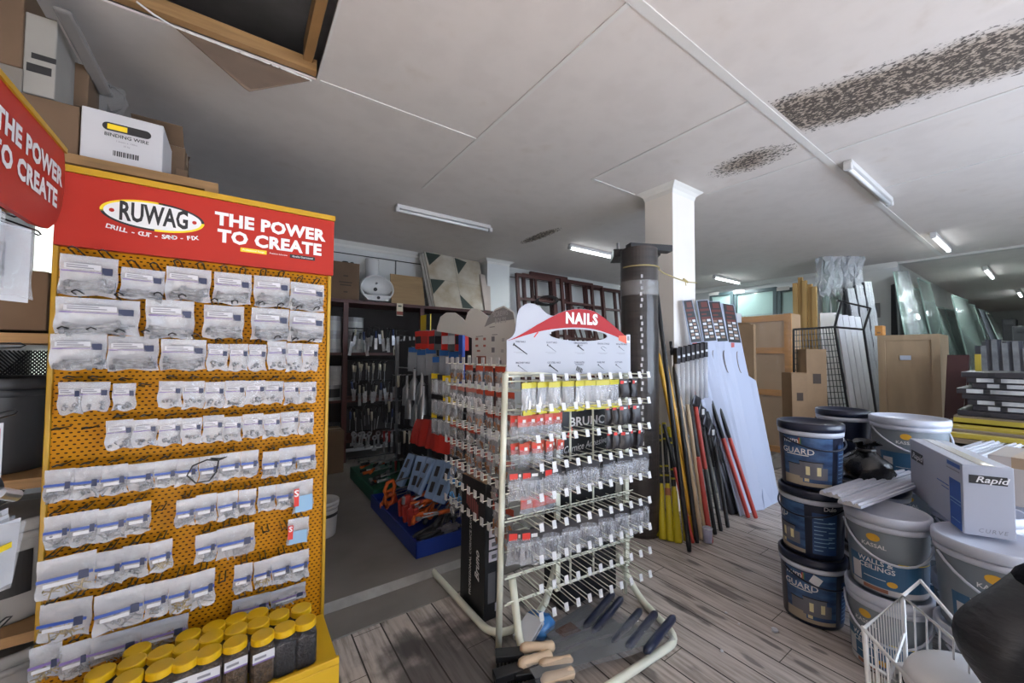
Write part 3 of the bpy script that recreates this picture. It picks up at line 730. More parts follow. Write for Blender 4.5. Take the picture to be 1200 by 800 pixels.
# cartons on the shelving along the left
def upc(name, label, xa, xb, ya, yb, m_, d=.22, Y=2.10, rz=0., **k):
    p, q = onY(xa, (ya+yb)/2, Y), onY(xb, (ya+yb)/2, Y); zl, zh = onY((xa+xb)/2, yb, Y).z, onY((xa+xb)/2, ya, Y).z
    return carton(name, label, p.x, q.x, Y, Y+d, max(zl, 2.18), zh, m_, rz=rz, **k)
fad = mat('shade darkened carton', (.20, .18, .155), .75, var=.1)  # pale board lowered in colour to hold the shade near the ceiling
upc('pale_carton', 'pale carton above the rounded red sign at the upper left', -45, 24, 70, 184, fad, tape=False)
upc('dark_carton', 'dark open carton at the very upper left corner', -60, 28, -40, 68, card_dark, flap=True, tape=False)
pc_ = upc('printed_carton', 'pale printed carton near the ceiling at the upper left', 27, 66, 18, 112, mat('pale carton', (.30, .285, .265), .7, var=.1), Y=2.11, tape=False)  # its pale board is painted darker for the shade up there
MB().box(-.03, .03, -.1115, -.1105, .08, .11).build('print', print_black, pc_, base=(0, 0, 0)); MB().box(-.02, .04, -.1115, -.1105, .13, .15).build('print', print_black, pc_, base=(0, 0, 0))
upc('brown_carton', 'plain brown carton stacked behind the brown one left of the white carton', 68, 104, 72, 123, card_dark, Y=2.30, d=.15)
upc('brown_carton', 'brown carton below the pale printed one at the upper left', 27, 56, 112, 184, card_dark, Y=2.12, d=.2)
carton('brown_carton', 'brown carton on the shelf behind the hanging castor', -1.0, -.56, 2.07, 2.42, 1.53, 1.74, card_dark)
# buckets on the shelves
def bucket(name, label, c, r, h, body, lid, rim=None, group=None, handle='metal', cat='bucket', rz=0, taper=.9, has_lid=True):
    t = thing(name, label, cat, c, group); t.rotation_euler = (0, 0, rz)
    rb = r*taper
    MB().lathe([(0, .0), (rb*.97, 0), (rb, .006), (r*.985, h*.87), (r*.985, h*.88), (0, h*.88)], 36).build('pail', body, t, base=(0, 0, 0), smooth=True)
    rr = MB().lathe([(r*.99, h*.80), (r*1.02, h*.81), (r*1.03, h*.87), (r*.99, h*.875)], 36); rr.build('rim', rim or body, t, base=(0, 0, 0), smooth=True)
    if has_lid:
        MB().lathe([(r*.99, h*.875), (r*1.045, h*.885), (r*1.05, h*.93), (r*1.045, h*.985), (r*1.0, h), (r*.955, h*.995), (r*.94, h*.955), (0, h*.95)], 40).build('lid', lid, t, base=(0, 0, 0), smooth=True)
    return t
def bail(t, r, h, m_, drop=.55, r0=.004, z=.80, front=1., grip=None, a=0.):
    pts = []
    for k in range(17):
        u = k/16*PI; x = -math.cos(u)*r*1.04; s = math.sin(u)
        pts.append(Matrix.Rotation(a, 3, 'Z') @ Vector((x, -front*s*(r*1.02+.012) if abs(x) < r*2 else 0, h*z-s*h*drop)))
    # follow the pail wall
    out = []
    for p in pts:
        d = math.hypot(p.x, p.y); k = max(1, (r*1.045)/max(d, 1e-4)); out.append(Vector((p.x*k, p.y*k, p.z)))
    MB().tube(out, r0, 8).build('handle', m_, t, base=(0, 0, 0), smooth=True)
    if grip: MB().tube(out[6:11], r0*2.2, 8).build('grip', grip, t, base=(0, 0, 0), smooth=True)
dkp = mat('dark pail plastic', (.05, .055, .065), .35)
gry = mat('dull white pail', (.40, .40, .40), .4, var=.1)
b = bucket('paint_bucket', 'dark bucket on the middle shelf at the left edge', (-.72, 2.27, 1.022), .14, .34, dkp, dkp)
b = bucket('paint_bucket', 'white bucket with a dark label low at the left edge', (-.68, 2.27, .502), .15, .36, gry, gry)
MB().lathe([(.1485, .10), (.150, .25)], 10, a0=-1.75, a1=-.9).build('label', print_black, b, base=(0, 0, 0))
b = bucket('paint_bucket', 'white bucket on the floor below the left shelving', (-.66, 2.27, .0475), .15, .36, gry, gry)
# bright openings in the wall far behind the shelving
def wpane(n, x0, x1, z0, z1, lattice):
    fr = struct(MB().box(x0-.05, x1+.05, 5.96, 5.998, z0-.05, z1+.05).build('window_%d' % n, mat('window frame', (.5, .5, .48), .5)))
    day = mat('daylit frosted pane', (.95, 1.0, .93), .4, emit=1.3)
    struct(MB().box(x0, x1, 5.945, 5.958, z0, z1).build('window_pane', day, fr))
    if lattice:
        mb = MB()
        for k in range(-8, 14):
            for s in (1, -1):
                x = x0+(x1-x0)*k/6; a_, b_ = Vector((x, 5.93, z0)), Vector((x+s*(z1-z0)*.8, 5.93, z1))
                mb.tube([a_, b_], .008, 5)
        struct(mb.build('window_lattice', black_wire, fr))
wpane(1, onY(36, 435, 5.95).x, onY(66, 435, 5.95).x, onY(55, 444, 5.95).z, onY(55, 411, 5.95).z, True)
wpane(2, onY(40, 300, 5.95).x, onY(70, 300, 5.95).x, onY(55, 326, 5.95).z, onY(55, 242, 5.95).z, False)
# ------------------------------------------------------------------ cream wire display stand of nails
TH = math.radians(-5.5); DU = Vector((math.cos(TH), math.sin(TH), 0)); DN = Vector((math.sin(TH), -math.cos(TH), 0))
G0 = Vector((1.066, 1.618, 0))
def G(u, v, z): return G0 + DU*u + DN*v + Vector((0, 0, z))   # u along the front, v towards the viewer
GB = (1.30, 1.75, 0)
st = thing('nail_display_stand', 'cream wire display stand headed NAILS with rows of short hooks', 'display stand', GB)
mb = MB().tube([G(0, 0, 0.003), G(.015, 0, .8), G(.03, 0, 1.36)], .016, 12); mb.build('post', cream_enamel, st, smooth=True)
MB().tube([G(.88, -.03, .02), G(.885, -.02, 1.36)], .012, 10).build('post', cream_enamel, st, smooth=True)
MB().tube([G(.03, 0, 1.36), G(.885, -.02, 1.345)], .011, 10).build('top_rail', cream_enamel, st, smooth=True)
def arc_path(cs, r, zf):
    """rounded polyline through plan corners"""
    out = []
    n = len(cs)
    for i, c in enumerate(cs):
        c = Vector(c)
        if i in (0, n-1): out.append(c); continue
        a = Vector(cs[i-1]); b = Vector(cs[i+1]); d1 = (a-c).normalized()*r; d2 = (b-c).normalized()*r
        for k in range(7):
            t = k/6; out.append((c+d1)*(1-t)**2+c*2*t*(1-t)+(c+d2)*t*t)
    return out
zf = .022
mb = MB().tube(arc_path([G(.075, 0, .34), G(.09, .06, .02), G(.2, .42, zf)+Vector((-.14, .0, 0)), G(.83, .385, zf), G(.92, .03, zf), G(.885, -.10, .22)], .10, 0), .019, 12)
mb.build('front_foot', cream_enamel, st, smooth=True)
mb = MB().tube(arc_path([Vector((1.47, 1.66, .28)), Vector((1.40, 1.69, zf)), Vector((1.09, 1.70, zf)), Vector((1.085, 2.52, zf)), Vector((1.44, 2.58, zf)), Vector((1.5, 2.45, .3))], .12, 0), .019, 12)
mb.build('side_foot', cream_enamel, st, smooth=True)
for u in (.365, .88):
    b = MB().mbox(Fr(G(u, -.02, .76), DU), .03, .022, 1.14); 
    b.build('slotted_upright', cream_enamel, st, bevel=.002)
# inner rods
for u in (.455, .62): MB().tube([G(u, -.02, .2), G(u, -.02, 1.3)], .006, 6).build('rod', cream_enamel, st)
# crossbars and hooks, front face; tip heights from the photo
def tipz(xp, yp, v): return onP(xp, yp, G(0, v, 0), DN)
HL = .20
FR = [('A', 1.325, 0), ('B', None, (627, 480)), ('C', None, (629, 516)), ('D', None, (625, 551)), ('E', None, (624, 587)), ('F', None, (622.9, 623)), ('G', None, (624, 661)), ('H', None, (618.8, 697)), ('I', None, (618.8, 731))]
ZR = {}
for nm, z, p in FR: ZR[nm] = z if z else tipz(p[0], p[1], HL).z-.018
tag_white = mat('white price tag', (.60, .61, .63), .45)
NHK = 0
def hook(u, z, L=HL):
    mb = MB().tube([G(u, 0, z), G(u, L*.9, z+.004), G(u, L, z+.012)], .0027, 6)
    mb.tube([G(u, 0, z+.022), G(u, L-.012, z+.026)], .0022, 5)
    h = mb.build('hook', cream_enamel, st, smooth=True)
    MB().mbox(Fr(G(u, L-.006, z+.022), DU) @ Matrix.Rotation(-.25, 4, 'X'), .023, .003, .036).build('price_tag', tag_white, h)
    return h
US = {}
for nm in 'ABCDEFGHI':
    z = ZR[nm]
    u0, u1, n = .12, .84, 11
    if nm in 'BC': u0, n = .10, 11
    MB().tube([G(.03, .004, z-.006), G(.885, .004, z-.006)], .0028 if nm in 'CD' else .0042, 6).build('crossbar', cream_enamel, st)
    if nm not in 'BCD': MB().tube([G(.03, .03, z+.020), G(.885, .03, z+.020)], .003, 6).build('crossbar', cream_enamel, st)
    US[nm] = [u0+(u1-u0)*k/(n-1) for k in range(n)]
    for u in US[nm]: hook(u, z); NHK += 1
# side wing: hooks towards -x from a grid at x 1.30
XW = 1.30
MB().tube([(XW, 2.36, .02), (XW, 2.36, 1.45)], .012, 8).build('post', cream_enamel, st)
SZ = [onX(557, y, 1.1).z for y in (428, 456, 481.5, 507, 533, 560, 585, 612)]
side = MB(); stags = MB()
for i, z in enumerate(SZ):
    MB().tube([(XW, 1.64, z-.006), (XW, 2.38, z-.006)], .0042, 6).build('crossbar', cream_enamel, st)
    for k in range(9):
        y = 1.70+.075*k
        side.tube([(XW, y, z), (1.115, y, z+.004), (1.10, y, z+.012)], .0027, 5)
        stags.mbox(Fr((1.104, y, z+.024), (0, -1, 0)), .032, .003, .044)
so = side.build('hook_row', cream_enamel, st); so['kind'] = 'stuff'
so = stags.build('price_tags', tag_white, st); so['kind'] = 'stuff'
# header board NAILS: outline with a rounded ear, red arched band and oval cut-out
SB = G(0, .004, 0); MS = Fr((SB.x, SB.y, 0), DU)
sgn = thing('nails_sign', 'white header board with a red arch reading NAILS on the cream stand', 'sign', (SB.x, SB.y, 1.33))
z0, zs = 1.345, 1.535
def tab(pts):
    P_ = [(.036+(x-20)/1090*.864, 1.45+(417.5-(355+y/7.5))*(.00428+.00096*(x-20)/1090)) for x, y in pts]
    def f(u):
        if u <= P_[0][0]: return P_[0][1]
        for i in range(len(P_)-1):
            if u <= P_[i+1][0]:
                t = (u-P_[i][0])/(P_[i+1][0]-P_[i][0]); m0 = P_[max(0, i-1)]; m3 = P_[min(len(P_)-1, i+2)]
                y0, y1, y2, y3 = m0[1], P_[i][1], P_[i+1][1], m3[1]
                return y1+.5*t*((y2-y0)+t*((2*y0-5*y1+4*y2-y3)+t*(3*(y1-y2)+y3-y0)))
        return P_[-1][1]
    return f
arch = tab([(20, 335), (130, 275), (250, 192), (400, 108), (500, 68), (620, 55), (740, 75), (850, 138), (950, 212), (1050, 285), (1110, 355)])
arch2 = tab([(20, 338), (150, 292), (300, 248), (450, 226), (600, 221), (750, 236), (900, 277), (1000, 316), (1110, 372)])
earf = tab([(20, 330), (60, 300), (85, 240), (90, 130), (112, 55), (165, 12), (210, 8), (262, 30), (305, 75), (335, 103), (380, 118)])
def ztop(u):
    z = arch(u)
    if u < .32: z = max(z, earf(u))
    if u > .868: z = max(z, 1.45+(417.5-392.3)*.00524)
    return z
U0, U1 = .036, .90
board = MB()
# board with an oval hole: build as strips over columns
no = 60
oc, orx, orz = (.503, 1.45+(417.5-393)*.00475), .208, .033
xs = sorted(set([U0+(U1-U0)*k/90 for k in range(91)]+[oc[0]-orx, oc[0]+orx]))
for a, b in zip(xs, xs[1:]):
    def hole(u):
        t = 1-((u-oc[0])/orx)**2
        return orz*math.sqrt(t) if t > 1e-6 else 0
    ha, hb = hole(a), hole(b)
    for y in ((0, .005)):
        ra = lambda u, z: MS @ Vector((u, y, z))
        if ha+hb > 0:
            board.quad(ra(a, z0), ra(b, z0), ra(b, oc[1]-hb), ra(a, oc[1]-ha)); board.quad(ra(a, oc[1]+ha), ra(b, oc[1]+hb), ra(b, ztop(b)), ra(a, ztop(a)))
        else: board.quad(ra(a, z0), ra(b, z0), ra(b, ztop(b)), ra(a, ztop(a)))
    for zf_ in (lambda u: z0, ztop, lambda u: oc[1]+hole(u), lambda u: oc[1]-hole(u)):
        if zf_ in (ztop,) or zf_(a) == z0 or ha+hb > 0:
            board.quad(MS @ Vector((a, 0, zf_(a))), MS @ Vector((b, 0, zf_(b))), MS @ Vector((b, .005, zf_(b))), MS @ Vector((a, .005, zf_(a))))
board.build('sign_board', mat('white sign board', (.42, .44, .50), .45, spec=.3), sgn)
red = MB(); k0 = 60
for k in range(k0):
    a = U0+(.868-U0)*k/k0; b = U0+(.868-U0)*(k+1)/k0
    lo = lambda u: arch2(u)+.0
    f = lambda u: max(arch(u), lo(u)+.001)
    red.quad(MS @ Vector((a, -.0012, lo(a))), MS @ Vector((b, -.0012, lo(b))), MS @ Vector((b, -.0012, f(b)-.001)), MS @ Vector((a, -.0012, f(a)-.001)))
red.build('red_arch', mat('bright red vinyl', (.36, .012, .016), .45, spec=.2), sgn)
MB().text('NAILS', .058, MS @ Matrix.Translation((.518, -.0022, 1.45+(417.5-374.5)*.0048)), bold=.05, sx=.95, sp=1.15).build('lettering', print_white, sgn)
bx = MB().m(0).box(0, 0, 0, 0, 0, 0)
lg = MB(); lg.m(0).prism([(.80, 1.545), (.862, 1.525), (.862, 1.575), (.80, 1.572)], MS @ Matrix.Translation((0, -.003, 0)), .001); lg.m(1).prism([(.865, 1.535), (.893, 1.53), (.893, 1.578), (.865, 1.578)], MS @ Matrix.Translation((0, -.003, 0)), .001); lg.m(2).prism([(.870, 1.545), (.888, 1.543), (.888, 1.572), (.870, 1.572)], MS @ Matrix.Translation((0, -.0036, 0)), .0005)
lg.build('corner_logo', [mat('orange red print', (.70, .12, .05), .5), white_card, print_grey], sgn)
tx = MB()
names = [[('WIRE NAILS', .115), ('CLOUT NAILS', .31), ('FIBRE & CONCRETE', .51), ('FENCING STAPLES', .68), ('INSULATED NAILS', .825)], [('MASONRY NAILS', .13), ('CUT STEEL NAILS', .325), ('CORRUGATED', .50), ('PANEL PINS', .66), ('CUT TACKS', .80)]]
for r, row in enumerate(names):
    zt = 1.521-.108*r
    for nm, u in row:
        M = MS @ Matrix.Translation((u, -.0008, zt)); pic = MB()
        tx.text(nm, .0092, M, bold=.02, sx=.85)
        if nm == 'FIBRE & CONCRETE': tx.text('NAILS', .0078, M @ Matrix.Translation((0, 0, -.012)), bold=.012)
        if nm == 'CORRUGATED': tx.text('FASTENERS', .0078, M @ Matrix.Translation((0, 0, -.012)), bold=.012)
        for q in range(2): pic.m(1).mbox(M @ Matrix.Translation((-.005+.004*q, 0, -.053-.006*q)), .07-.02*q, .0004, .0012)
        # picture of the nail
        d = 1 if r == 0 else .9
        if nm == 'FENCING STAPLES':
            pts = [M @ Vector((-.02+.012, -.001, -.02)), M @ Vector((-.012, -.001, -.018)), M @ Vector((-.016, -.001, -.026)), M @ Vector((.012, -.001, -.042))]
            pic.m(1).tube([M @ Vector((.022, -.001, -.026)), M @ Vector((-.006, -.001, -.014)), M @ Vector((-.018, -.001, -.020)), M @ Vector((-.014, -.001, -.028)), M @ Vector((.012, -.001, -.042))], .0014, 5)
        elif nm == 'CORRUGATED':
            pic.m(0).mbox(M @ Matrix.Translation((0, 0, -.040)) @ Matrix.Rotation(.4, 4, 'Y'), .045, .0006, .026)
            for q in range(4): pic.m(2).mbox(M @ Matrix.Translation((0, -.0006, -.040)) @ Matrix.Rotation(.4, 4, 'Y') @ Matrix.Translation((-.016+.011*q, 0, 0)), .0015, .0006, .026)
        else:
            L = {'WIRE NAILS': .08, 'CLOUT NAILS': .055, 'MASONRY NAILS': .055, 'CUT STEEL NAILS': .055}.get(nm, .042)
            th_ = .0036 if nm in ('WIRE NAILS', 'CUT STEEL NAILS', 'FIBRE & CONCRETE') else .0021
            a = M @ Vector((-L/2, -.001, -.014)); b = M @ Vector((L/2, -.001, -.014-L*.62))
            pic.m(0 if th_ > .003 else 1).tube([a, b], [th_, th_*.6], 5); dd = (b-a).normalized(); nn = dd.cross(DN)
            pic.m(0).tube([a-nn*th_*2, a+nn*th_*2], th_*.8, 5)
        pic.build('nail_picture', [print_black, print_grey, white_card], sgn)
tx.build('captions', mat('dark caption print', (.05, .05, .07), .5), sgn)
MB().prism([(.195, 1.548), (.20, 1.545), (.225, 1.572), (.22, 1.577)], MS @ Matrix.Translation((0, -.002, 0)), .0008).build('red_dash', print_red, sgn)
# second header board on the side wing: grey arch, faces -x
MW = Fr((1.285, 0, 0), (0, -1, 0))  # local x = -y
s2 = thing('fixings_sign', 'white header board with a grey arch on the side wing left of NAILS', 'sign', (1.285, 2.0, 1.4))
zb = SZ[0]+.03
def yy(px, py): q = onX(px, py, 1.285); return -q.y, q.z
prof = [yy(553, 431), yy(600, 431), yy(604, 380), yy(602, 366), yy(590, 358), yy(580, 362), yy(573, 372), yy(566, 366), yy(560, 362), yy(553, 361), yy(548, 366), yy(545, 376), yy(541, 372), yy(533, 366), yy(523, 366), yy(516, 371), yy(512, 384), yy(512, 388), yy(545, 393), yy(553, 396)]
MB().prism(prof, MW, .005).build('sign_board', mat('lightened side sign', (.80, .80, .78), .5), s2)  # same white board; colour raised because this side gets little light
ga = [yy(568, 383), yy(572, 373), yy(580, 364), yy(590, 360), yy(601, 366), yy(603, 374), yy(590, 376), yy(578, 378)]
MB().prism(ga, MW @ Matrix.Translation((0, -.002, 0)), .001).build('grey_arch', mat('grey print arch', (.34, .34, .36), .5), s2)
c = yy(587, 371); 
lt = MB().text('SCREWS', .03, MW @ Matrix.Translation((c[0], -.003, c[1]+.018)), bold=.02); lt.text('BOLTS', .03, MW @ Matrix.Translation((c[0], -.003, c[1]-.024)), bold=.02)
lt.build('lettering', mat('pale grey print', (.55, .55, .57), .5), s2)
pr = MB()
for px_, py_, w_, h_, i in ((559, 397, .035, .016, 0), (568, 397, .03, .016, 0), (559, 405, .035, .014, 0), (568, 405, .03, .014, 0), (561, 411, .04, .012, 0), (564, 422, .12, .055, 1), (578, 397, .035, .03, 2), (578, 410, .035, .03, 2), (590, 398, .03, .02, 3), (589, 411, .03, .02, 3), (585, 424, .05, .02, 2), (577, 383, .06, .004, 2), (562, 394, .09, .004, 2), (580, 392, .06, .004, 2)):
    q = yy(px_, py_); pr.m(i).mbox(MW @ Matrix.Translation((q[0], -.0014, q[1])), w_, .001, h_)
pr.build('pictures', [mat('faded red print', (.45, .16, .13), .5), mat('brick red print', (.33, .10, .06), .5), print_grey, mat('pale grey print', (.55, .55, .57), .5)], s2)
# ---- packets hung on the front hooks
yel_hdr = mat('yellow packet header', (.52, .46, .03), .4)
def packet(name, label, group, u, z, w, h, body, hdr, hh, v, thick=.02, foot=None, rnd=None, cat='packet', inner=None, text=None):
    b = G(u, v, z); t = thing(name, label, cat, b, group); t.rotation_euler = (rnd.uniform(-.06, .06), rnd.uniform(-.03, .03), TH+rnd.uniform(-.35, .25))
    pouch(w, h, thick, rnd).build('film', [body, body], t, base=(0, 0, 0), smooth=True)
    mb = MB().box(-w/2, w/2, -.0016, .0016, -hh, .004); hd_ = mb.build('header_card', hdr, t, base=(0, 0, 0))
    if foot: MB().box(-w*.46, w*.46, -thick*.35-.001, thick*.35+.001, -h*1.0, -h*.84).build('foot_card', foot, t, base=(0, 0, 0))
    if text: MB().m(0).box(-w*.42, -w*.05, -.0024, -.0016, -hh*.8, -hh*.2).m(1).box(w*.0, w*.3, -.0024, -.0016, -hh*.6, -hh*.3).build('header_print', [print_red, print_white], t, base=(0, 0, 0))
    if inner:
        c = MB()
        for k in range(12):
            x = rnd.uniform(-.38, .38)*w; zz = -h*rnd.uniform(.38, .7); L = h*rnd.uniform(.18, .28); a = rnd.uniform(-.2, .2)
            c.cyl((x, rnd.uniform(-.005, .005), zz), (x+L*math.sin(a), 0, zz-L), .0032, .002, n=5)
        c.build('contents', inner, t, base=(0, 0, 0))
    return t
clear_pk = film('bright clear packet film', (.72, .74, .79), alpha=.34, rough=.08, bscale=45, bump=2.2, stretch=(1, 1, .5))
pale_pk = film('pale clear packet film', (.62, .64, .70), alpha=.30, rough=.07, bscale=38, bump=2.5, stretch=(1, 1, .6))
red_card = mat('red packet card', (.50, .07, .035), .45)
dark_card = mat('dark packet card', (.025, .022, .026), .4)
rnd = random.Random(11)
zA = ZR['A']-.01; n = 19
for k in range(n):
    u = .075+(.655-.075)*k/(n-1)
    packet('nail_packet', 'yellow headed clear packet, %s in the top row of the stand' % ordl(k, n), 'yellow headed packets on the nails stand', u, zA, .062 if k < 12 else .088, .148, clear_pk, yel_hdr, .022, .10-.06*((k*7) % 5)/5+.03, .022, yel_hdr, rnd, inner=steel)
n = 7
for k in range(n):
    u = .70+.17*k/(n-1)
    packet('nail_packet', 'dark nail packet, %s in the top row of the stand' % ordl(k, n), 'dark packets on the nails stand', u, zA, .055, .10, dark_card, dark_card, .03, .05+.02*(k % 3), .014, None, rnd, text=True)
n = 7
for k in range(n):
    u = .655+.20*k/(n-1)
    packet('nail_packet', 'dark nail packet, %s in the second row of the stand' % ordl(k, n), 'dark packets on the nails stand', u, ZR['B']-.01, .06, .105, dark_card, dark_card, .03, .08+.02*(k % 3), .014, None, rnd, text=True)
n = 6
for k in range(n):
    u = .655+.20*k/(n-1)
    packet('nail_packet', 'dark nail packet, %s in the third row of the stand' % ordl(k, n), 'dark packets on the nails stand', u, ZR['C']-.01, .065, .10, dark_card, dark_card, .03, .08+.02*(k % 3), .014, None, rnd, text=True)
for rr, (nm, zz, nn_) in enumerate((('upper', ZR['B']-.035, 11), ('lower', ZR['C']-.03, 8))):
    for k in range(nn_):
        u = .07+.26*k/(nn_-1)
        packet('nail_packet', 'red carded packet, %s of %s row left of BRUNO carton' % (ordl(k, nn_), nm), 'red packets on the nails stand', u, zz, .055, .115, pale_pk, red_card, .05, .03+.03*(k % 2), .02, None, rnd, text=True)
n = 14
for k in range(n):
    u = .05+.80*k/(n-1)
    packet('nail_packet', 'black headed packet, %s of the row just below the BRUNO carton' % ordl(k, n), 'black headed packets on the nails stand', u, ZR['D']-.01, .105, .135, pale_pk, dark_card, .045, .10+.02*(k % 2), .02, None, rnd, text=k < 4, inner=zinc)
for k in range(3):
    packet('nail_packet', 'orange red packet, %s of three hanging low at left of the stand' % ['left', 'middle', 'right'][k], 'red packets on the nails stand', .13+.07*k, ZR['E']-.02, .075, .085, pale_pk, red_card, .06, .05, .02, None, rnd, text=True)
n = 15
for k in range(n):
    u = .045+.82*k/(n-1)
    packet('nail_packet', 'black headed packet, %s of the lowest filled row of the stand' % ordl(k, n), 'black headed packets on the nails stand', u, ZR['F']-.01, .105, .16, pale_pk, dark_card, .055, .11+.02*(k % 2), .022, None, rnd, text=k < 2, inner=dark_steel)
# packets on the side wing
def wpacket(label, y, z, w, h, body, hdr, hh, x, rnd, inner=None, foot=None):
    t = thing('fixing_packet', label, 'packet', (x, y, z), 'packets on the side wing of the nails stand'); t.rotation_euler = (rnd.uniform(-.05, .05), rnd.uniform(-.03, .03), -PI/2+rnd.uniform(-.2, .4))
    pouch(w, h, .02, rnd).build('film', [body, body], t, base=(0, 0, 0), smooth=True)
    MB().box(-w/2, w/2, -.0016, .0016, -hh, .004).build('header_card', hdr, t, base=(0, 0, 0))
    if foot:
        c = MB()
        for k in range(9):
            x = rnd.uniform(-.36, .36)*w; zz = -h*rnd.uniform(.45, .62); L = h*rnd.uniform(.18, .34); a = rnd.uniform(-.5, .5); c.cyl((x, -.008, zz), (x+L*math.sin(a), -.006, zz-L*math.cos(a)), .0042, .003, n=5)
        c.build('contents', foot, t, base=(0, 0, 0))
    return t
copper = mat('copper coloured screws', (.45, .20, .09), .35, .8, var=.5, scale=60)
frd = MATS['faded red print']; skyc = mat('sky blue card', (.08, .35, .75), .45)
W_, R_c, P_ = (clear_pk, white_card, copper), (clear_pk, red_card, copper), (clear_pk, frd, copper)
styles = [[W_]*3+[R_c]*9, [(clear_pk, frd, white_card)]*6+[(pale_pk, red_card, white_card)]*6, [(clear_pk, white_card, steel)]*4+[W_]*3+[R_c]*5, [(pale_pk, red_card, steel)]*6+[W_]*5, [(pale_pk, frd, copper)]*4+[P_]*8, [(clear_pk, frd, white_card)]*8+[(pale_pk, dark_card, steel)]*3, [(clear_pk, skyc, skyc)]*4+[R_c]*4, [(clear_pk, white_card, steel)]*3+[P_]*4]
for r, sty in enumerate(styles):
    for k, (b, h, f) in enumerate(sty):
        y = 2.335-(.63/max(1, len(sty)-1))*k
        wpacket('%s packet, %s in wing row %s from its top' % ('red headed clear' if h is red_card else 'faded red headed' if h is frd else 'blue carded' if h is skyc else 'dark headed' if h is dark_card else 'white headed clear', ordl(k, len(sty)), ORD[r]), y, SZ[r]-.008, .06, .105 if r not in (6,) else .17, b, h, .03, 1.17+.02*(k % 2), rnd, foot=f)
# ---- black sign board BRUNO Cornice Adhesives standing behind the front grid
bb = thing('adhesive_box', 'black carton printed BRUNO Cornice Adhesives standing inside the nails stand', 'box', G(.55, -.2, 0))
ma = Fr(G(.57, -.07, 0), DU)
def bz(x, y): q = onP(x, y, G(0, -.075, 0), DN); return (q-G(.57, -.07, 0)).dot(DU), q.z
MB().mbox(ma @ Matrix.Translation(((bz(657, 520)[0]+bz(722, 520)[0])/2, .09, bz(690, 480)[1]/2+.02)), bz(722, 520)[0]-bz(657, 520)[0], .16, bz(690, 480)[1]-.02).build('carton_body', mat('black printed carton', (.012, .012, .014), .35), bb, bevel=.004)
MB().text('BRUNO', .050, ma @ Matrix.Translation((bz(690, 493)[0], .009, bz(690, 493)[1])), bold=.02, sx=1.15).build('lettering', print_white, bb); lt = MB().text('Cornice Adhesives', .040, ma @ Matrix.Translation((bz(688, 521)[0], .009, bz(688, 521)[1])) @ Matrix.Rotation(-.10, 4, 'Y'), shear=.35, sx=.80)
lt.build('lettering', print_white, bb)
MB().prism([bz(664, 512), bz(670, 499), bz(672, 503), bz(669, 514)], ma @ Matrix.Translation((0, .0085, 0)), .001).build('red_flash', print_red, bb)
# two tall black cartons leaning in the side foot
def blackbox(name, label, c, w, d, h, rz, tilt, second=False):
    t = thing(name, label, 'box', c); t.rotation_euler = (tilt[0], tilt[1], rz)
    MB().box(-w/2, w/2, -d/2, d/2, 0, h).build('carton_body', mat('black printed carton', (.012, .012, .014), .35), t, base=(0, 0, 0), bevel=.003)
    MB().box(-w/2+.003, w/2-.003, -d/2+.003, d/2-.003, h-.001, h+.001).build('open_end', card_brown, t, base=(0, 0, 0))
    lt = MB()
    if not second:
        ML = Fr((-w/2-.001, 0, h*.38), (0, 0, 1), z=(0, 1, 0))
        Mx = Matrix(((0, -0, -1, -w/2-.001), (0, 1, 0, 0), (0, 0, 0, 0), (0, 0, 0, 1)))
        # lettering up the left face
        R = Matrix.Translation((-w/2, 0, h*.40)) @ Matrix.Rotation(-PI/2, 4, 'Z') @ Matrix.Rotation(-PI/2, 4, 'Y')
        lt.text('PROFESSIONAL CORNICE SAW', .022, R @ Matrix.Translation((0, 0, .02)), bold=.01); lt.text('Bruno', .045, R @ Matrix.Translation((-.03, 0, -.06)), bold=.02, shear=.4)
        lt.build('lettering', print_white, t, base=(0, 0, 0))
        ps = MB()
        for k in range(9): ps.box(-w/2-.0008, -w/2, -.06+.016*k, -.052+.016*k, h*(.70+.01*k), h*(.82+.014*k))
        ps.build('stripes', mat('dusty red print', (.35, .10, .09), .5), t, base=(0, 0, 0))
    F = Matrix.Translation((0, -d/2, 0))
    pp = MB()
    pp.m(0)
    for z in (.42, .51, .60): pp.box(-w*.28, w*.28, -d/2-.001, -d/2, h*z, h*(z+.075))
    pp.m(1)
    for z in (.42, .51, .60): pp.box(-w*.12, w*.15, -d/2-.0016, -d/2-.0008, h*(z+.02), h*(z+.05))
    pp.m(2).prism([(-w*.2, h*.90), (0, h*.87), (w*.2, h*.90), (w*.12, h*.92), (0, h*.90), (-w*.12, h*.92)], F @ Matrix.Translation((0, -.001, 0)), .001)
    pp.m(0).box(w*.1, w*.25, -d/2-.001, -d/2, h*.05, h*.11)
    pp.m(1).box(-w*.3, w*.1, -d/2-.001, -d/2, h*.12, h*.34)
    pp.build('print', [mat('pale lilac print', (.55, .52, .58), .5), mat('mid grey print', (.10, .10, .11), .5), print_red], t, base=(0, 0, 0))
    q = MB().text('Bruno', .018, F @ Matrix.Translation((0, 0, h*.80)) @ Matrix.Rotation(-PI/2, 4, 'Y'), bold=.02); q.build('brand_lettering', print_white, t, base=(0, 0, 0))
blackbox('cornice_saw_box', 'tall black carton with white lettering and three pale pictures in the side foot', (1.178, 1.985, .002), .115, .28, .73, .0, (-.02, .02))
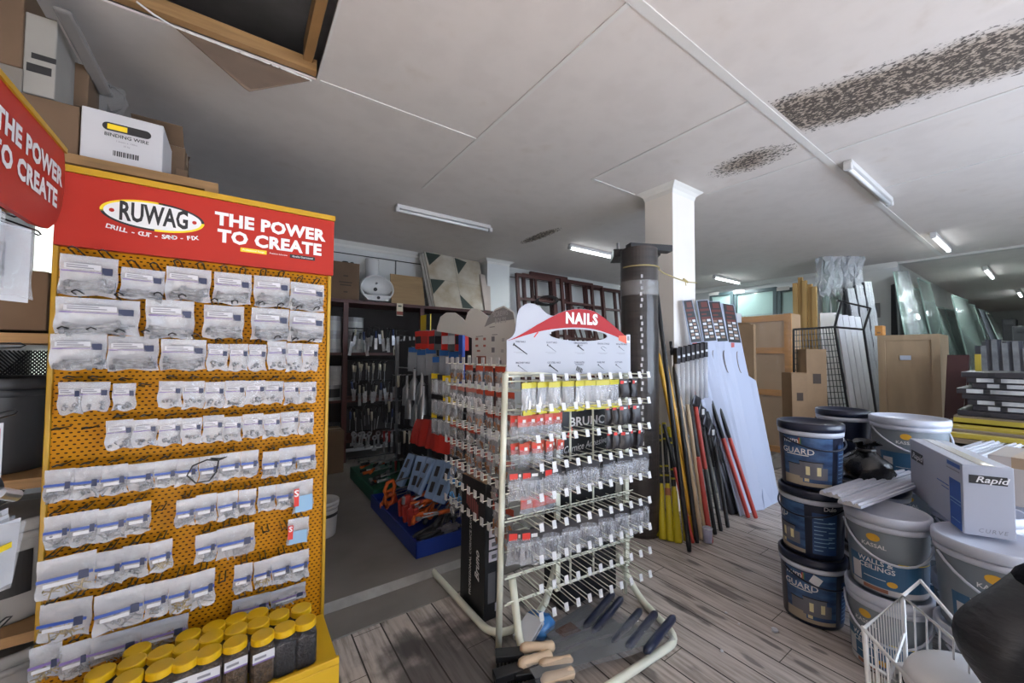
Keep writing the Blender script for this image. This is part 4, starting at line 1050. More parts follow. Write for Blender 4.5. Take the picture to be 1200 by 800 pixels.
# small goods lying in the side foot
t = thing('blue_pouch', 'crumpled blue plastic pouch lying in the side foot of the nails stand', 'pouch', (1.33, 1.63, .001)); mb = MB().lathe([(0, 0), (.07, .005), (.085, .035), (.06, .075), (0, .085)], 14, c=(1.33, 1.63, .001))
rn = random.Random(4); mb.v = [(x+rn.uniform(-.014, .014), y+rn.uniform(-.014, .014), max(.002, z+rn.uniform(-.01, .01))) for x, y, z in mb.v]; mb.build('pouch_body', mat('blue crumpled plastic', (.05, .22, .55), .3), t, smooth=True)
t = thing('flat_white_box', 'small flat white box propped beside the black carton in the side foot', 'box', (1.24, 1.60, .05)); t.rotation_euler = (0, -.3, .35)
MB().box(-.07, .07, -.05, .05, 0, .03).build('box_body', white_card, t, base=(0, 0, 0), bevel=.002); MB().box(-.05, .05, -.0508, -.05, .008, .022).build('label', print_grey, t, base=(0, 0, 0))
t = thing('brown_tin', 'rusty brown block on the floor inside the front foot of the stand', 'tin', (1.42, 1.50, .001)); MB().box(1.36, 1.46, 1.46, 1.53, .001, .045).build('tin_body', mat('rusty tin', (.16, .07, .035), .7, var=.5, scale=12), t, bevel=.006); MB().box(1.355, 1.465, 1.455, 1.535, .045, .052).build('lid', MATS['rusty tin'], t, bevel=.003)
# ---- wooden handled saws and wrapped handsaws lying across the front foot
saw_film = film('grey saw sleeve film', (.36, .38, .42), alpha=.24, rough=.08, bscale=14, bump=1.5)
blade_m = mat('grey saw blade', (.30, .31, .32), .35, .7, var=.2, scale=4)
navy_h = mat('navy handle', (.012, .018, .05), .3)
woodh = mat('pale turned wood', (.74, .56, .38), .5, var=.15, scale=6, stretch=(1, 6, 6))
def on2(x, y, z): return onz(x, y, z)
hs = [((768, 730), (640, 770), .075), ((748, 736), (628, 760), .062), ((722, 728), (612, 742), .05), ((700, 716), (605, 734), .04), ((690, 706), (640, 720), .03)]
hs = [((773, 738), (625, 792), .075), ((752, 733), (628, 775), .064), ((734, 730), (640, 762), .053), ((712, 716), (645, 748), .042), ((702, 710), (640, 742), .032)]
hn = ['nearest the stand front', 'second from the front', 'in the middle', 'second from the back', 'at the back under the hooks']
for k, (h_, e_, z) in enumerate(hs):
    a = on2(h_[0], h_[1], z); b = on2(e_[0], e_[1], z*.8+.01); d = (b-a); L = d.length; d.normalize(); side_ = d.cross(Vector((0, 0, 1))).normalized()
    t = thing('handsaw', 'sleeved handsaw with navy handle on the front foot, %s' % hn[k], 'saw', a, 'sleeved handsaws on the front foot')
    M = Matrix(((d.x, side_.x, 0, a.x), (d.y, side_.y, 0, a.y), (0, 0, 1, a.z), (0, 0, 0, 1)))
    bl = MB(); P = [(.04, -.055), (.04, .055), (L, .035), (L, -.02)]
    bl.add([M @ Vector((x, y, s)) for s in (-.0008, .0008) for x, y in P], [(3, 2, 1, 0), (4, 5, 6, 7)]+[(i, (i+1) % 4, (i+1) % 4+4, i+4) for i in range(4)])
    bl.build('blade', blade_m, t)
    MB().tube([onz(h_[0]-17+34*q_, h_[1]+26-42*q_, z+.012) for q_ in (0, .06, .3, .7, .94, 1)], [.010, .019, .021, .020, .019, .010], 10).build('handle', navy_h, t, smooth=True)
    sl = MB()
    def fn(u_, v_, M=M, L=L, k=k):
        x = -.02+u_*(L+.03); y = (v_-.5)*.17*(1-.35*u_); return M @ Vector((x, y, .020*(1-abs(2*v_-1)**2)*(1-.6*u_)+.004*math.sin(u_*13+v_*7+k)+.003))
    sl.grid(fn, 16, 6); sl.build('sleeve', saw_film, t, smooth=True)
wh = [((612, 760), (645, 757), .085), ((610, 778), (642, 768), .075), ((635, 779), (666, 774), .07), ((637, 797), (668, 788), .06)]
wn_ = ['at the back left', 'at the front left', 'at the back right', 'at the front right']
for k, (a_, b_, z) in enumerate(wh):
    a = on2(a_[0], a_[1], z); b = on2(b_[0], b_[1], z); d = b-a; d.normalize(); up = Vector((0, 0, 1)); sd = d.cross(up)
    t = thing('wire_brush', 'wooden handled black brush, %s of four by the front foot' % wn_[k], 'brush', a, 'wooden handled brushes by the front foot')
    MB().tube([a-d*.012, a, a+d*.02-sd*.004, a+d*.06+up*.004, a+d*.10, b+d*.01, b+d*.02], [.008, .021, .024, .020, .022, .024, .012], 12).build('handle', woodh, t, smooth=True)
    c = a-d*.06
    MB().mbox(Fr((c.x, c.y, z-.02), d), .13, .055, .03).build('block', black_plastic, t, bevel=.003)
    br = MB()
    for i in range(7):
        for j in range(3): br.cyl(c+d*(-.055+.018*i)+sd*(-.018+.018*j)+up*-.03, c+d*(-.055+.018*i)+sd*(-.018+.018*j)+up*(-z+.003), .005, n=5)
    br.build('bristles', black_plastic, t)
# ------------------------------------------------------------------ pail on the concrete
ZC = .0455
pb = onz(375, 634, ZC)
t = bucket('paint_pail', 'small white paint pail standing alone on the concrete floor', (pb.x+.03, pb.y+.11, ZC), .115, .27, mat('white pail', (.60, .60, .61), .4, var=.12, scale=5), MATS['white pail'], taper=.86)
MB().lathe([(.1125, .155), (.1135, .18)], 20, a0=-2.6, a1=-.4).build('label_band', print_black, t, base=(0, 0, 0))
MB().lathe([(.1155, .21), (.116, .215)], 36).build('stripe', print_grey, t, base=(0, 0, 0))
# ------------------------------------------------------------------ dark red wall shelving, back left
redw = mat('dark red painted timber', (.085, .022, .018), .5, var=.3, scale=3)
SY0, SY1 = 5.42, 5.98; SXA, SXB = .55, onY(583, 365, SY0).x
zt = onY(450, 354, SY0).z
ws = thing('wall_shelving', 'dark red timber shelving along the back wall holding tools and tins', 'shelving', ((SXA+SXB)/2, 5.7, ZC))
MB().box(SXA, SXB, SY0, SY1, zt-.045, zt).build('top_board', redw, ws, bevel=.004)
shz = [onY(420, y, SY0).z for y in (413, 468, 515)]
for z in shz: MB().box(SXA, SXB, SY0+.03, SY1, z-.035, z).build('shelf_board', redw, ws)
pxs = [onY(x, 400, SY0).x for x in (402, 492)]
for x in [SXA]+pxs+[SXB-.05]: MB().box(x, x+.06, SY0-.004, SY0+.05, ZC+.001, zt-.046).build('post', redw, ws)
MB().box(SXA, SXB, SY1-.012, SY1-.002, .1, zt-.046).build('back_panel', mat('dark back panel', (.03, .025, .024), .8), ws)
# goods on top
def X(x, y): return onY(x, y, SY0+.1)
a, b = X(388, 340), X(421, 345); hb = onY(405, 307, SY0+.1).z-zt
cb_ = thing('brown_carton', 'tall brown carton on the dark red shelf top left of the washbasin', 'box', ((a.x+b.x)/2, SY0+.3, zt+.001))
MB().box(a.x, b.x, SY0+.1, SY0+.45, zt+.001, zt+hb).build('carton_body', card_dark, cb_, bevel=.004)
tx = MB(); cx = (a.x+b.x)/2
for dz, w_ in ((.62, .06), (.45, .16), (.38, .14), (.2, .05)): tx.box(cx-w_/2, cx+w_/2, SY0+.0985, SY0+.0995, zt+hb*dz, zt+hb*(dz+.035))
tx.build('print', mat('faint dark print', (.06, .04, .03), .8), cb_)
for dx, s in ((.0, .05), (.09, .03)): MB().lathe([(0, 0), (s, .01), (s*.8, .04), (0, .05)], 10, c=(cx+dx+.02, SY0+.25, zt+hb)).build('loose_flap', black_plastic, cb_)
# washbasin with pedestal behind
porc = mat('white glazed porcelain', (.62, .63, .64), .12, coat=.5)
bc = onY(443, 338, SY0+.12); rx = abs(onY(463, 338, SY0+.12).x-onY(423, 338, SY0+.12).x)/2; rz = rx*.83
cz = zt+rz+.0
wb = thing('washbasin', 'round white washbasin propped upright on the dark red shelf top', 'washbasin', (bc.x, SY0+.2, zt+.001)); 
Mb = Matrix.Translation((bc.x, SY0+.16, cz+.012)) @ Matrix.Rotation(-.10, 4, 'X')
def basin(fac, dep):
    def fn(u, v):
        an = u*2*PI; c_, s_ = math.cos(an), math.sin(an)
        x = rx*c_*fac(v); z = rz*max(-.93, s_)*fac(v)
        return Mb @ Vector((x, dep(v), z))
    return fn
body = MB()
body.grid(basin(lambda v: .55+.45*math.sin(v*PI/2), lambda v: .15*(1-v)-.01), 40, 6)
body.grid(basin(lambda v: 1-.12*v, lambda v: -.012-.012*math.sin(PI*v)), 40, 4)
body.grid(lambda u, v: Mb @ Vector((rx*(.88-.0*v)*math.cos(u*2*PI)*(1-v)**.6, -.012+.085*(1-(1-v)**2), rz*.12*(1-v*0)*1.0+rz*.70*math.sin(u*2*PI)*(1-v)**.6)), 40, 8)
body.build('bowl', porc, wb, smooth=True)
fl_ = MB().grid(lambda u, v: Mb @ Vector((rx*(u-.5)*1.66*(1-.3*v), -.022, -rz*.52-rz*.38*v)), 12, 4); fl_.build('tap_ledge', porc, wb, smooth=True)
for dx, dz, r_ in ((-.01, -.0, .026), (.01, -.70, .022)):
    MB().cyl(Mb @ Vector((dx, -.03 if dz < -.5 else .045, rz*dz)), Mb @ Vector((dx, .06, rz*dz)), r_, n=16).build('waste_hole', print_black, wb)
MB().cyl(Mb @ Vector((.0, .02, rz*.42)), Mb @ Vector((.0, .05, rz*.42)), .015, n=12).build('overflow', mat('grey chrome', (.4, .4, .42), .2, 1.), wb)
pe = onY(436, 310, SY0+.42)
t = thing('basin_pedestal', 'white pedestal standing behind the washbasin on the shelf top', 'pedestal', (pe.x, SY0+.42, zt+.001))
ph_ = onY(436, 304, SY0+.42).z-zt
MB().lathe([(0, 0), (.115, 0), (.10, .1), (.09, ph_*.7), (.10, ph_*.95), (.095, ph_), (0, ph_)], 24, c=(pe.x, SY0+.42, zt+.001)).build('pedestal_column', porc, t, smooth=True)
MB().lathe([(.118, 0), (.12, .02), (.118, .04)], 24, c=(pe.x, SY0+.42, zt+.001)).build('pedestal_foot', porc, t, smooth=True)
# plywood square
a, b = X(464, 322), X(499, 354)
t = thing('plywood_sheet', 'square light brown plywood panel leaning between washbasin and tile boards', 'panel', ((a.x+b.x)/2, SY0+.2, zt+.002)); zz = onY(480, 322, SY0+.12).z
ply = mat('light plywood', (.34, .22, .11), .55, var=.2, scale=3, stretch=(1, 1, 8))
for j in range(3): MB().hexa([(a.x-.05+.02*j, SY0+.12+.03*j, zt+.002), (b.x, SY0+.12+.03*j, zt+.002), (b.x, SY0+.14+.03*j, zt+.002), (a.x-.05+.02*j, SY0+.14+.03*j, zt+.002), (a.x-.05+.02*j, SY0+.2+.03*j, zz), (b.x-.02, SY0+.2+.03*j, zz), (b.x-.02, SY0+.22+.03*j, zz), (a.x-.05+.02*j, SY0+.22+.03*j, zz)]).build('sheet', ply, t)
# patterned marble and green triangle boards
marb = mat('cream marbled tile', (.66, .63, .57), .35, col2=(.42, .34, .24), scale=3.5)
grn = mat('dark green tile', (.055, .075, .065), .35, var=.3, scale=3)
def tile_quad():
    return [(507, 355), (573, 360), (560, 306), (493, 294)]
cor = [onY(510, 357, SY0+.06), onY(571, 360, SY0+.06), onY(562, 307, SY0+.40), onY(497, 294, SY0+.40)]
cor[0].z = cor[1].z = zt+.002
t = thing('patterned_tile_board', 'big leaning board patterned with cream marble and dark green triangles', 'tile board', (cor[0]+cor[1])/2, 'tile boards on the back shelf')
nb = (cor[1]-cor[0]).cross(cor[3]-cor[0]).normalized()
def bil(u, v, off=0): return cor[0]*(1-u)*(1-v)+cor[1]*u*(1-v)+cor[2]*u*v+cor[3]*(1-u)*v+nb*off
MB().hexa([bil(0, 0), bil(1, 0), bil(1, 0, -.02), bil(0, 0, -.02), bil(0, 1), bil(1, 1), bil(1, 1, -.02), bil(0, 1, -.02)]).build('board', marb, t)
for tr_ in (((.02, .985), (.28, .985), (.04, .74)), ((.52, .985), (.74, .94), (.54, .66)), ((.01, .49), (.27, .50), (.01, .22)), ((.50, .27), (.74, .02), (.51, .02))):
    MB().add([bil(u, v, .0015) for u, v in tr_], [(0, 1, 2)]).build('green_triangle', grn, t)
gl = MB()
for (u0, v0, u1, v1) in ((.5, 0, .5, 1), (0, .5, 1, .5)): 
    d = .004; gl.quad(bil(u0-d, v0, .001), bil(u0+d if v1 > v0 else u1, v0 if v1 > v0 else v0-d*1.3, .001), bil(u1+d, v1, .001), bil(u1-d if v1 > v0 else u0, v1 if v1 > v0 else v0+d*1.3, .001))
gl.build('joint_lines', mat('joint line', (.33, .30, .26), .7), t)
for j in range(2):
    off = -.024-.028*j
    t = thing('plain_tile_board', 'cream board edge behind the patterned tile board, %s behind it' % ORD[j], 'tile board', bil(.5, 0, off), 'tile boards on the back shelf')
    s = -.035*(j+1)
    MB().hexa([bil(s, 0, off), bil(.9+s, 0, off), bil(.9+s, 0, off-.018), bil(s, 0, off-.018), bil(s, .98, off), bil(.9+s, .98, off), bil(.9+s, .98, off-.018), bil(s, .98, off-.018)]).build('board', mat('cream board edge', (.50, .47, .43), .6, var=.1), t)
t = thing('pale_board', 'small pale board standing right of the patterned tile board against the pilaster', 'board', bil(1.02, 0, .02))
MB().hexa([bil(.93, 0, .03), bil(1.06, 0, .03), bil(1.06, 0, .01), bil(.93, 0, .01), bil(.95, .72, .03), bil(1.15, .72, .03), bil(1.15, .72, .01), bil(.95, .72, .01)]).build('board', mat('pale pink board', (.50, .43, .38), .7), t)
# little price card hanging from the shelf edge
q0, q1 = onY(465, 355, SY0-.01), onY(472, 370, SY0-.01)
t = thing('price_card', 'small yellow and white card hanging from the dark red shelf edge', 'card', (q0.x, SY0-.01, q1.z)); MB().box(q0.x, q1.x, SY0-.012, SY0-.010, q1.z, q0.z).build('card', mat('cream card', (.55, .50, .38), .6), t); MB().box(q0.x, q1.x, SY0-.0135, SY0-.0125, q1.z+.01, q1.z+.06).build('print', mat('dark red print', (.25, .05, .03), .5), t); MB().box(q0.x+.02, q1.x-.02, SY0-.0135, SY0-.0125, q0.z-.05, q0.z-.03).build('print', print_black, t)
# tins in the left bay
tinm = mat('grey paint tin', (.30, .31, .32), .35, .3, var=.2, scale=6); tinm2 = mat('pale tin label', (.42, .43, .44), .45, var=.2, scale=8)
def tin(label, x, y, z, r, h, m_, lab=None):
    t = thing('paint_tin', label, 'paint tin', (x, y, z), 'tins on the dark red shelves')
    MB().lathe([(0, 0), (r, 0), (r, h*.97), (r*1.03, h*.975), (r*1.03, h), (r*.9, h), (r*.88, h*.97), (0, h*.97)], 24).build('tin_body', m_, t, base=(0, 0, 0), smooth=False)
    MB().lathe([(r+.001, h*.2), (r+.001, h*.75)], 12, a0=-2.4, a1=-.7).build('label', lab or white_card, t, base=(0, 0, 0))
for j, (px_, py_, lab) in enumerate(((388, 412, 'pale tin at the left end of the first dark red shelf'), (414, 412, 'pale tin right of the dark red post on the first shelf'),)):
    q = onY(px_, py_, SY0+.15); h_ = .24
    tin(lab+', lower of two', q.x, SY0+.15, shz[0]+.001, .125, .235, tinm, tinm2); tin(lab+', stacked on another', q.x, SY0+.15, shz[0]+.238, .125, .235, tinm, tinm2)
q = onY(388, 460, SY0+.15); tin('grey tin on the second dark red shelf, left bay, lower of two', q.x, SY0+.15, shz[1]+.001, .12, .20, tinm, print_black)
tin('white tin on the second dark red shelf, left bay, top of two', q.x+.03, SY0+.15, shz[1]+.203, .12, .24, mat('white tin', (.40, .41, .42), .4), tinm2)
q = onY(386, 505, SY0+.15); tin('dark tin on the lowest dark red shelf, left bay', q.x, SY0+.15, shz[2]+.001, .13, .22, dkp, tinm)
carton('brown_carton', 'brown carton on the floor at the foot of the dark red shelving', onY(376, 560, SY0-.4).x, onY(402, 560, SY0-.4).x, SY0-.42, SY0-.05, ZC+.001, onY(390, 505, SY0-.4).z, card_dark)
# hanging rails of dark tools in the right bays
rail_y = SY0-.10
rng = random.Random(21)
tool_steel = mat('dull tool steel', (.42, .42, .44), .28, .6, var=.4, scale=14)
grips = [mat('black grip', (.02, .02, .022), .45), mat('cream grip', (.46, .42, .33), .5), mat('dull red grip', (.30, .03, .03), .45), mat('dark blue grip', (.03, .05, .14), .45)]
def hung_tool(name, label, cat, group, c, L, w, kind, gi, rz=0):
    t = thing(name, label, cat, c, group); t.rotation_euler = (.04, rng.uniform(-.16, .16), rz+rng.uniform(-.6, .6))
    if kind == 'spanner':
        MB().tube([(0, 0, -.02), (0, 0, -L*.5)], w*.18, 6).build('shaft', tool_steel, t, base=(0, 0, 0)); MB().lathe([(w*.2, -.004), (w*.45, -.004), (w*.45, .004), (w*.2, .004), (w*.2, -.004)], 12, M=Matrix.Rotation(PI/2, 4, 'X')).build('ring', tool_steel, t, base=(0, 0, 0))
        MB().mbox(Matrix.Translation((0, 0, -L*.55)), w*.8, .012, w*.5).build('jaw', tool_steel, t, base=(0, 0, 0))
    elif kind == 'pliers':
        for s in (-1, 1): MB().tube([(s*.006, 0, -L*.35), (s*w*.35, 0, -L*.65), (s*w*.28, 0, -L)], [.007, .009, .007], 6).build('grip', grips[gi], t, base=(0, 0, 0), smooth=True)
        MB().mbox(Matrix.Translation((0, 0, -L*.2)), w*.34, .014, L*.4).build('jaws', tool_steel, t, base=(0, 0, 0), bevel=.004)
    else:
        MB().cyl((0, 0, -.01), (0, 0, -L*.42), .014, .011, n=8).build('grip', grips[gi], t, base=(0, 0, 0), smooth=True)
        if kind == 'chisel': MB().mbox(Matrix.Translation((0, 0, -L*.7)), w*.5, .006, L*.6).build('blade', tool_steel, t, base=(0, 0, 0))
        elif kind == 'brush': MB().mbox(Matrix.Translation((0, 0, -L*.50)), w, .016, L*.14).build('ferrule', tool_steel, t, base=(0, 0, 0)); MB().mbox(Matrix.Translation((0, 0, -L*.76)), w*.95, .014, L*.4).build('bristles', grips[1 if gi != 1 else 0], t, base=(0, 0, 0))
        else: MB().cyl((0, 0, -L*.42), (0, 0, -L), .005, n=6).build('blade', tool_steel, t, base=(0, 0, 0))
    MB().tube([(0, .14, .012), (0, 0, .004), (0, -.03, .012)], .003, 5).build('wire_hook', black_wire, t, base=(0, 0, 0))
    return t
rowsT = [(386, 'chisel', 'steel scraper', 15, 415, 462, .30), (424, 'screwdriver', 'cream gripped tool', 12, 412, 450, .28), (396, 'pliers', 'pliers', 5, 462, 486, .26), (448, 'chisel', 'chisel', 12, 412, 460, .26), (478, 'screwdriver', 'screwdriver', 13, 410, 462, .28), (508, 'spanner', 'spanner', 12, 412, 462, .28), (540, 'chisel', 'chisel', 8, 416, 452, .34)]
rt = ['just below the dark red top board', 'in the second hanging row of the dark shelving', 'beside the cream gripped tools on the dark shelving', 'in the third hanging row of the dark shelving', 'in the fourth hanging row of the dark shelving', 'in the fifth hanging row of the dark shelving', 'in the lowest hanging row of the dark shelving']
for r, (py_, kind, what, n, xa, xb, L) in enumerate(rowsT):
    for k in range(n):
        px_ = xa+(xb-xa)*k/(n-1); c = onY(px_, py_, rail_y)
        gi = rng.choice((1, 1, 1, 2)) if r == 1 else rng.choice((0, 2, 1, 2)) if r == 2 else rng.choice((0, 0, 0, 3, 1))
        hung_tool(what.split()[-1] if 'tool' not in what else 'hand_tool', '%s, %s %s' % (what, ordl(k, n), rt[r]), 'tool', 'tools hung on the dark shelving', (c.x+rng.uniform(-.02, .02), rail_y+rng.uniform(-.03, .02), c.z+rng.uniform(-.05, .03)), L*rng.uniform(.75, 1.1), .075, kind, gi)
for py_ in (386, 424, 448, 478, 508, 540):
    q0, q1 = onY(408, py_, SY0-.02), onY(478, py_, SY0-.02); MB().tube([(q0.x, SY0-.012, q0.z+.02), (q1.x, SY0-.012, q0.z+.02)], .008, 6).build('hanging_rail', black_wire, ws)
# ------------------------------------------------------------------ tool gondola with blue and green trays
TX = 1.03
blue_tray = mat('blue enamel tray', (.012, .04, .27), .35, var=.15, scale=5)
green_tray = mat('green enamel tray', (.012, .11, .06), .4)
tg = thing('tool_gondola', 'dark tool gondola with a back board and trays running along the aisle', 'shop gondola', (1.6, 3.6, ZC))
MB().box(1.62, 1.66, 2.72, 4.75, ZC+.11, 1.62).build('back_board', mat('dark perforated board', (.035, .035, .04), .6), tg)
for y in (2.72, 3.7, 4.73): MB().box(1.585, 1.62, y, y+.035, ZC+.001, 1.68).build('upright', mat('grey upright', (.22, .23, .25), .4), tg)
MB().box(TX+.04, 1.6, 3.78, 4.72, ZC+.001, ZC+.13).build('green_base_tray', green_tray, tg, bevel=.006)
for z in (.55, .95, 1.3): MB().tube([(1.61, 2.74, z), (1.61, 4.7, z)], .008, 6).build('hanging_rail', MATS['grey upright'], tg)
tb = MB(); zt0, zt1 = ZC+.001, ZC+.115
tb.box(TX+.004, 1.606, 2.604, 3.716, zt0+.001, zt0+.05)
for a_ in ((TX, TX+.012, 2.60, 3.72), (1.598, 1.61, 2.60, 3.72), (TX, 1.61, 2.60, 2.612), (TX, 1.61, 3.708, 3.72)): tb.box(*a_, zt0, zt1)
tb.build('blue_base_tray', blue_tray, tg, bevel=.004)
TZ = zt0+.056
orange = mat('orange painted tool', (.62, .11, .015), .4, var=.12, scale=8); redt = mat('red painted clamp', (.42, .04, .03), .4, var=.2, scale=9)
def lying(name, label, cat, group, a, b, w, kind, z=0):
    """a tool lying from handle end a to head end b (floor plan), raised by z"""
    a = Vector((a[0], a[1], TZ+z)); b = Vector((b[0], b[1], TZ+z+.02)); d = (b-a); L = d.length; d.normalize(); M = Fr(a, d)
    t = thing(name, label, cat, a, group)
    if kind == 'hacksaw':
        MB().tube([M @ Vector(p) for p in ((.0, 0, .03), (-.02, 0, .08), (.01, 0, .14), (.06, 0, .15), (.075, 0, .10), (.055, 0, .03), (.0, 0, .03))], .017, 8).build('handle', orange, t, smooth=True)
        MB().tube([M @ Vector(p) for p in ((.07, 0, .13), (L*.5, 0, .135), (L, 0, .12), (L+.01, 0, .03))], .008, 6).build('frame', tool_steel, t)
        MB().mbox(M @ Matrix.Translation((L*.52, 0, .035)), L*.95, .002, .014).build('blade', steel, t)
    elif kind == 'clamp':
        MB().mbox(M @ Matrix.Translation((L/2, 0, .02)), L, .012, .028).build('bar', orange, t, bevel=.002)
        MB().mbox(M @ Matrix.Translation((.02, 0, .06)), .045, .03, .13).build('fixed_jaw', redt, t, bevel=.008)
        MB().mbox(M @ Matrix.Translation((L*.35, 0, .05)), .05, .032, .11).build('sliding_jaw', redt, t, bevel=.008)
        MB().cyl(M @ Vector((L*.36, 0, .09)), M @ Vector((L*.70, 0, .10)), .007, n=8).build('screw', tool_steel, t); MB().cyl(M @ Vector((L*.70, 0, .10)), M @ Vector((L*.82, 0, .10)), .015, n=10).build('handle', orange if z > .05 else redt, t)
    elif kind == 'wrench':
        MB().mbox(M @ Matrix.Translation((L*.4, 0, .02)), L*.8, .016, .035).build('handle', orange, t, bevel=.006)
        MB().lathe([(.022, -.012), (.042, -.012), (.042, .012), (.022, .012), (.022, -.012)], 14, M=M @ Matrix.Translation((-.01, 0, .02)) @ Matrix.Rotation(PI/2, 4, 'X')).build('hanging_ring', orange, t, smooth=True)
        MB().mbox(M @ Matrix.Translation((L*.9, 0, .05)), .05, .028, .10).build('jaw', redt, t, bevel=.006); MB().mbox(M @ Matrix.Translation((L*.99, 0, .06)), .03, .026, .06).build('hook_jaw', tool_steel, t, bevel=.004)
    elif kind == 'shears':
        for s in (-1, 1): MB().tube([M @ Vector((0, s*w*.5, .02)), M @ Vector((L*.3, s*w*.35, .025)), M @ Vector((L*.55, 0, .025))], [.013, .013, .009], 8).build('grip', grips[0] if z < .06 else orange, t, smooth=True)
        for s in (-1, 1): MB().mbox(M @ Matrix.Translation((L*.77, s*.012, .025)) @ Matrix.Rotation(s*.06, 4, 'Z'), L*.46, .012, .02).build('blade', tool_steel, t)
    else:
        MB().cyl(M @ Vector((0, 0, .02)), M @ Vector((L*.35, 0, .022)), .016, n=10).build('grip', grips[0] if kind == 'file' else orange, t, smooth=True)
        MB().cyl(M @ Vector((L*.35, 0, .02)), M @ Vector((L, 0, .02)), .008, .006, n=8).build('shaft', tool_steel, t)
        MB().mbox(M @ Matrix.Translation((L, 0, .02)), .03, .03, .02).build('tip', tool_steel, t)
    return t
rl = random.Random(31)
def fp(x, y, z=.0): q = onz(x, y, TZ+z); return (min(max(q.x, TX+.05), 1.56), max(q.y, 2.68))
lying('hacksaw', 'orange handled hacksaw lying across the far end of the blue tray', 'saw', None, fp(436, 586, .12), fp(486, 574, .12), .1, 'hacksaw', .10)
lying('hacksaw', 'hacksaw with yellow black frame half under the orange handled one', 'saw', None, fp(446, 592, .06), fp(480, 582, .06), .1, 'hacksaw', .02)
cl = [((470, 600), (508, 588)), ((463, 606), (505, 593)), ((466, 612), (500, 600)), ((472, 618), (503, 606))]
for k, (a_, b_) in enumerate(cl): lying('bar_clamp', 'orange and red bar clamp in the blue tray, %s from the back' % ORD[k], 'clamp', 'bar clamps in the blue tray', fp(*a_, .06), fp(*b_, .06), .1, 'clamp', .05+.012*(k % 2))
lying('pipe_wrench', 'orange pipe wrench with a round hanging ring in the blue tray', 'wrench', None, fp(510, 586, .14), fp(468, 598, .14), .1, 'wrench', .13)
lying('pipe_wrench', 'small orange pipe wrench lying at the left of the blue tray', 'wrench', None, fp(448, 592, .05), fp(464, 588, .05), .1, 'wrench', .03)
sh_ = [((476, 632), (520, 612)), ((488, 640), (530, 618)), ((500, 642), (540, 622)), ((512, 640), (545, 628)), ((490, 628), (535, 606)), ((505, 622), (536, 600))]
for k, (a_, b_) in enumerate(sh_): lying('garden_shears', 'black handled shears in the near half of the blue tray, %s from the aisle' % ORD[k], 'shears', 'shears in the blue tray', fp(*a_, .03), fp(*b_, .03), .05, 'shears', .004+.01*(k % 3))
lying('rod_tool', 'orange gripped steel rod tool lying on top of the shears', 'tool', None, fp(526, 598, .13), fp(490, 616, .1), .05, 'rod', .11)
for k in range(8):
    x_ = 452+11*k; lying('file', 'black gripped file among the heap in the blue tray, %s' % ordl(k, 8), 'file', 'files in the blue tray', fp(x_+rl.uniform(-2, 2), 588+4.6*k+rl.uniform(-2, 2), .02), fp(x_+26, 582+4.2*k+rl.uniform(-3, 3), .02), .05, 'file', rl.uniform(0, .03))
for k in range(12):
    x_ = 470+5.4*k; lying('tray_tool', 'steel tool in the thick of the blue tray heap, %s from its left' % ORD[k], 'tool', 'steel tools in the blue tray', fp(x_+rl.uniform(-6, 6), 616+rl.uniform(-22, 8), .06), fp(x_+rl.uniform(18, 34), 604+rl.uniform(-22, 8), .06), .05, ['rod', 'file', 'shears'][k % 3], rl.uniform(.03, .10))
# heap over the green tray
for k in range(14):
    x0_ = 405+rl.uniform(0, 40); y0_ = 540+rl.uniform(0, 32); q0 = onz(x0_, y0_, .25); q1 = onz(x0_+rl.uniform(20, 42), y0_-rl.uniform(2, 14), .25)
    if q0.y > 5.2: continue
    lying('trowel', 'steel tool in the dark heap over the green tray, %s' % ordl(k, 14), 'tool', 'tools heaped over the green tray', (max(q0.x, TX+.05), q0.y), (min(q1.x, 1.57), min(q1.y, 4.7)), .05, ['rod', 'file', 'file'][k % 3], .08+rl.uniform(0, .12))
# goods hanging on the gondola board, facing the aisle (-x)
GX = 1.42
def hung(name, label, cat, group, px_, py_, w, h, build, x=GX, tilt=0):
    c = onX(px_, py_, x); t = thing(name, label, cat, c, group); t.rotation_euler = (tilt, rl.uniform(-.05, .05), -PI/2+.35+rl.uniform(-.1, .1))
    build(t, w, h)
    MB().tube([(0, .10, .010), (0, 0, .004), (0, -.02, .012)], .003, 5).build('wire_hook', MATS['grey upright'], t, base=(0, 0, 0))
    return t
silver = mat('bare galvanised sheet', (.42, .44, .47), .3, .85, var=.2, scale=5); bluep = mat('clear blue plastic', (.05, .16, .48), .15, var=.2, scale=7); smoke = film('smoky clear plastic', (.45, .48, .54), alpha=.55, rough=.1, bscale=8, bump=.6)
paleblue = mat('pale blue plastic', (.26, .38, .60), .22, var=.25, scale=6)
def b_redbox(t, w, h): MB().box(-w/2, w/2, -.03, .03, -h, 0).build('pack_body', print_red if rl.random() < .7 else silver, t, base=(0, 0, 0), bevel=.006); MB().box(-w*.4, w*.4, -.0315, -.030, -h*.7, -h*.3).build('label', [white_card, dark_card, redt][rl.randrange(3)], t, base=(0, 0, 0))
def b_scoop(t, w, h):
    MB().lathe([(.012, 0), (.018, -h*.3), (w*.42, -h*.45), (w*.5, -h)], 16, a0=0, a1=2*PI).build('scoop_body', silver, t, base=(0, 0, 0), smooth=True); MB().cyl((0, 0, .01), (0, 0, -h*.3), .012, n=8).build('handle', dark_steel, t, base=(0, 0, 0))
def b_mask(t, w, h): 
    pouch(w, h, .06, rl).build('film', [smoke, smoke], t, base=(0, 0, 0), smooth=True); MB().box(-w*.45, w*.45, -.004, .004, -h*.2, 0).build('header_card', bluep, t, base=(0, 0, 0))
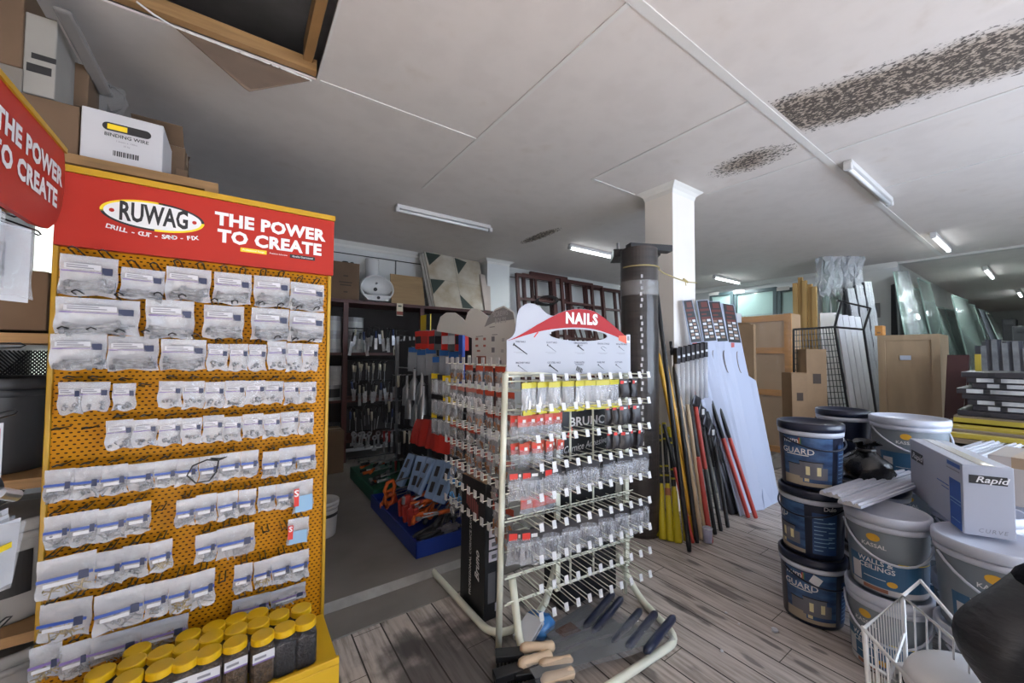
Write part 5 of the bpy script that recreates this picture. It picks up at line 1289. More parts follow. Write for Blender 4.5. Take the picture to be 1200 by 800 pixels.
def b_white(t, w, h): pouch(w, h, .05, rl).build('film', [clear_pk, clear_pk], t, base=(0, 0, 0), smooth=True); MB().box(-w*.5, w*.5, -.003, .003, -h*.24, .004).build('header_card', print_yellow if rl.random() < .5 else dark_card, t, base=(0, 0, 0)); MB().box(-w*.3, w*.3, -.012, .012, -h*.9, -h*.3).build('contents', white_card, t, base=(0, 0, 0))
def b_red(t, w, h): pouch(w, h, .03, rl, wob=.012).build('pouch_body', [mat('glossy red pouch', (.50, .035, .025), .22, bump=.4, bscale=12)]*2, t, base=(0, 0, 0), smooth=True); MB().box(-w*.5, w*.5, -.003, .003, -h*.10, .008).build('header_card', dark_card, t, base=(0, 0, 0))
def b_case(t, w, h):
    MB().box(-w/2, w/2, -.02, .02, -h, 0).build('case_body', paleblue, t, base=(0, 0, 0), bevel=.012); MB().box(-w*.16, w*.16, -.024, -.021, -h*.84, -h*.58).build('window', dark_card, t, base=(0, 0, 0), bevel=.001); MB().box(-w*.16, w*.16, -.024, -.021, -h*.44, -h*.18).build('window', dark_card, t, base=(0, 0, 0))
def b_dark(t, w, h): MB().cyl((0, 0, 0), (0, 0, -h*.5), w*.16, w*.12, n=8).build('grip', grips[rl.choice((0, 0, 2, 1))], t, base=(0, 0, 0), smooth=True); MB().mbox(Matrix.Translation((0, 0, -h*.72)), w*.4, .012, h*.5).build('blade', [tool_steel, dark_steel][rl.randrange(2)], t, base=(0, 0, 0), bevel=.004)
for k in range(7): hung('red_pack', 'red pack in the top row of the tool gondola, %s' % ordl(k, 7), 'pack', 'red packs on the tool gondola', 493+8*k, 388-.4*k, .10, .17, b_redbox)
for k, (a_, b_) in enumerate(((484, 407), (494, 410), (505, 408), (513, 418), (521, 410), (533, 412))): hung('clear_pack', 'clear blue headed pack in the second row of the tool gondola, %s' % ordl(k, 6), 'pack', 'clear packs on the tool gondola', a_, b_, .13, .24, b_mask)
for k, (a_, b_) in enumerate(((477, 440), (486, 432), (495, 436), (480, 455), (497, 452), (488, 462))): hung('metal_scoop', 'silver metal scoop hung below the clear packs, %s of the cluster' % ORD[k], 'scoop', 'silver scoops on the tool gondola', a_, b_, .11, .30, b_scoop)
for r, py_ in enumerate((438, 462, 484)):
    for k in range(4): hung('white_pack', 'clear white pack beside the side wing, %s in its %s row' % (ordl(k, 4), ORD[r]), 'pack', 'white goods on the tool gondola', 510+7*k, py_+1.2*k, .09, .17, b_white, x=1.36)
for k in range(5): hung('red_pouch', 'glossy red pouch above the pale blue cases, %s of five' % ordl(k, 5), 'pouch', 'red pouches on the tool gondola', 492+8.5*k, 486+1.4*k, .135, .27, b_red, tilt=-.2).rotation_euler.z += rl.uniform(-.35, .35)
for k in range(5): hung('blue_case', 'pale blue plastic case above the blue tray, %s of five' % ordl(k, 5), 'case', 'pale blue cases on the tool gondola', 484+11.5*k, 532+2.4*k, .115, .30, b_case, x=1.36, tilt=-.5).rotation_euler.z += rl.uniform(-.25, .25)
gp = [(x_, y_) for y_ in (470, 505) for x_ in range(450, 482, 6)]+[(x_, 440) for x_ in range(462, 476, 5)]+[(x_, 540) for x_ in range(452, 482, 6)]
for k, (a_, b_) in enumerate(gp): hung('hand_tool', 'dark hand tool at the far end of the tool gondola, %s from its top left' % (ORD[k] if k < 20 else 'last'), 'tool', 'hand tools on the tool gondola', a_, b_, .09, .25, b_dark)
# blue spirit level hanging by the fixings sign
c = onX(541, 420, 1.30); t = thing('blue_level', 'upright blue bar hanging left of the fixings sign', 'spirit level', c); MB().box(c.x-.012, c.x+.012, c.y-.03, c.y+.03, c.z-.18, c.z+.17).build('bar', mat('bright blue bar', (.01, .06, .42), .3), t, bevel=.004); MB().box(c.x-.014, c.x-.012, c.y-.02, c.y+.02, c.z-.02, c.z+.03).build('vial', clear_pk, t)
# black flat ring disc on top of the gondola and a yellow board
c = onX(537, 385, 1.5); t = thing('cable_coil', 'dark flat coil lying on top of the tool gondola', 'coil', c); 
for j in range(3): MB().tube([c+Vector((.09*math.cos(a_/20*2*PI), .12*math.sin(a_/20*2*PI), -.01+.012*j)) for a_ in range(20)], .007, 6, closed=True).build('turn', black_wire, t, smooth=True)
c0, c1 = onX(494, 370, 1.6), onX(505, 392, 1.6); t = thing('yellow_board', 'upright yellow and black board at the top of the tool gondola', 'board', (1.6, c0.y, c1.z)); MB().box(1.59, 1.60, c1.y, c0.y, c1.z, c0.z).build('board', print_yellow, t); MB().box(1.588, 1.5895, c1.y, (c0.y+c1.y)/2-.03, c1.z, c0.z).build('stripe', print_black, t)
# ------------------------------------------------------------------ stacked dark window frames along the back wall
def frame(name, label, p, w, h, lean, m_, cross=(.3,), mull=True, rz=0):
    t = thing(name, label, 'window frame', p, 'dark frames along the back wall'); t.rotation_euler = (lean, 0, rz)
    s = .06
    for nm, b in (('stile', (0, s, 0, h)), ('stile', (w-s, w, 0, h)), ('head', (s, w-s, h-s, h)), ('sill', (s, w-s, 0, s))): MB().box(b[0], b[1], 0, .05, b[2], b[3]).build(nm, m_, t, base=(0, 0, 0), bevel=.003)
    for c_ in cross: MB().box(s, w-s, .005, .045, h*(1-c_)-.02, h*(1-c_)+.02).build('rail', m_, t, base=(0, 0, 0))
    if mull: MB().box(w*.5-.02, w*.5+.02, .006, .044, s, h-s).build('mullion', m_, t, base=(0, 0, 0))
    return t
fm_ = mat('dark red oxide frame', (.075, .022, .018), .5, var=.3, scale=4)
fx = [onY(x_, 330, 5.72).x for x_ in (600, 610, 622, 652, 664, 684, 700)]
tops = [onY(x_, y_, 5.8).z for x_, y_ in ((605, 322), (618, 322), (635, 320), (655, 328), (672, 331), (695, 336), (714, 340))]
fl = ['leftmost, beside the pilaster', 'second from the pilaster', 'third from the pilaster, tallest and reddest', 'fourth from the pilaster', 'fifth from the pilaster', 'sixth from the pilaster', 'rightmost, nearest the tall roll']
for k in range(7):
    frame('casement_window', 'dark red window frame against the back wall, '+fl[k], (fx[k], 5.30+.065*(k % 3), ZC+.001), [.9, .8, .95, .9, 1.0, 1.0, 1.15][k], tops[k]-ZC, -.10, fm_, cross=(.16, .4), mull=k % 2 == 0)
for k in range(5):
    x_ = onY(690+6*k, 380, 5.5).x; t = thing('metal_bar', 'thin dark bar leaning at the right end of the dark frames, %s' % ordl(k, 5), 'bar', (x_, 5.2, ZC+.001), 'bars leaning by the dark frames')
    MB().mbox(Fr(((x_*2+.5)/2-.7+.25, 5.4, 1.25), (-.22, .2, 1), z=(1, 0, 0)), 2.45, .02, .03).build('bar', fm_, t); MB().mbox(Fr(((x_*2+.5)/2-.7+.25, 5.4, 1.25), (-.22, .2, 1), z=(1, 0, 0)) @ Matrix.Translation((1.22, 0, 0)), .03, .03, .04).build('bar_end', dark_steel, t)
coil = [onY(640+6*math.cos(a_/12*2*PI)*2, 353+5*math.sin(a_/12*2*PI), 5.53) for a_ in range(12)]
t = thing('cable_coil', 'coil of dark cable hanging in front of the dark window frames', 'coil', coil[0]); 
for j in range(3): MB().tube([c_+Vector((.01*j, -.02*j, .012*j)) for c_ in coil], .012, 6, closed=True).build('turn', black_wire, t, smooth=True)
# ------------------------------------------------------------------ tall wrapped roll with black boards on top, beside the column
rc = (2.765, 2.06)
rolld = mat('dark brown roll underlay', (.062, .046, .042), .35, col2=(.022, .017, .016), scale=4, stretch=(1, 1, 16))
rl_ = thing('underlay_roll', 'tall dark brown roll wrapped in clear film standing beside the column', 'roll', (*rc, .001))
r0 = .150
ztop_ = onP(748, 290, (*rc, 0), _F).z
MB().lathe([(0, 0), (r0, 0), (r0, ztop_), (0, ztop_)], 36, c=(*rc, .001)).build('roll', rolld, rl_, smooth=False)
MB().lathe([(r0+.004, .3), (r0+.005, ztop_-.02)], 40, c=(*rc, .001)).build('wrapping_film', film('clear roll film', (.10, .10, .10), alpha=.25, rough=.12, bscale=7, bump=.6, stretch=(1, 1, .3)), rl_, smooth=True)
MB().lathe([(r0+.006, ztop_-.40), (r0+.007, ztop_-.28)], 40, c=(*rc, .001)).build('film_band', film('milky film band', (.5, .5, .5), alpha=.4), rl_, smooth=True)
pr = MB()
for k in range(34):
    z = .5+.048*k
    if k % 7 == 6: continue
    pr.lathe([(r0+.0062, z), (r0+.0062, z+.028)], 3, c=(*rc, 0), a0=-2.46+.05*(k % 2), a1=-2.36+.05*(k % 2))
pr.build('film_print', mat('pale film print', (.55, .55, .57), .4), rl_)
t = thing('film_roll', 'thinner dark roll standing just behind the tall brown roll', 'roll', (2.99, 2.14, .001)); MB().lathe([(0, 0), (.065, 0), (.065, 2.05), (0, 2.05)], 24, c=(2.99, 2.14, .001)).build('roll', rolld, t); MB().lathe([(.068, .2), (.068, 2.03)], 24, c=(2.99, 2.14, .001)).build('wrapping_film', MATS['clear roll film'], t, smooth=True)
blk = mat('black stained timber', (.018, .017, .018), .5, var=.3, scale=4)
zt_ = ztop_+.004
def plank(label, a, b, th, w, z):
    a = Vector((a[0], a[1], z)); b = Vector((b[0], b[1], z)); t = thing('black_board', label, 'board', (a+b)/2, 'black boards on the tall roll')
    MB().mbox(Fr((a+b)/2+Vector((0, 0, th/2)), b-a), (b-a).length, w, th).build('board', blk, t, bevel=.003); MB().mbox(Fr(b+Vector((0, 0, th/2)), b-a), .002, w*.8, th*.8).build('end_grain', dark_steel, t)
E0 = onz(714, 303, zt_+.0); E1 = onz(748, 281, zt_)
plank('black board laid across the top of the tall brown roll', (E0.x+.06, E0.y+.02), (E0.x+.36, E0.y-.26), .07, .26, zt_)
q = onz(775, 286, zt_+.02)
plank('shorter black board on the roll top reaching towards the column', (2.70, 2.12), (3.06, 1.96), .055, .09, zt_+.001+.0)
t = thing('metal_stub', 'short grey metal stub standing on the black boards', 'stub', (E0.x+.10, E0.y-.02, zt_+.0705)); MB().cyl((E0.x+.10, E0.y-.02, zt_+.0705), (E0.x+.10, E0.y-.02, zt_+.15), .014, n=10).build('stub', tool_steel, t); MB().cyl((E0.x+.10, E0.y-.02, zt_+.15), (E0.x+.10, E0.y-.02, zt_+.156), .016, n=10).build('stub_end', tool_steel, t)
# string round roll and column
zs_ = onP(748, 313, (*rc, 0), _F).z
pts = [Vector((rc[0]+(r0+.010)*math.cos(a_), rc[1]+(r0+.010)*math.sin(a_), zs_)) for a_ in [-3.4+.15*k for k in range(19)]]
pts += [Vector((3.05, 2.02, zs_)), Vector((KX0+.03, KY0-.008, zs_+.005)), Vector((KX0+.2, KY0-.008, zs_-.01)), Vector((KX1+.008, KY0-.008, zs_)), Vector((KX1+.008, KY1, zs_))]
st_ = MB().tube(pts, .0055, 6); st_.tube([Vector((KX0+.18, KY0-.012, zs_)), Vector((KX0+.19, KY0-.014, zs_-.05))], .004, 5); st_.tube([Vector((KX0+.15, KY0-.012, zs_+.012)), Vector((KX0+.22, KY0-.014, zs_-.014))], .009, 6)
tag(st_.build('string', mat('yellowish string', (.45, .36, .16), .8), base=pts[0]), 'yellow string tying the tall brown roll to the column', 'string')
# ------------------------------------------------------------------ leaning long handles and garden tools
yel = mat('yellow fork handle', (.62, .50, .02), .35, var=.08, scale=6); blkh = mat('black handle sleeve', (.016, .016, .018), .4); redh = mat('red tube handle', (.52, .06, .045), .35, var=.1, scale=4); palew = mat('pale ash handle', (.58, .44, .29), .5, var=.2, scale=3, stretch=(6, 6, 1)); orangy = mat('amber plastic tube', (.62, .34, .03), .35)
def lean_pts(foot, top, Y0, Y1): return onY(foot[0], foot[1], Y0), onY(top[0], top[1], Y1)
def rod(name, label, cat, group, foot, top, segs, r, Yt=None):
    """leaning rod from a floor pixel to a top pixel lying on the plane y = Yt; segs: (fraction start, end, material, radius factor, part name)"""
    a = onz(foot[0], foot[1], .004); b = onY(top[0], top[1], Yt if Yt else a.y+.22)
    t = thing(name, label, cat, a, group)
    for s0, s1, m_, rf, pn in segs:
        p0, p1 = a.lerp(b, s0), a.lerp(b, s1)
        r1 = rf[1] if isinstance(rf, tuple) else rf; r_0 = rf[0] if isinstance(rf, tuple) else rf
        MB().tube([p0, p0.lerp(p1, .02), p0.lerp(p1, .98), p1], [r*r_0*.8, r*r_0, r*r1, r*r1*.8], 10).build(pn, m_, t, smooth=True)
    return t
yf = [((768, 628), (767, 500)), ((777, 632), (772, 497)), ((786, 634), (778, 495)), ((795, 636), (784, 500)), ((806, 634), (789, 505))]
for k, (f_, tp) in enumerate(yf):
    t = rod('long_tool', 'yellow and black flared handle standing by the nails stand, %s of five' % ordl(k, 5), 'tool handle', 'yellow and black handles', f_, tp, [(0, .46, yel, (1.75, 1.0), 'flared_end'), (.46, .56, blkh, 1.0, 'collar'), (.56, .9, blkh, .9, 'sleeve'), (.9, 1, yel, .95, 'tip')], .018)
    a = onz(f_[0], f_[1], .004); b = onY(tp[0], tp[1], a.y+.22); p = a.lerp(b, .40)
    MB().tube([a.lerp(b, .36), a.lerp(b, .42)], .0225, 10).build('label', [mat('green red label', (.35, .12, .05), .5), yel][k % 2], t)
    for q_ in (.52, .60, .84): MB().tube([a.lerp(b, q_), a.lerp(b, q_+.015)], .0195, 10).build('yellow_band', yel, t)
rods_ = [
 ('long_tool', 'red long handle leaning right of the yellow handles', (812, 636), (778, 497), [(0, .62, redh, 1.0, 'shaft'), (.62, 1, blkh, .95, 'sleeve')], .015),
 ('steel_bar', 'black pointed long bar leaning tall against the roll, reaching above the sign', (808, 646), (767, 322), [(0, .93, black_plastic, 1.0, 'bar'), (.93, 1, black_plastic, (1.0, .3), 'point')], .018),
 ('steel_bar', 'second thick black bar beside the tall pointed one', (817, 636), (786, 400), [(0, .96, black_plastic, 1.0, 'bar'), (.96, 1, black_plastic, .8, 'end')], .018),
 ('amber_tube', 'amber yellow tube standing tall left of the black bars, left one', (815, 632), (771, 414), [(0, .12, orangy, 1, 'end'), (.12, 1, orangy, 1, 'tube')], .019),
 ('amber_tube', 'amber yellow tube standing tall left of the black bars, right one', (818, 630), (778, 414), [(0, .12, orangy, 1, 'end'), (.12, 1, orangy, 1, 'tube')], .019),
 ('long_tool', 'pale wooden handle in the leaning bundle, left of two', (822, 632), (795, 456), [(0, .97, palew, 1.0, 'shaft'), (.97, 1, palew, .8, 'rounded_end')], .018),
 ('long_tool', 'pale wooden handle in the leaning bundle, right of two', (828, 633), (803, 457), [(0, .97, palew, 1.0, 'shaft'), (.97, 1, palew, .8, 'rounded_end')], .018),
 ('long_tool', 'red long handle right of the pale wooden handles, left of two', (833, 636), (806, 456), [(.0, .52, redh, 1.1, 'shaft'), (.52, 1, blkh, 1.0, 'sleeve')], .018),
 ('long_tool', 'red topped long handle with black foot right of the pale wooden handles', (838, 626), (812, 457), [(.0, .42, blkh, .9, 'black_foot'), (.42, 1, redh, 1.1, 'red_top')], .018),
 ('long_tool', 'dark long handle behind the red handles, left of two', (845, 622), (822, 492), [(0, .9, blkh, 1, 'shaft'), (.9, 1, dark_steel, 1.1, 'ferrule')], .016),
 ('long_tool', 'dark long handle behind the red handles, right of two', (853, 618), (834, 494), [(0, .9, blkh, 1, 'shaft'), (.9, 1, dark_steel, 1.1, 'ferrule')], .016),
 ('long_tool', 'red handle with black top leaning over the white boards, left of two', (877, 606), (827, 450), [(0, .58, redh, 1.05, 'shaft'), (.58, 1, blkh, 1.0, 'sleeve')], .018),
 ('long_tool', 'red handle with black top leaning over the white boards, right of two', (886, 607), (834, 450), [(0, .58, redh, 1.05, 'shaft'), (.58, 1, blkh, 1.0, 'sleeve')], .018),
]
for nm, lab, f_, tp, segs, r in rods_: rod(nm, lab, 'tool handle', 'long handles leaning by the column', f_, tp, segs, r, Yt=2.02 if tp[1] < 420 and 'black' in lab else (1.98 if tp[1] < 480 else 1.95))
q = onz(824, 628, .06); t = thing('plastic_cup', 'small pale plastic cap at the foot of the pale wooden handles', 'cap', q); MB().cyl(q+Vector((0, -.035, -.03)), q+Vector((0, -.035, .07)), .03, .034, n=14).build('cap_body', mat('pale lilac plastic', (.45, .42, .55), .4), t, smooth=True); MB().lathe([(.034, .07), (.037, .075), (.034, .08)], 14, c=(q.x, q.y-.035, q.z)).build('cap_rim', white_card, t)
# clear packs and dark tool heads on a small wire rack at the column
rk = thing('wire_rack', 'pale wire rack in front of the column holding clear packs', 'rack', (3.3, 1.98, .9))
p0, p1 = onY(787, 459, 1.98), onY(825, 447, 1.98)
for dz in (0, -.45): MB().tube([p0+Vector((0, 0, dz)), p1+Vector((0, 0, dz))], .012, 6).build('rail', tag_white, rk)
MB().tube([p0+Vector((.02, .0, .32)), Vector((p0.x+.02, p0.y, .01))], .012, 8).build('leg', tag_white, rk); MB().tube([p1+Vector((-.02, .0, .32)), Vector((p1.x-.02, p1.y, .01))], .012, 8).build('leg', tag_white, rk)
for k in range(7):
    c = p0.lerp(p1, (k+.5)/7)+Vector((0, -.03, .24)); t = thing('clear_tube_pack', 'black topped clear tube in front of the column, %s of seven' % ordl(k, 7), 'pack', c, 'clear tube packs at the column')
    MB().lathe([(0, -.38), (.026, -.38), (.026, 0), (0, 0)], 12, c=tuple(c)).build('tube', film('clear tube', (.66, .66, .68), alpha=.5, rough=.1, bscale=5, bump=.4), t, smooth=True); MB().box(c.x-.026, c.x+.026, c.y-.02, c.y+.02, c.z, c.z+.14).build('black_top', dark_card, t, bevel=.004); MB().box(c.x-.018, c.x+.018, c.y-.022, c.y-.020, c.z+.05, c.z+.07).build('label', white_card, t)
for k in range(6):
    c = onY(815+6*k, 470+12*k, 1.94-.01*k); t = thing('wrapped_tool', 'dark wrapped tool head between the handles and the white boards, %s from the top' % ORD[k], 'tool head', c, 'tool heads by the white boards')
    MB().mbox(Matrix.Translation(c) @ Matrix.Rotation(.4, 4, 'Y'), .13, .04, .10).build('head', dark_steel, t, bevel=.012); MB().tube([c, c+Vector((.10, -.02, -.42))], .014, 8).build('shaft', blkh, t); MB().mbox(Matrix.Translation(c+Vector((0, -.024, .0))), .04, .004, .05).build('tag', tag_white if k % 2 else dark_card, t)
# ------------------------------------------------------------------ white boards with black header cards
wbm = mat('white foam board', (.43, .47, .60), .5)
def lean_board(label, bl, br, tl, tr, m_, group, name='white_board', cat='board', th=.012, dy=0):
    a, b = onz(*bl, .003), onz(*br, .003); c, d = onY(*tl, 2.05+dy), onY(*tr, 2.02+dy)
    t = thing(name, label, cat, (a+b)/2, group); n = (b-a).cross(c-a).normalized()
    MB().hexa([a, b, b-n*th, a-n*th, c, d, d-n*th, c-n*th]).build('board', m_, t)
    return t, a, b, c, d, n
hb_ = lambda u, v, q: q[1]*(1-u)*(1-v)+q[2]*u*(1-v)+q[4]*u*v+q[3]*(1-u)*v
specs = [((846, 598), (872, 598), (800, 352), (811, 351), 'leftmost'), ((858, 599), (885, 599), (816, 352), (830, 351), 'second from the left'), ((870, 600), (896, 597), (829, 353), (844, 353), 'third from the left'), ((882, 598), (908, 590), (846, 355), (860, 357), 'rightmost')]
for k, (bl, br, tl, tr, ps) in enumerate(specs):
    q = lean_board('black headed white board with oval slot by the column, %s of four' % ps, bl, br, tl, tr, wbm, 'white boards with black headers', dy=-.02*k)
    t, n = q[0], q[5]
    def quad_(u0, v0, u1, v1, off, mb): mb.quad(hb_(u0, v0, q)+n*off, hb_(u1, v0, q)+n*off, hb_(u1, v1, q)+n*off, hb_(u0, v1, q)+n*off)
    mb = MB(); mb.m(0); quad_(.06, .80, .94, .998, .002, mb)
    for j in range(3): mb.m(1); quad_(.15, .958-.02*j-.012, .85, .958-.02*j, .004, mb) if j != 1 else quad_(.2, .955-.02*j-.008, .6, .955-.02*j, .004, mb)
    for j in range(6):
        for i in range(2): mb.m(2+(i+j) % 2); quad_(.18+.36*i, .815+.016*j, .45+.36*i, .826+.016*j, .004, mb)
    mb.m(1); quad_(.3, .965, .8, .99, .0045, mb)
    mb.build('header_card', [print_black, mat('dull red print', (.12, .025, .02), .5), white_card, mat('copper print', (.25, .16, .12), .5)], t)
    mb = MB(); c0 = hb_(.55, .70, q); ex = (hb_(.80, .70, q)-c0)*.55; ez = (hb_(.55, .755, q)-c0)
    mb.add([c0+ex*math.cos(a_)+ez*math.sin(a_)+n*.002 for a_ in [2*PI*i/24 for i in range(24)]], [tuple(range(24))]); mb.m(1).add([c0+ex*.75*math.cos(a_)+ez*.96*math.sin(a_)+ex*.2+n*.003 for a_ in [2*PI*i/24 for i in range(24)]], [tuple(range(24))])
    mb.build('oval_slot', [mat('slot shadow gap', (.16, .13, .12), .7), wbm], t)
    if k in (0, 3):
        mb = MB(); c0 = hb_(.3, .785, q); mb.m(0).mbox(Fr(c0+n*.003, ex), .05, .001, .05); mb.build('red_mark', [mat('dusty red mark', (.5, .12, .12), .5)], t)
q = lean_board('wide white backing board behind the four slotted boards', (868, 605), (912, 588), (812, 402), (868, 400), wbm, None, dy=.02)
q = lean_board('plain white board at the right of the leaning white boards', (896, 596), (914, 586), (877, 440), (886, 446), wbm, None, dy=-.06)
MB().mbox(Fr(hb_(.5, .5, q)+q[5]*.001, q[2]-q[1]), .02, .001, .02).build('scuff', print_grey, q[0])
# plastic wrapped long dark parts beside the boards
for k in range(3):
    rod('wrapped_part', 'dark wrapped long part left of the white boards, %s of three' % ordl(k, 3), 'tool part', 'wrapped parts by the white boards', (858+5*k, 602-k), (822+4*k, 478+4*k), [(0, .5, dark_steel, 1.3, 'lower_part'), (.5, 1, blkh, 1.5, 'upper_part')], .022, Yt=1.97)
# ------------------------------------------------------------------ stacks of paint buckets, right foreground
navy = mat('navy bucket plastic', (.010, .014, .035), .3); white_pl = mat('white bucket plastic', (.50, .53, .62), .35); greyb = mat('grey bucket label', (.20, .235, .27), .4); blueb = mat('steel blue label', (.035, .12, .24), .4)
sky_lab = mat('stormy blue sky print', (.012, .03, .10), .4, col2=(.07, .17, .36), scale=9, stretch=(1, 1, 2.5))
gold = mat('gold sun print', (.70, .38, .03), .45); sandp = mat('sandy print', (.38, .32, .24), .5); lit_win = mat('cream window print', (.75, .68, .40), .5); pal = mat('pale blue print', (.25, .36, .52), .5); greyp = mat('slate grey print', (.16, .16, .19), .5)
BR, BH = .150, .36
def face_cam(c): return math.atan2(-c[1], -c[0])+PI/2   # rotate so that local -y looks at the camera
def patch(mb, r, a0, a1, z0, z1, off, tap=.9, h=BH, n=14):
    """piece of a label on the pail wall; angles from the front (local -y), positive to the right"""
    def R_(z): return r*(tap+(1-tap)*.985*z/(h*.87))+off
    vs = []
    for i in range(n+1):
        a = a0+(a1-a0)*i/n
        for z in (z0, z1): vs.append((math.sin(a)*R_(z), -math.cos(a)*R_(z), z))
    return mb.add(vs, [(2*i, 2*i+2, 2*i+3, 2*i+1) for i in range(n)])
def wtext(mb, txt, hgt, a, z, r, bold=.02, sx=1., off=.0022, tap=.9, h=BH):
    R_ = r*(tap+(1-tap)*.985*z/(h*.87))+off
    return mb.text(txt, hgt, Matrix.Rotation(a, 4, 'Z') @ Matrix.Translation((0, 0, z)), bold=bold, sx=sx, wrapR=R_)
def navy_bucket(label, c, turn, group='navy paint buckets', tag_=False):
    t = bucket('paint_bucket', label, c, BR, BH, navy, navy, rim=white_pl, group=group, rz=face_cam(c)+turn)
    mb = MB()
    mb.m(0); patch(mb, BR, -.95, .72, .02, .285, .0008)          # picture
    mb.m(1); patch(mb, BR, -.95, -.25, .02, .07, .0014); patch(mb, BR, -.95, .72, .02, .04, .0012)
    mb.m(2); patch(mb, BR, -.75, -.35, .07, .135, .0014); patch(mb, BR, -.35, .38, .06, .152, .0016); patch(mb, BR, .38, .55, .06, .125, .0014)
    mb.m(3)
    for a in (-.15, .2): patch(mb, BR, a, a+.13, .082, .128, .002, n=4)
    patch(mb, BR, -.2, -.05, .045, .062, .0022, n=4)
    mb.m(4); patch(mb, BR, -.36, .42, .150, .156, .0024); patch(mb, BR, -.78, -.33, .132, .137, .0024)
    mb.build('picture_label', [sky_lab, sandp, greyp, lit_win, print_black], t, base=(0, 0, 0))
    mb = MB(); mb.m(0); patch(mb, BR, .95, 1.75, .03, .25, .001)
    for k in range(9): mb.m(1); patch(mb, BR, 1.0, 1.28+.1*((k*5) % 4), .05+.021*k, .054+.021*k, .0016, n=5)
    for k in range(6): mb.m(1); patch(mb, BR, 1.45, 1.68, .07+.026*k, .075+.026*k, .0016, n=5)
    mb.build('text_label', [mat('deep blue label', (.02, .06, .17), .4), pal], t, base=(0, 0, 0))
    mb = MB(); mb.m(0); wtext(mb, 'num', .030, -.62, .262, BR, sx=1.1); wtext(mb, 'GUARD', .030, -.42, .205, BR, bold=.012, sx=1.1); mb.m(0); patch(mb, BR, -.8, -.05, .183, .188, .0022)
    wtext(mb, 'Dulo', .022, 1.5, .275, BR)
    for k, mm in ((0, 1), (1, 2), (2, 3)): mb.m(1+k); patch(mb, BR, -.36+.035*k, -.34+.035*k, .245, .280, .0022, n=2)
    mb.build('lettering', [print_white, print_red, gold, mat('green print', (.05, .28, .10), .5)], t, base=(0, 0, 0))
    bail(t, BR, BH, navy, drop=.16, r0=.0045, z=.78, front=1, a=.55)
    if tag_: MB().mbox(Matrix.Rotation(.05, 4, 'Z') @ Matrix.Translation((0, -BR-.012, .26)) @ Matrix.Rotation(.5, 4, 'Y'), .045, .002, .045).build('white_tag', white_card, t, base=(0, 0, 0))
    return t
def grey_bucket(label, c, turn, word=True, group='grey paint buckets', r=BR):
    t = bucket('paint_bucket', label, c, r, BH, greyb, white_pl, rim=white_pl, group=group, rz=face_cam(c)+turn)
    mb = MB(); mb.m(0); patch(mb, r, -1.2, 1.5, .035, .155, .001, n=26)
    mb.m(1); patch(mb, r, .15, 1.2, .156, .160, .0016)
    mb.m(2); patch(mb, r, -1.15, 1.5, .010, .033, .001, n=26); mb.m(3); patch(mb, r, -.75, -.1, .013, .030, .0016)
    mb.m(2); patch(mb, r, -1.1, -.8, .04, .12, .0018)
    mb.build('label', [blueb, print_yellow, mat('pale grey print', (.5, .5, .5), .5), mat('dull rust print', (.30, .12, .07), .5)], t, base=(0, 0, 0))
    mb = MB(); n = 14
    for s, z, rr in ((-.42, .255, .022), (.0, .06, .016)):
        R_ = r*(.9+.1*z/(BH*.87))+.002
        mb.m(0).add([(math.sin(s+rr*1.15*math.cos(2*PI*k/n)/R_)*R_, -math.cos(s+rr*1.15*math.cos(2*PI*k/n)/R_)*R_, z+rr*.8*math.sin(2*PI*k/n)) for k in range(n)], [tuple(range(n))])
    mb.build('sun_badge', gold, t, base=(0, 0, 0)); mb = MB()
    mb.m(1); wtext(mb, 'KASSAL', .017, -.42, .218, r, sx=1.1)
    if word: wtext(mb, 'WALLS &', .021, -.42, .142, r, sx=1.05); wtext(mb, 'CEILINGS', .021, -.38, .115, r, sx=1.05)
    patch(mb, r, -.72, -.15, .068, .071, .002)
    mb.build('lettering', [gold, print_white], t, base=(0, 0, 0))
    bail(t, r, BH, white_pl, drop=.36, r0=.005, z=.80, a=.12)
    return t
c = (2.70, .855)
navy_bucket('navy picture bucket, topmost of the front stack of three by the white boards', (*c, 2*BH+.003), .0)
navy_bucket('navy bucket with text side forward, middle of the front stack of three', (c[0]-.01, c[1]-.005, BH+.002), -.95)
navy_bucket('navy picture bucket on the floor under the front stack, with white tag', (c[0]-.015, c[1], .001), .05, tag_=True)
c = (3.52, .915)
for k, lab in enumerate(('on the floor', 'second up', 'third up')): navy_bucket('navy bucket in the stack behind the front navy one, '+lab, (*c, .001+k*(BH+.001)), 1.9+.3*k)
bt = bucket('paint_bucket', 'dark blue lidded bucket with a white upper band behind the front navy stack', (3.50, .90, .0), BR, .01, navy, navy) if False else None
c = (3.05, .66)
for k, lab in enumerate(('on the floor', 'second up')): navy_bucket('navy bucket standing between the navy and grey stacks, '+lab, (*c, .001+k*(BH+.001)), 1.2)
c = (3.22, .535)
c2 = (3.42, .57)
for k, lab in enumerate(('on the floor', 'second up', 'topmost with wide white lid')): grey_bucket('grey bucket in the back stack behind the white profiles, '+lab, (*c2, .001+k*(BH+.001)), .35, word=False, r=.175)
c = (2.57, .515)
grey_bucket('grey and blue WALLS & CEILINGS bucket, upper of two behind the wire basket', (*c, BH+.002), .10)
grey_bucket('grey and blue bucket on the floor under the WALLS & CEILINGS one', (c[0]-.01, c[1], .001), -.15)
c = (2.50, .185)
grey_bucket('grey bucket with white lid carrying the white printed carton', (*c, BH+.002), .42, r=.165)
grey_bucket('grey bucket on the floor below the one carrying the white carton', (*c, .001), .6, r=.165)
c = (2.98, .27)
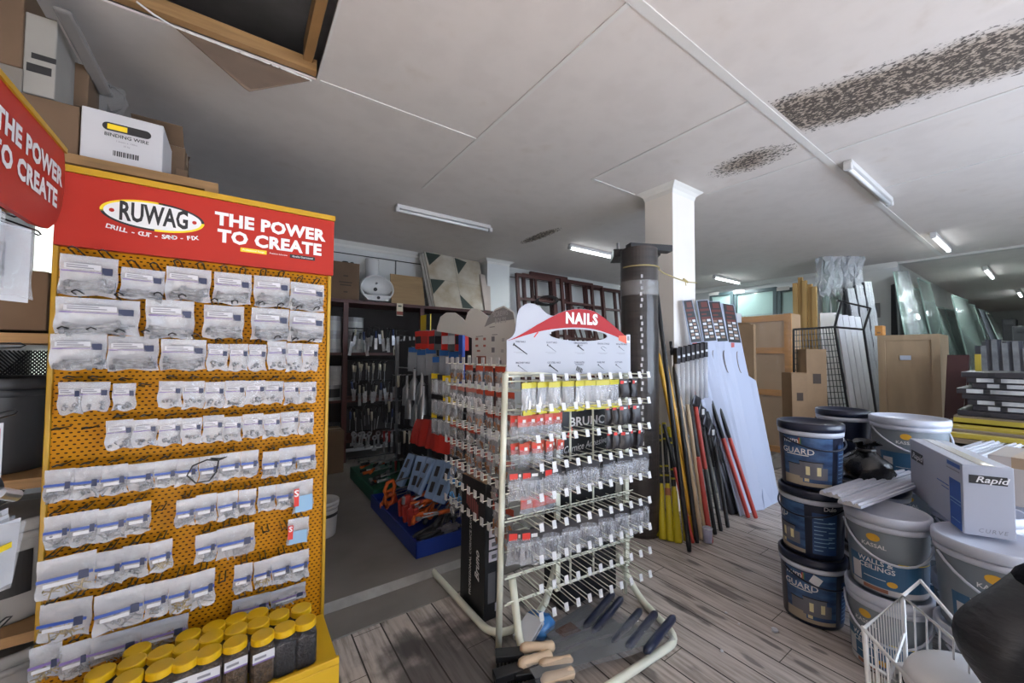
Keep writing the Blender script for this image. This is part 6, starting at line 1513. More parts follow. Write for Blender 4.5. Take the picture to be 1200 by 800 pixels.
for k, lab in enumerate(('on the floor', 'upper')): grey_bucket('grey bucket hidden behind the white printed carton stack, '+lab, (*c, .001+k*(BH+.001)), .5, r=.155)
# ---- black plastic bag knotted on the navy bucket
q = onz(1015, 540, .83); q = Vector((3.0, .68, .84-.115))
t = thing('black_bag', 'knotted black plastic bag lying between the navy and grey buckets', 'bag', q); mb = MB(); rb_ = random.Random(8)
mb.lathe([(0, 0), (.09, .01), (.12, .06), (.11, .11), (.06, .16), (.025, .185), (.04, .215), (.07, .235)], 18, c=tuple(q)); mb.v = [(x+rb_.uniform(-.016, .016), y+rb_.uniform(-.016, .016), max(q.z, z+rb_.uniform(-.012, .012))) for x, y, z in mb.v]
mb.build('bag_body', mat('shiny black plastic', (.010, .010, .012), .22, bump=.5, bscale=30), t, smooth=True); MB().tube([q+Vector((.04*math.cos(a_/8*2*PI), .04*math.sin(a_/8*2*PI), .188)) for a_ in range(8)], .008, 6, closed=True).build('knot', black_plastic, t)
# ---- bundle of white ribbed profiles lying across the buckets
prm = mat('white ribbed profile', (.56, .58, .66), .35)
A_, B_ = Vector((2.46, .655, .738)), Vector((5.6, .20, .775)); dA = (B_-A_).normalized(); sA = Vector((dA.y, -dA.x, 0))
for k in range(4):
    off = sA*(.052*(k-1.3)); zz = .012*(k % 2)+.004
    t = thing('ribbed_profile', 'white ribbed profile lying across the buckets, %s from the navy stack' % ORD[k], 'profile', A_+off, 'white ribbed profiles')
    pf = [(-.025, 0), (.025, 0), (.025, .012), (.017, .012), (.014, .020), (.006, .020), (.003, .012), (-.006, .012), (-.010, .022), (-.020, .022), (-.025, .012)]
    M = Fr(A_+off+Vector((0, 0, zz)), sA)
    L = (B_-A_).length-.12*k; vs = [A_+off+Vector((0, 0, zz+z))+sA*x-dA*.03*k for x, z in pf]; n = len(pf); vs += [v+dA*L for v in vs]
    MB().add(vs, [tuple(range(n)), tuple(range(2*n-1, n-1, -1))]+[((i+1) % n, i, i+n, (i+1) % n+n) for i in range(n)]).build('profile', prm, t)
    e = MB(); e.add([v-dA*.0008 for v in vs[:n]], [tuple(range(n))]).build('cut_end', mat('chalky cut end', (.5, .5, .52), .8), t)
# ---- white printed carton
t = thing('white_carton', 'white carton with black label and blue strip sitting on the grey bucket', 'box', (2.74, .315, .7245)); 
p = [Vector((2.466, .257, .7245)), Vector((2.538, .127, .7245)), Vector((3.082, .368, .7245)), Vector((3.01, .498, .7245))]; hh = .285
wcm = mat('white carton board', (.42, .44, .52), .55, var=.05, scale=3)
MB().hexa([p[0], p[1], p[2], p[3]]+[v+Vector((0, 0, hh)) for v in p]).build('carton_body', wcm, t, bevel=.003)
ex = (p[1]-p[0]); fx_ = (p[0]-p[3])
ME = Fr(p[0], ex); MF = Fr(p[3], fx_)
wE, wF = ex.length, fx_.length
mb = MB(); mb.m(0).mbox(ME @ Matrix.Translation((wE*.5, -.0006, hh*.80)), wE*.74, .001, hh*.12).mbox(MF @ Matrix.Translation((wF*.17, -.0006, hh*.72)), wF*.26, .001, hh*.17)
mb.m(1).mbox(MF @ Matrix.Translation((wF*.885, -.0006, hh*.36)), wF*.17, .001, hh*.70); mb.mbox(MF @ Matrix.Translation((wF*.87, -.0006, hh*.93)), wF*.20, .001, hh*.06); mb.m(2).mbox(MF @ Matrix.Translation((wF*.89, -.0012, hh*.42)), wF*.16, .001, .004).mbox(MF @ Matrix.Translation((wF*.89, -.0012, hh*.37)), wF*.16, .001, .003).mbox(MF @ Matrix.Translation((wF*.89, -.0012, hh*.12)), wF*.13, .001, .003)
mb.m(1).mbox(MF @ Matrix.Translation((wF*.68, -.0006, hh*.56)), wF*.2, .001, .004).mbox(MF @ Matrix.Translation((wF*.72, -.0006, hh*.50)), wF*.12, .001, .003)
mb.m(3).mbox(MF @ Matrix.Translation((wF*.86, -.0006, hh*.85)), wF*.2, .001, .005)
mb.build('print_panel', [print_black, mat('royal blue print', (.03, .10, .38), .5), pal, print_grey], t)
MB().text('Rapid', hh*.085, ME @ Matrix.Translation((wE*.56, -.0016, hh*.80)), bold=.015, shear=.3, sx=1.2).build('lettering', print_white, t)
mb = MB().text('Rapid', hh*.10, MF @ Matrix.Translation((wF*.18, -.0016, hh*.72)), bold=.015, shear=.3, sx=1.5)
mb.build('lettering', print_white, t); MB().text('CURVE', hh*.055, ME @ Matrix.Translation((wE*.55, -.001, hh*.08)), bold=.0, shear=.2, sp=1.3).build('handwriting', print_grey, t)
MB().mbox(Fr((p[0]+p[1]+p[2]+p[3])/4+Vector((0, 0, hh+.001)), fx_), wF*1.0, .045, .0012).build('tape', mat('clear shiny tape', (.55, .52, .46), .15), t)
# second carton at the right edge
carton('brown_carton', 'carton at the right edge behind the white printed carton', 3.12, 3.5, .02, .22, .726, .96, mat('tan carton', (.40, .36, .33), .7), rz=-.1)
for k, zz in enumerate((.001, BH+.002)): grey_bucket('grey bucket under the carton at the right edge, %s' % ('on the floor', 'upper')[k], (3.30, .10, zz), .3, word=False)
# ------------------------------------------------------------------ white wire basket with white containers
ww = mat('white coated wire', (.70, .71, .72), .35)
RZ = .60
A1, B1, C1 = onz(1012, 736, RZ), onz(1058, 698, RZ), onz(1112, 744, RZ); C1 = B1+(C1-B1)*1.9
D1 = A1+C1-B1; cen = (A1+C1)/2
bk = thing('wire_basket', 'white wire basket stand in front of the grey buckets', 'basket', (cen.x, cen.y, 0))
def bt_(p, z): return Vector((cen.x+(p.x-cen.x)*(.82+.18*z/RZ), cen.y+(p.y-cen.y)*(.82+.18*z/RZ), z))
cs = [A1, B1, C1, D1]
MB().tube([bt_(q, RZ) for q in cs], .005, 8, closed=True).build('rim', ww, bk, smooth=True)
for z in (.12, .30): MB().tube([bt_(q, z) for q in cs], .0045, 6, closed=True).build('hoop', ww, bk, smooth=True)
for q in cs: MB().tube([bt_(q, .002), bt_(q, RZ+.006)], .006, 8).build('corner_post', ww, bk, smooth=True)
for i in range(4):
    a, b = cs[i], cs[(i+1) % 4]; n = 15 if i in (0, 2) else 7
    mb = MB()
    for k in range(1, n): q = a.lerp(b, k/n); mb.tube([bt_(q, .12), bt_(q, RZ)], 0.0017 if n > 8 else .0028, 5)
    if i == 0: mb.tube([bt_(a, .30), bt_(b, .48)], .005, 5); mb.tube([bt_(a, .5), bt_(a.lerp(b, .8), .34)], .004, 5)
    mb.build('side_wires', ww, bk)
mb = MB()
for k in range(1, 12): mb.tube([bt_(A1.lerp(D1, k/12), .30), bt_(B1.lerp(C1, k/12), .30)], .003, 5)
mb.build('base_wires', ww, bk)
MB().tube([bt_(B1, RZ), bt_(B1, RZ)+Vector((.10, -.03, .035)), bt_(C1, RZ)+Vector((.06, .02, .0))], .006, 6).build('flat_strap', ww, bk)
wpl = mat('soft white plastic', (.60, .60, .61), .4)
e = onz(1122, 788, .53); cc_ = Vector((e.x, e.y, .304))
t = thing('white_tub', 'large rounded white tub lying in the wire basket', 'tub', cc_); t.rotation_euler = (0, 0, -.45)
sc_ = Matrix.Diagonal((1.2, .8, 1, 1))
MB().lathe([(0, 0), (.085, .0), (.10, .02), (.112, .17), (.115, .18)], 32, M=sc_).build('tub_body', wpl, t, base=(0, 0, 0), smooth=True)
MB().lathe([(.117, .172), (.120, .18), (.119, .205), (.108, .228), (.06, .236), (0, .238)], 32, M=sc_).build('lid', wpl, t, base=(0, 0, 0), smooth=True)
q0 = onz(1057, 790, .40); q0.z = .365; dq = Vector((.80, -.55, 0)).normalized()
t = thing('white_roll', 'white tube with an open round end beside the tub in the wire basket', 'tube', (q0.x, q0.y, .304))
MB().lathe([(.030, 0), (.056, .0), (.060, .006), (.060, .19), (.030, .19), (.030, 0)], 30, M=Matrix.Translation(q0) @ dq.to_track_quat('Z', 'Y').to_matrix().to_4x4()).build('tube_body', wpl, t, smooth=True)
MB().lathe([(0, .03), (.0305, .03)], 20, M=Matrix.Translation(q0) @ dq.to_track_quat('Z', 'Y').to_matrix().to_4x4()).build('dark_core', print_black, t)
# ------------------------------------------------------------------ far right goods: crates, windows, boards, glass
crw = mat('orange brown crate timber', (.66, .30, .08), .5, var=.3, scale=3, stretch=(1, 1, 8)); crp = mat('tan crate panel', (.55, .36, .21), .55, var=.2, scale=2)
cx0 = 6.5; cy0, cy1 = onX(928, 420, cx0).y, onX(868, 420, cx0).y; cz_ = onX(898, 369, cx0).z
t = thing('wrapped_crate', 'tall orange brown crate wrapped in shiny clear film', 'crate', (cx0+.2, (cy0+cy1)/2, .001))
MB().box(cx0+.02, cx0+.35, cy0, cy1, .001, cz_).build('panel', crp, t)
for z in (cz_-.10, cz_*.72, cz_*.42, .05): MB().box(cx0-.005, cx0+.019, cy0+.09, cy1-.09, z, z+.09).build('cross_batten', crw, t)
for y in (cy0, cy1-.09): MB().box(cx0-.006, cx0+.019, y, y+.09, .001, cz_).build('side_batten', crw, t)
f_ = MB().grid(lambda u, v: (cx0-.03+.012*math.sin(u*31+3*v)*math.sin(v*9+u*5), cy0-.01+(cy1-cy0+.02)*u, .02+(cz_+.0)*v), 40, 30); f_.build('wrapping_film', film('crate film', (.55, .55, .55), alpha=.16, rough=.06, bscale=4, bump=3.0, stretch=(1, 5, .5)), t, smooth=True)
# dark framed glazed windows behind the crate
dkf = mat('dark teal frame', (.05, .075, .08), .4); teal = mat('greenish pane', (.33, .45, .42), .12, var=.15, scale=2, spec=.7)
wx = 8.6
for k, (xa, xb, ya, lab) in enumerate(((828, 857, 342, 'leftmost'), (857, 908, 338, 'middle and largest'), (908, 934, 336, 'rightmost'))):
    p0, p1 = onX(xa, 360, wx), onX(xb, 360, wx); zt2 = onX((xa+xb)/2, ya, wx).z; y0_, y1_ = p1.y+.01, p0.y-.01
    t = thing('glazed_window', 'dark framed window with green glass above the crate, '+lab, 'window', (wx, (y0_+y1_)/2, .05), 'glazed windows behind the crate'); t.rotation_euler = (0, .05, 0)
    zb_ = 1.3
    MB().box(-.002, .004, -(y1_-y0_)/2+.05, (y1_-y0_)/2-.05, .05, zt2-.12).build('pane', teal, t, base=(0, 0, 0))
    for b in ((-(y1_-y0_)/2, -(y1_-y0_)/2+.06, 0, zt2-.05), ((y1_-y0_)/2-.06, (y1_-y0_)/2, 0, zt2-.05), (-(y1_-y0_)/2, (y1_-y0_)/2, zt2-.12, zt2-.05), (-(y1_-y0_)/2, (y1_-y0_)/2, 0, .06)): MB().box(-.03, .03, *b).build('frame_bar', dkf, t, base=(0, 0, 0))
    cw = MB().mbox(Matrix.Translation((-.035, (y1_-y0_)/2-.1, zt2-.06)), .01, .22, .07); cw.build('corner_wrap', mat('grey cardboard corner', (.42, .40, .38), .8), t, base=(0, 0, 0))
t = thing('white_stub_box', 'small white box on top of the brown flat cartons', 'box', onX(857, 378, 5.35)); q0, q1 = onX(848, 379, 5.35), onX(866, 367, 5.35); MB().box(5.3, 5.42, q1.y, q0.y, q0.z, q1.z).build('box_body', white_card, t, bevel=.004); MB().box(5.298, 5.2995, q1.y+.02, q0.y-.02, q0.z+.03, q0.z+.06).build('label', print_grey, t)
for k in range(3):
    xa = 5.2+.07*k; y0_, y1_ = onX(884-3*k, 440, xa).y, onX(848-4*k, 440, xa).y; zt2 = onX(868, 381-1.5*k, xa).z
    carton('flat_carton', 'tall flat brown carton left of the wrapped crate, %s layer from the front' % ORD[k], xa, xa+.06, y0_, y1_, .001, zt2, card_brown, group='flat cartons by the crate', tape=(k == 0))
# timber planks
for k in range(5):
    xa = 930+5.6*k; px0, px1 = onX(xa, 400, 7.4), onX(xa+5.2, 400, 7.4); zt2 = onX(xa, [332, 325, 329, 333, 336][k], 7.4).z
    t = thing('timber_plank', 'yellowish timber plank standing behind the black mesh rack, %s of five' % ordl(k, 5), 'plank', (7.4, (px0.y+px1.y)/2, .001), 'timber planks on end')
    MB().box(7.4+.03*(k % 2), 7.45+.03*(k % 2), px1.y, px0.y, .001, zt2).build('plank', mat('yellow timber', (.52, .33, .12), .55, var=.3, scale=3, stretch=(1, 6, .6)), t); MB().box(7.4+.03*(k % 2), 7.45+.03*(k % 2), px1.y, px0.y, zt2, zt2+.004).build('end_grain', timber, t)
# pale boards and white long profiles leaning behind the rack
def leanb(name, label, cat, group, bl, br, tl, tr, D0, D1, m_, th=.03, film_=None):
    a, b, c, d = at(*bl, D0), at(*br, D0), at(*tl, D1), at(*tr, D1); 
    # run down to the floor along the board
    def down(lo, hi): k = (lo.z-.002)/(hi.z-lo.z); return lo+(lo-hi)*k
    a, b = down(a, c), down(b, d); n = (b-a).cross(c-a).normalized()
    t = thing(name, label, cat, (a+b)/2, group)
    o = MB().hexa([a, b, b-n*th, a-n*th, c, d, d-n*th, c-n*th]); o.v = [(x, y, max(z, .002)) for x, y, z in o.v]; o.build('board' if 'prof' not in name else 'profile', m_, t)
    if film_:
        MB().grid(lambda u, v: (a*(1-u)*(1-v)+b*u*(1-v)+d*u*v+c*(1-u)*v)+n*(.012+.012*math.sin(u*17+v*23)*math.sin(v*31)), 8, 40).build('bubble_wrap', film_, t, smooth=True)
    return t
wprof = mat('white long profile', (.62, .63, .68), .4, var=.12, scale=4, stretch=(1, 9, .3)); palep = mat('pale board', (.56, .55, .54), .6)
leanb('pale_board', 'pale board standing between the timber planks and bubble wrapped rolls', 'board', None, (962, 480), (978, 480), (957, 332), (972, 335), 6.6, 6.8, palep)
leanb('pale_board', 'pinkish white board right behind the black mesh rack', 'board', None, (966, 480), (988, 480), (961, 367), (980, 366), 5.9, 6.1, mat('pinkish board', (.58, .55, .53), .6))
for k in range(4): leanb('white_profile', 'white long profile leaning behind the rack, %s of four' % ordl(k, 4), 'profile', 'white profiles behind the rack', (1000+7*k, 492), (1006.5+7*k, 492), (980+7.2*k, 368+k), (986.5+7.2*k, 368+k), 5.5, 5.8, wprof, th=.03)
bub = film('bubble wrap', (.70, .72, .76), alpha=.40, rough=.07, bscale=16, bump=3.0)
dkg = mat('dark wrapped frame', (.05, .055, .07), .35, var=.5, scale=8)
for k in range(3): leanb('wrapped_window', 'dark bubble wrapped frame right of the white profiles, %s of three' % ordl(k, 3), 'frame', 'bubble wrapped frames', (1018+9*k, 492), (1027+9*k, 492), (992+10*k, 338-4*k), (1001+10*k, 338-4*k), 5.7, 6.1, dkg, th=.04, film_=bub)
leanb('glass_sheet', 'green edged glass sheet standing left of the bubble wrapped frames', 'glass', None, (988, 420), (996, 420), (970, 330), (983, 328), 6.5, 6.7, glass_green, th=.012)
for k, (x_, y_, s) in enumerate(((967, 318, 1.), (978, 314, 1.1), (990, 318, 1.0), (1001, 314, .9))):
    q = at(x_, y_, 6.45); zt2 = at(x_, 297, 6.45).z; t = thing('bubble_roll', 'crumpled bubble wrap bundle near the ceiling above the rack, %s of four' % ordl(k, 4), 'bubble wrap', (q.x, q.y, zt2-.75), 'bubble wrap bundles')
    mb = MB(); rb_ = random.Random(k+40); mb.lathe([(.02, 0)]+[(.05+.08*s*math.sin(min(1, j_/9)*1.5), .08*j_) for j_ in range(1, 9)]+[(.11, .70), (.05, .75), (0, .745)], 22); mb.v = [(x+rb_.uniform(-.03, .03), y+rb_.uniform(-.03, .03), z+rb_.uniform(-.03, .03)) for x, y, z in mb.v]; mb.build('wrap_body', bub, t, base=(0, 0, 0)); MB().cyl((0, 0, -1.5), (0, 0, .6), .05, n=10).build('core', dkg if k > 1 else glass_green, t, base=(0, 0, 0))
# black wire mesh rack and cartons before it
def F_(x, y, D=5.0): return at(x, y, D)
rkm = thing('mesh_rack', 'black wire mesh rack leaning with an upturned end frame', 'rack', onz(985, 545, .001))
fr_ = lambda pts, r, nm, closed=False: MB().tube(pts, r, 6, closed=closed).build(nm, black_wire, rkm)
g_ = lambda x, y: onz(x, y, .006)
TL, TM, TR = F_(930, 386), F_(978, 383), F_(1012, 386, 4.9); FL, FM, FRt = g_(931, 548), g_(1005, 548), g_(1037, 552)
fr_([TL, TM], .015, 'top_bar'); fr_([TL, FL], .014, 'leg'); fr_([TM, FM], .015, 'leg'); fr_([TR, FRt], .014, 'leg'); fr_([TM, TR], .014, 'top_bar'); fr_([TM.lerp(FM, .85), TL.lerp(FL, .85)], .010, 'bottom_bar'); fr_([TM.lerp(FM, .85), TR.lerp(FRt, .85)], .009, 'bottom_bar')
U1, U2 = F_(986, 353), F_(1020, 361, 4.9)
fr_([TM, U1], .015, 'end_frame_bar'); fr_([U1+(U1-U2)*.15, U2], .012, 'end_frame_bar'); fr_([U2, TR], .014, 'end_frame_bar')
mb = MB()
for k in range(1, 22): mb.tube([TL.lerp(FL, k/24), TM.lerp(FM, k/24)], .0045, 4)
for k in range(1, 14): mb.tube([TL.lerp(TM, k/14), FL.lerp(FM, k/14)], .0045, 4)
mb.build('mesh', black_wire, rkm)
for nm, xa, xb, yt, yb_, lab in (('a', 948, 972, 409, 555, 'taller brown carton standing in front of the black mesh rack'), ('b', 930, 949, 437, 555, 'shorter brown carton standing in front of the black mesh rack')):
    p0, p1 = onz(xa, yb_, .002), onz(xb, yb_, .002); zt2 = at((xa+xb)/2, yt, (p0+p1).length/2*0+((p0-CP).dot(_F))).z
    c = (p0+p1)/2; t = thing('brown_carton', lab, 'box', (c.x, c.y, .002)); w_ = (p1-p0).length; t.rotation_euler = (0, 0, math.atan2((p1-p0).y, (p1-p0).x))
    MB().box(-w_/2, w_/2, 0, .18, 0, zt2).build('carton_body', card_brown, t, base=(0, 0, 0), bevel=.004); MB().box(-w_/2-.001, w_/2+.001, -.001, .181, zt2*.38, zt2*.41).build('strap', mat('clear strap', (.5, .45, .4), .2), t, base=(0, 0, 0)); MB().box(-w_*.2, w_*.2, -.0012, -.0002, zt2*.72, zt2*.8).build('print', mat('faint dark print', (.06, .04, .03), .8), t, base=(0, 0, 0))
# plywood crate with label
crx = 6.9; y1_, y0_ = onX(1030, 440, crx).y, onX(1103, 440, crx).y; zt2 = onX(1066, 392, crx).z
plyc = mat('wrapped plywood crate', (.40, .29, .18), .45, var=.25, scale=2.2, stretch=(1, 3, .6), bump=.3, bscale=12)
t = thing('plywood_crate', 'big plywood crate with small pale label on the right', 'crate', (crx+.3, (y0_+y1_)/2, .001)); MB().box(crx, crx+.6, y0_, y1_, .001, zt2).build('panel', plyc, t, bevel=.004)
for z in (.02, zt2-.07): MB().box(crx-.02, crx, y0_+.07, y1_-.07, z, z+.07).build('cross_batten', plyc, t)
for y in (y0_, y1_-.07): MB().box(crx-.021, crx, y, y+.07, .001, zt2).build('side_batten', plyc, t)
q = onX(1061, 419, crx-.024); MB().box(crx-.0235, crx-.0215, q.y-.05, q.y+.05, q.z-.028, q.z+.028).build('label', mat('pale blue label', (.50, .54, .62), .5), t)
t = thing('small_carton', 'small orange brown carton on top of the plywood crate left end', 'box', onX(1030, 388, crx)); q0, q1 = onX(1024, 394, crx), onX(1033, 381, crx); MB().box(crx+.05, crx+.2, q1.y, q0.y, zt2+.001, q1.z).build('carton_body', crw, t, bevel=.004); MB().box(crx+.0485, crx+.0495, q1.y+.02, q0.y-.02, zt2+.03, zt2+.05).build('label', card_brown, t)
# maroon boards, flat pack stack and yellow timber
mar = mat('maroon board', (.055, .018, .018), .4)
for k in range(2):
    a, b, c, d = onX(1100+14*k, 520, 6.3+.1*k), onX(1116+14*k, 520, 6.3+.1*k), onX(1110+8*k, 416, 6.5+.1*k), onX(1136, 416, 6.5+.1*k)
    a.z = b.z = .003; n = (b-a).cross(c-a).normalized(); t = thing('maroon_board', 'dark maroon board leaning right of the plywood crate, %s' % ('left one', 'right one')[k], 'board', (a+b)/2); MB().hexa([a, b, b-n*.04, a-n*.04, c, d, d-n*.04, c-n*.04]).build('board', mar, t); MB().hexa([c, d, d-n*.04, c-n*.04]+[v+Vector((0, 0, .004)) for v in (c, d, d-n*.04, c-n*.04)]).build('edge', mat('dark edge', (.03, .012, .012), .5), t)
sx_ = 5.5; ytop_, ybot_ = onX(1160, 436, sx_).z, onX(1160, 489, sx_).z; yl = onX(1121, 460, sx_).y
yt_m = mat('yellow painted timber', (.45, .34, .04), .5, var=.3, scale=4); brn = mat('brown slats', (.20, .15, .10), .7, var=.3, scale=4)
t = thing('pallet', 'low brown pallet under the yellow timbers at the right', 'pallet', (5.3, .1, .001))
for k in range(4): MB().box(4.8, 6.4, yl+.1-.4*k-.1, yl+.1-.4*k, .002, ybot_-.16).build('bearer', brn, t)
MB().box(4.8, 6.4, yl-1.4, yl+.14, ybot_-.16, ybot_-.13).build('deck', brn, t)
for k in range(6):
    x_ = 4.86+.12*k; t = thing('yellow_timber', 'yellow edged timber below the flat pack stack, %s from the front' % ORD[k], 'timber', (x_, .1, ybot_-.12), 'yellow timbers'); MB().box(x_, x_+.09, yl-1.3, yl+.06+.03*(k % 2), ybot_-.125, ybot_-.09+.03*(k % 3)/2).build('timber', yt_m if k % 2 == 0 else brn, t); MB().box(x_+.005, x_+.085, yl+.06+.03*(k % 2), yl+.064+.03*(k % 2), ybot_-.122, ybot_-.092).build('end_grain', timber, t)
t = thing('support_board', 'board carrying the flat pack stack', 'board', (5.9, -.2, ybot_-.06)); MB().box(5.46, 6.35, yl-1.3, yl+.02, ybot_-.125, ybot_-.004).build('board', brn, t); MB().box(5.45, 5.459, yl-1.3, yl+.02, ybot_-.06, ybot_-.02).build('yellow_edge', yt_m, t)
nS = 8; hs_ = (ytop_-ybot_)/nS
for k in range(nS):
    z = ybot_+hs_*k; ind = .03*((k*3) % 4); t = thing('flat_pack', 'flat pack in the black and white stack on the right, %s from the bottom' % ORD[k], 'flat pack', (sx_+.4, yl-.4, z+.001), 'flat packs in the stack')
    MB().box(sx_+ind*.5, sx_+.8, yl-1.2, yl-ind, z+.001, z+hs_-.003).build('pack_body', dark_card, t, bevel=.003)
    if k in (1, 2, 4, 5, 6): MB().box(sx_+ind*.5-.002, sx_+ind*.5-.0005, yl-1.15, yl-ind-.06-.03*(k % 2), z+hs_*.15, z+hs_*.85).build('white_edge', mat('dull white edge', (.46, .46, .46), .6, col2=(.16, .16, .16), scale=6, stretch=(1, 1, .2)), t)
    MB().box(sx_+ind*.5-.0025, sx_+ind*.5-.001, yl-ind-.20, yl-ind-.16, z+.004, z+hs_-.006).build('strap', black_plastic, t)
# standing goods above and behind the stack
for k in range(5):
    a = onX(1150+13*k, 436, 6.5); c = onX(1143+12*k, [405, 398, 402, 400, 408][k], 6.7)
    t = thing('wrapped_sheet', 'dark wrapped panel standing behind the flat pack stack, %s of five' % ordl(k, 5), 'panel', (6.5, a.y, .002), 'wrapped panels behind the stack'); MB().hexa([(6.45, a.y-.11, .002), (6.5, a.y-.11, .002), (6.5, a.y, .002), (6.45, a.y, .002), (6.65, c.y-.11, c.z), (6.7, c.y-.11, c.z), (6.7, c.y, c.z), (6.65, c.y, c.z)]).build('panel', dkg if k != 2 else mat('grey green panel', (.16, .19, .18), .3), t)
    MB().hexa([(6.44, a.y-.08, .1), (6.448, a.y-.08, .1), (6.448, a.y-.03, .1), (6.44, a.y-.03, .1), (6.635, c.y-.08, c.z), (6.648, c.y-.08, c.z), (6.648, c.y-.04, c.z), (6.635, c.y-.04, c.z)]).build('film_fold', mat('folded grey film', (.20, .21, .22), .15, var=.5, scale=7), t)
q0, q1 = onX(1142, 415, 6.0), onX(1150, 434, 6.0); t = thing('yellow_block', 'short yellow strip standing left of the wrapped panels', 'strip', (6.0, q1.y, .002)); MB().box(6.0, 6.03, q1.y, q0.y, .002, q0.z).build('strip', yt_m, t); MB().box(6.0, 6.03, q1.y, q0.y, q0.z, q0.z+.004).build('end', brn, t)
# glass sheets along the store room wall
gs = [((1062, 392), (1080, 392), (1048, 318), (1064, 318), bub, 'bubble wrapped'), ((1080, 392), (1094, 392), (1064, 336), (1080, 340), glass_green, 'clear green'), ((1092, 392), (1106, 392), (1076, 326), (1090, 332), glass_green, 'tall clear green'), ((1106, 390), (1116, 390), (1098, 360), (1106, 361), glass_green, 'short green'), ((1116, 390), (1126, 390), (1108, 362), (1118, 364), glass_green, 'second short green'), ((1128, 392), (1146, 392), (1116, 346), (1134, 352), glass_green, 'broad green'), ((1146, 392), (1156, 392), (1134, 356), (1142, 358), glass_green, 'narrow green'), ((1158, 390), (1168, 390), (1147, 362), (1158, 366), dkg, 'dark wrapped'), ((1166, 388), (1174, 388), (1156, 366), (1163, 370), glass_green, 'farthest green')]
for k, (bl, br, tl, tr, m_, lab) in enumerate(gs):
    Yk = 1.55-.035*(k % 4) if k < 5 else 1.32-.04*(k % 3)
    a, b, c, d = onY(*bl, Yk-.2), onY(*br, Yk-.2), onY(*tl, Yk), onY(*tr, Yk)
    a, b = a+(a-c)*((a.z-.003)/(c.z-a.z)), b+(b-d)*((b.z-.003)/(d.z-b.z)); a.z = b.z = .003
    t = thing('glass_sheet', '%s glass sheet leaning on the store room wall beyond the crate' % lab, 'glass', (a+b)/2, 'glass sheets in the store room')
    n = (b-a).cross(c-a).normalized(); MB().hexa([a, b, b-n*.02, a-n*.02, c, d, d-n*.02, c-n*.02]).build('sheet', m_ if m_ is not bub else glass_green, t)
    if m_ is bub: MB().grid(lambda u, v: (a*(1-u)*(1-v)+b*u*(1-v)+d*u*v+c*(1-u)*v)+n*(.03+.02*math.sin(u*17+v*23)*math.sin(v*31)), 8, 40).build('bubble_wrap', bub, t, smooth=True)
    else: MB().tube([c, d], .014, 5).build('polished_edge', mat('bright glass edge', (.55, .68, .62), .2), t)
t = thing('leaning_window', 'black leaning frame at the end of the right wall', 'frame', (9.2, 1.45, .002)); a, b, c, d = onX(1041, 396, 9.2), onX(1056, 396, 9.2), onX(1044, 335, 9.25), onX(1048, 333, 9.25); a.z = b.z = .003
MB().hexa([a, b, b+Vector((.06, 0, 0)), a+Vector((.06, 0, 0)), c, d, d+Vector((.04, 0, 0)), c+Vector((.04, 0, 0))]).build('frame', black_plastic, t); MB().tube([c, d], .012, 5).build('edge', dark_steel, t)
# dark goods at the far end of the store room
dk2 = mat('dark stored goods', (.03, .03, .033), .6, var=.4, scale=3)
for k, (xa, xb, ya, yb_, X_) in enumerate(((1174, 1192, 374, 402, 14), (1186, 1210, 382, 420, 12), (1150, 1215, 400, 440, 9.5))):
    p0, p1 = onX(xb, yb_, X_), onX(xa, ya, X_); t = thing('dark_crate', ['small dark crate', 'wide dark crate', 'low dark crate nearest the wrapped panels'][k]+' deep in the store room', 'crate', (X_, (p0.y+p1.y)/2, .002)); MB().box(X_, X_+.6, p0.y, p1.y, .002, p1.z).build('crate_body', dk2, t, bevel=.01); MB().box(X_-.01, X_, p0.y+.05, p1.y-.05, p1.z-.12, p1.z-.05).build('batten', black_plastic, t)
q = onX(1148, 318, 9.44)
# paper mark on the right wall
q = onX(1026, 363, 9.29); t = thing('wall_switch', 'small grey switch plate on the right end wall', 'switch', q); MB().box(9.28, 9.299, q.y-.06, q.y+.06, q.z-.14, q.z+.12).build('plate', mat('grey plate', (.25, .24, .24), .5), t, bevel=.004); MB().box(9.272, 9.28, q.y-.03, q.y+.03, q.z-.05, q.z+.05).build('rocker', print_grey, t)
# white scraps on the floor
for k, (x_, y_, s) in enumerate(((908, 739, .018), (846, 763, .009), (851, 718, .008), (866, 731, .006))):
    q = onz(x_, y_, .001); t = MB().lathe([(0, 0), (s, .001), (s*.8, s*.6), (0, s*.8)], 7, c=tuple(q)); t.v = [(x+random.uniform(-.2, .2)*s, y+random.uniform(-.2, .2)*s, z) for x, y, z in t.v]
    tag(t.build('paper_scrap', white_card, base=q), 'white scrap on the floor boards, %s of the four by size' % ['largest', 'second', 'third', 'smallest'][k], 'scrap', 'scraps on the floor')
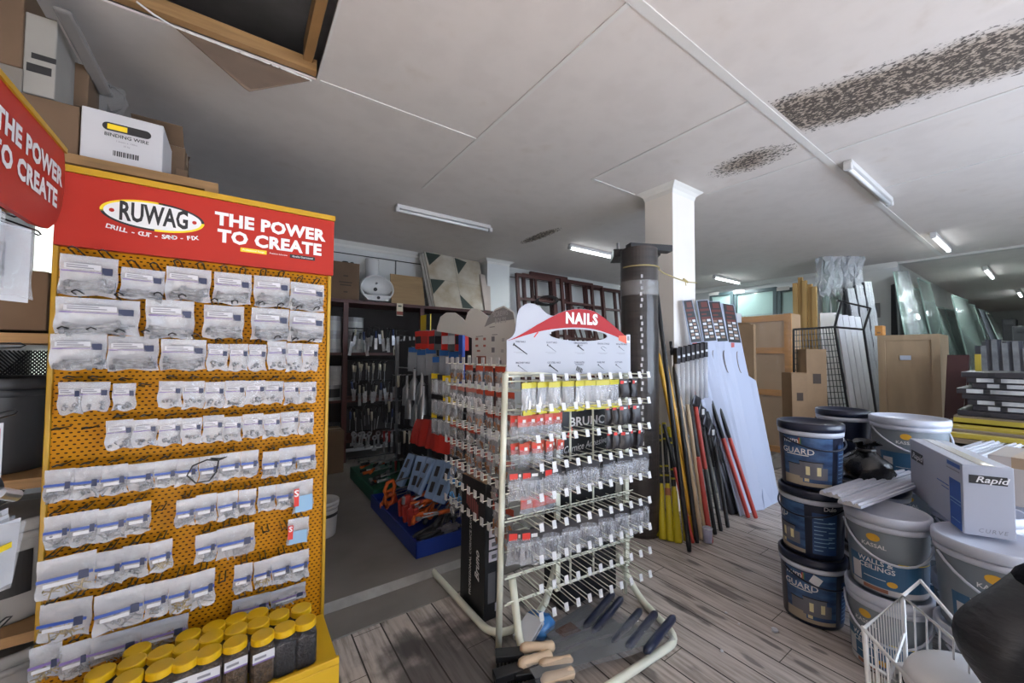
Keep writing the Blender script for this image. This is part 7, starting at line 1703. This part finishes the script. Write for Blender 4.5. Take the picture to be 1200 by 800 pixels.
# ------------------------------------------------------------------ crouching person in a black jacket, right edge
def skin(name, pts, edges, m_, parent, root=0, sub=2):
    me = bpy.data.meshes.new(name); me.from_pydata([p[0] for p in pts], edges, []); o = bpy.data.objects.new(name, me); COL.objects.link(o); o.parent = parent
    b = Vector(parent['_b']) if parent.parent is None else Vector((0, 0, 0))
    for v in me.vertices: v.co = v.co-b
    me.materials.append(m_)
    md = o.modifiers.new('skin', 'SKIN'); md.use_smooth_shade = True
    for i, p in enumerate(pts):
        r = p[1]; me.skin_vertices[0].data[i].radius = r if isinstance(r, tuple) else (r, r); me.skin_vertices[0].data[i].use_root = (i == root)
    s = o.modifiers.new('sub', 'SUBSURF'); s.levels = s.render_levels = sub
    return o
skn = mat('skin', (.42, .26, .18), .5); blk_j = mat('black quilted jacket', (.012, .013, .017), .5, bump=1.6, bscale=7, stretch=(1, 1, 3.5)); jean = mat('dark trousers', (.02, .025, .04), .8); shoe = mat('dark shoe', (.03, .028, .026), .5); hairm = mat('dark hair', (.012, .009, .007), .5)
SL = at(1270, 716, 1.02); EL = at(1150, 742, 1.02); WL = at(1240, 870, 1.0); HL_ = WL+(WL-EL).normalized()*.09
pel = Vector((1.30, -.34, .46)); chest = Vector((SL.x-.06, SL.y-.20, SL.z-.06)); neck = chest+Vector((.06, -.02, .14)); head = neck+Vector((.05, 0, .15))
SR = Vector((SL.x, SL.y-.40, SL.z)); ER = SR+Vector((.12, -.10, -.25)); WR = ER+Vector((.22, .10, .02))
kneeL, kneeR = Vector((1.68, -.22, .55)), Vector((1.66, -.50, .53)); ankL, ankR = Vector((1.42, -.22, .10)), Vector((1.40, -.50, .10)); toeL, toeR = ankL+Vector((.18, .02, -.06)), ankR+Vector((.18, -.02, -.06))
pr_ = thing('person', 'person in a black padded jacket crouching at the right edge, elbow out', 'person', (1.45, -.3, 0))
pts = [(pel, .12), (pel.lerp(chest, .5), (.13, .11)), (chest, (.15, .12)), (neck, .055), (neck.lerp(head, .5), (.07, .075)), (head, (.078, .095)), (head+Vector((.02, 0, .08)), .06), (SL, .06), (EL, .043), (WL, .03), (SR, .06), (ER, .043), (WR, .03), (pel+Vector((.03, .10, 0)), .09), (kneeL, .06), (ankL, .04), (toeL, .035), (pel+Vector((.03, -.10, 0)), .09), (kneeR, .06), (ankR, .04), (toeR, .035), (head+Vector((.10, 0, -.01)), .018)]
ed = [(0, 1), (1, 2), (2, 3), (3, 4), (4, 5), (5, 6), (2, 7), (7, 8), (8, 9), (2, 10), (10, 11), (11, 12), (0, 13), (13, 14), (14, 15), (15, 16), (0, 17), (17, 18), (18, 19), (19, 20), (5, 21)]
def hand(w, d, side_):
    d = d.normalized(); s = d.cross(Vector((0, 0, 1))).normalized()*side_; dn = s.cross(d)
    i0 = len(pts); pts.append((w+d*.05, (.038, .018))); 
    for k, L in enumerate((.075, .085, .08, .062)):
        b = w+d*.085+s*(-.03+.02*k); j = len(pts); pts.append((b, .010)); pts.append((b+d*L*.5-Vector((0, 0, .012)), .009)); pts.append((b+d*L*.8-Vector((0, 0, .035)), .008)); ed.extend([(i0, j), (j, j+1), (j+1, j+2)])
    j = len(pts); b = w+d*.03-s*.035; pts.append((b, .012)); pts.append((b+d*.035-s*.02, .011)); pts.append((b+d*.06-s*.02-Vector((0, 0, .015)), .009)); ed.extend([(i0, j), (j, j+1), (j+1, j+2)])
    return i0
i = hand(WL, WL-EL, 1); ed.append((9, i)); i = hand(WR, WR-ER, -1); ed.append((12, i))
skin('body', pts, ed, skn, pr_)
jp_ = [(pel.lerp(chest, .12), (.17, .15)), (pel.lerp(chest, .55), (.18, .155)), (chest, (.19, .15)), (neck-Vector((.02, 0, .02)), .085), (SL, .10), (SL.lerp(EL, .5), .092), (EL, .080), (EL.lerp(WL, .25), .078), (EL.lerp(WL, .62), .068), (WL, .048), (SR, .10), (ER, .085), (WR, .046)]
skin('jacket', jp_, [(0, 1), (1, 2), (2, 3), (2, 4), (4, 5), (5, 6), (6, 7), (7, 8), (8, 9), (2, 10), (10, 11), (11, 12)], blk_j, pr_, root=1)
tp_ = [(pel, .145), (pel+Vector((.03, .10, 0)), .11), (kneeL, .078), (ankL+Vector((0, 0, .03)), .058), (pel+Vector((.03, -.10, 0)), .11), (kneeR, .078), (ankR+Vector((0, 0, .03)), .058)]
skin('trousers', tp_, [(0, 1), (1, 2), (2, 3), (0, 4), (4, 5), (5, 6)], jean, pr_)
for a_, b_ in ((ankL, toeL), (ankR, toeR)): skin('shoe', [(a_+Vector((-.04, 0, -.045)), .05), (a_.lerp(b_, .5)+Vector((0, 0, -.015)), (.048, .05)), (b_+Vector((.03, 0, -.0)), .036)], [(0, 1), (1, 2)], shoe, pr_)
skin('hair', [(head+Vector((-.035, 0, -.02)), .066), (head+Vector((-.02, 0, .055)), .074), (head+Vector((.035, 0, .085)), .055)], [(0, 1), (1, 2)], hairm, pr_)
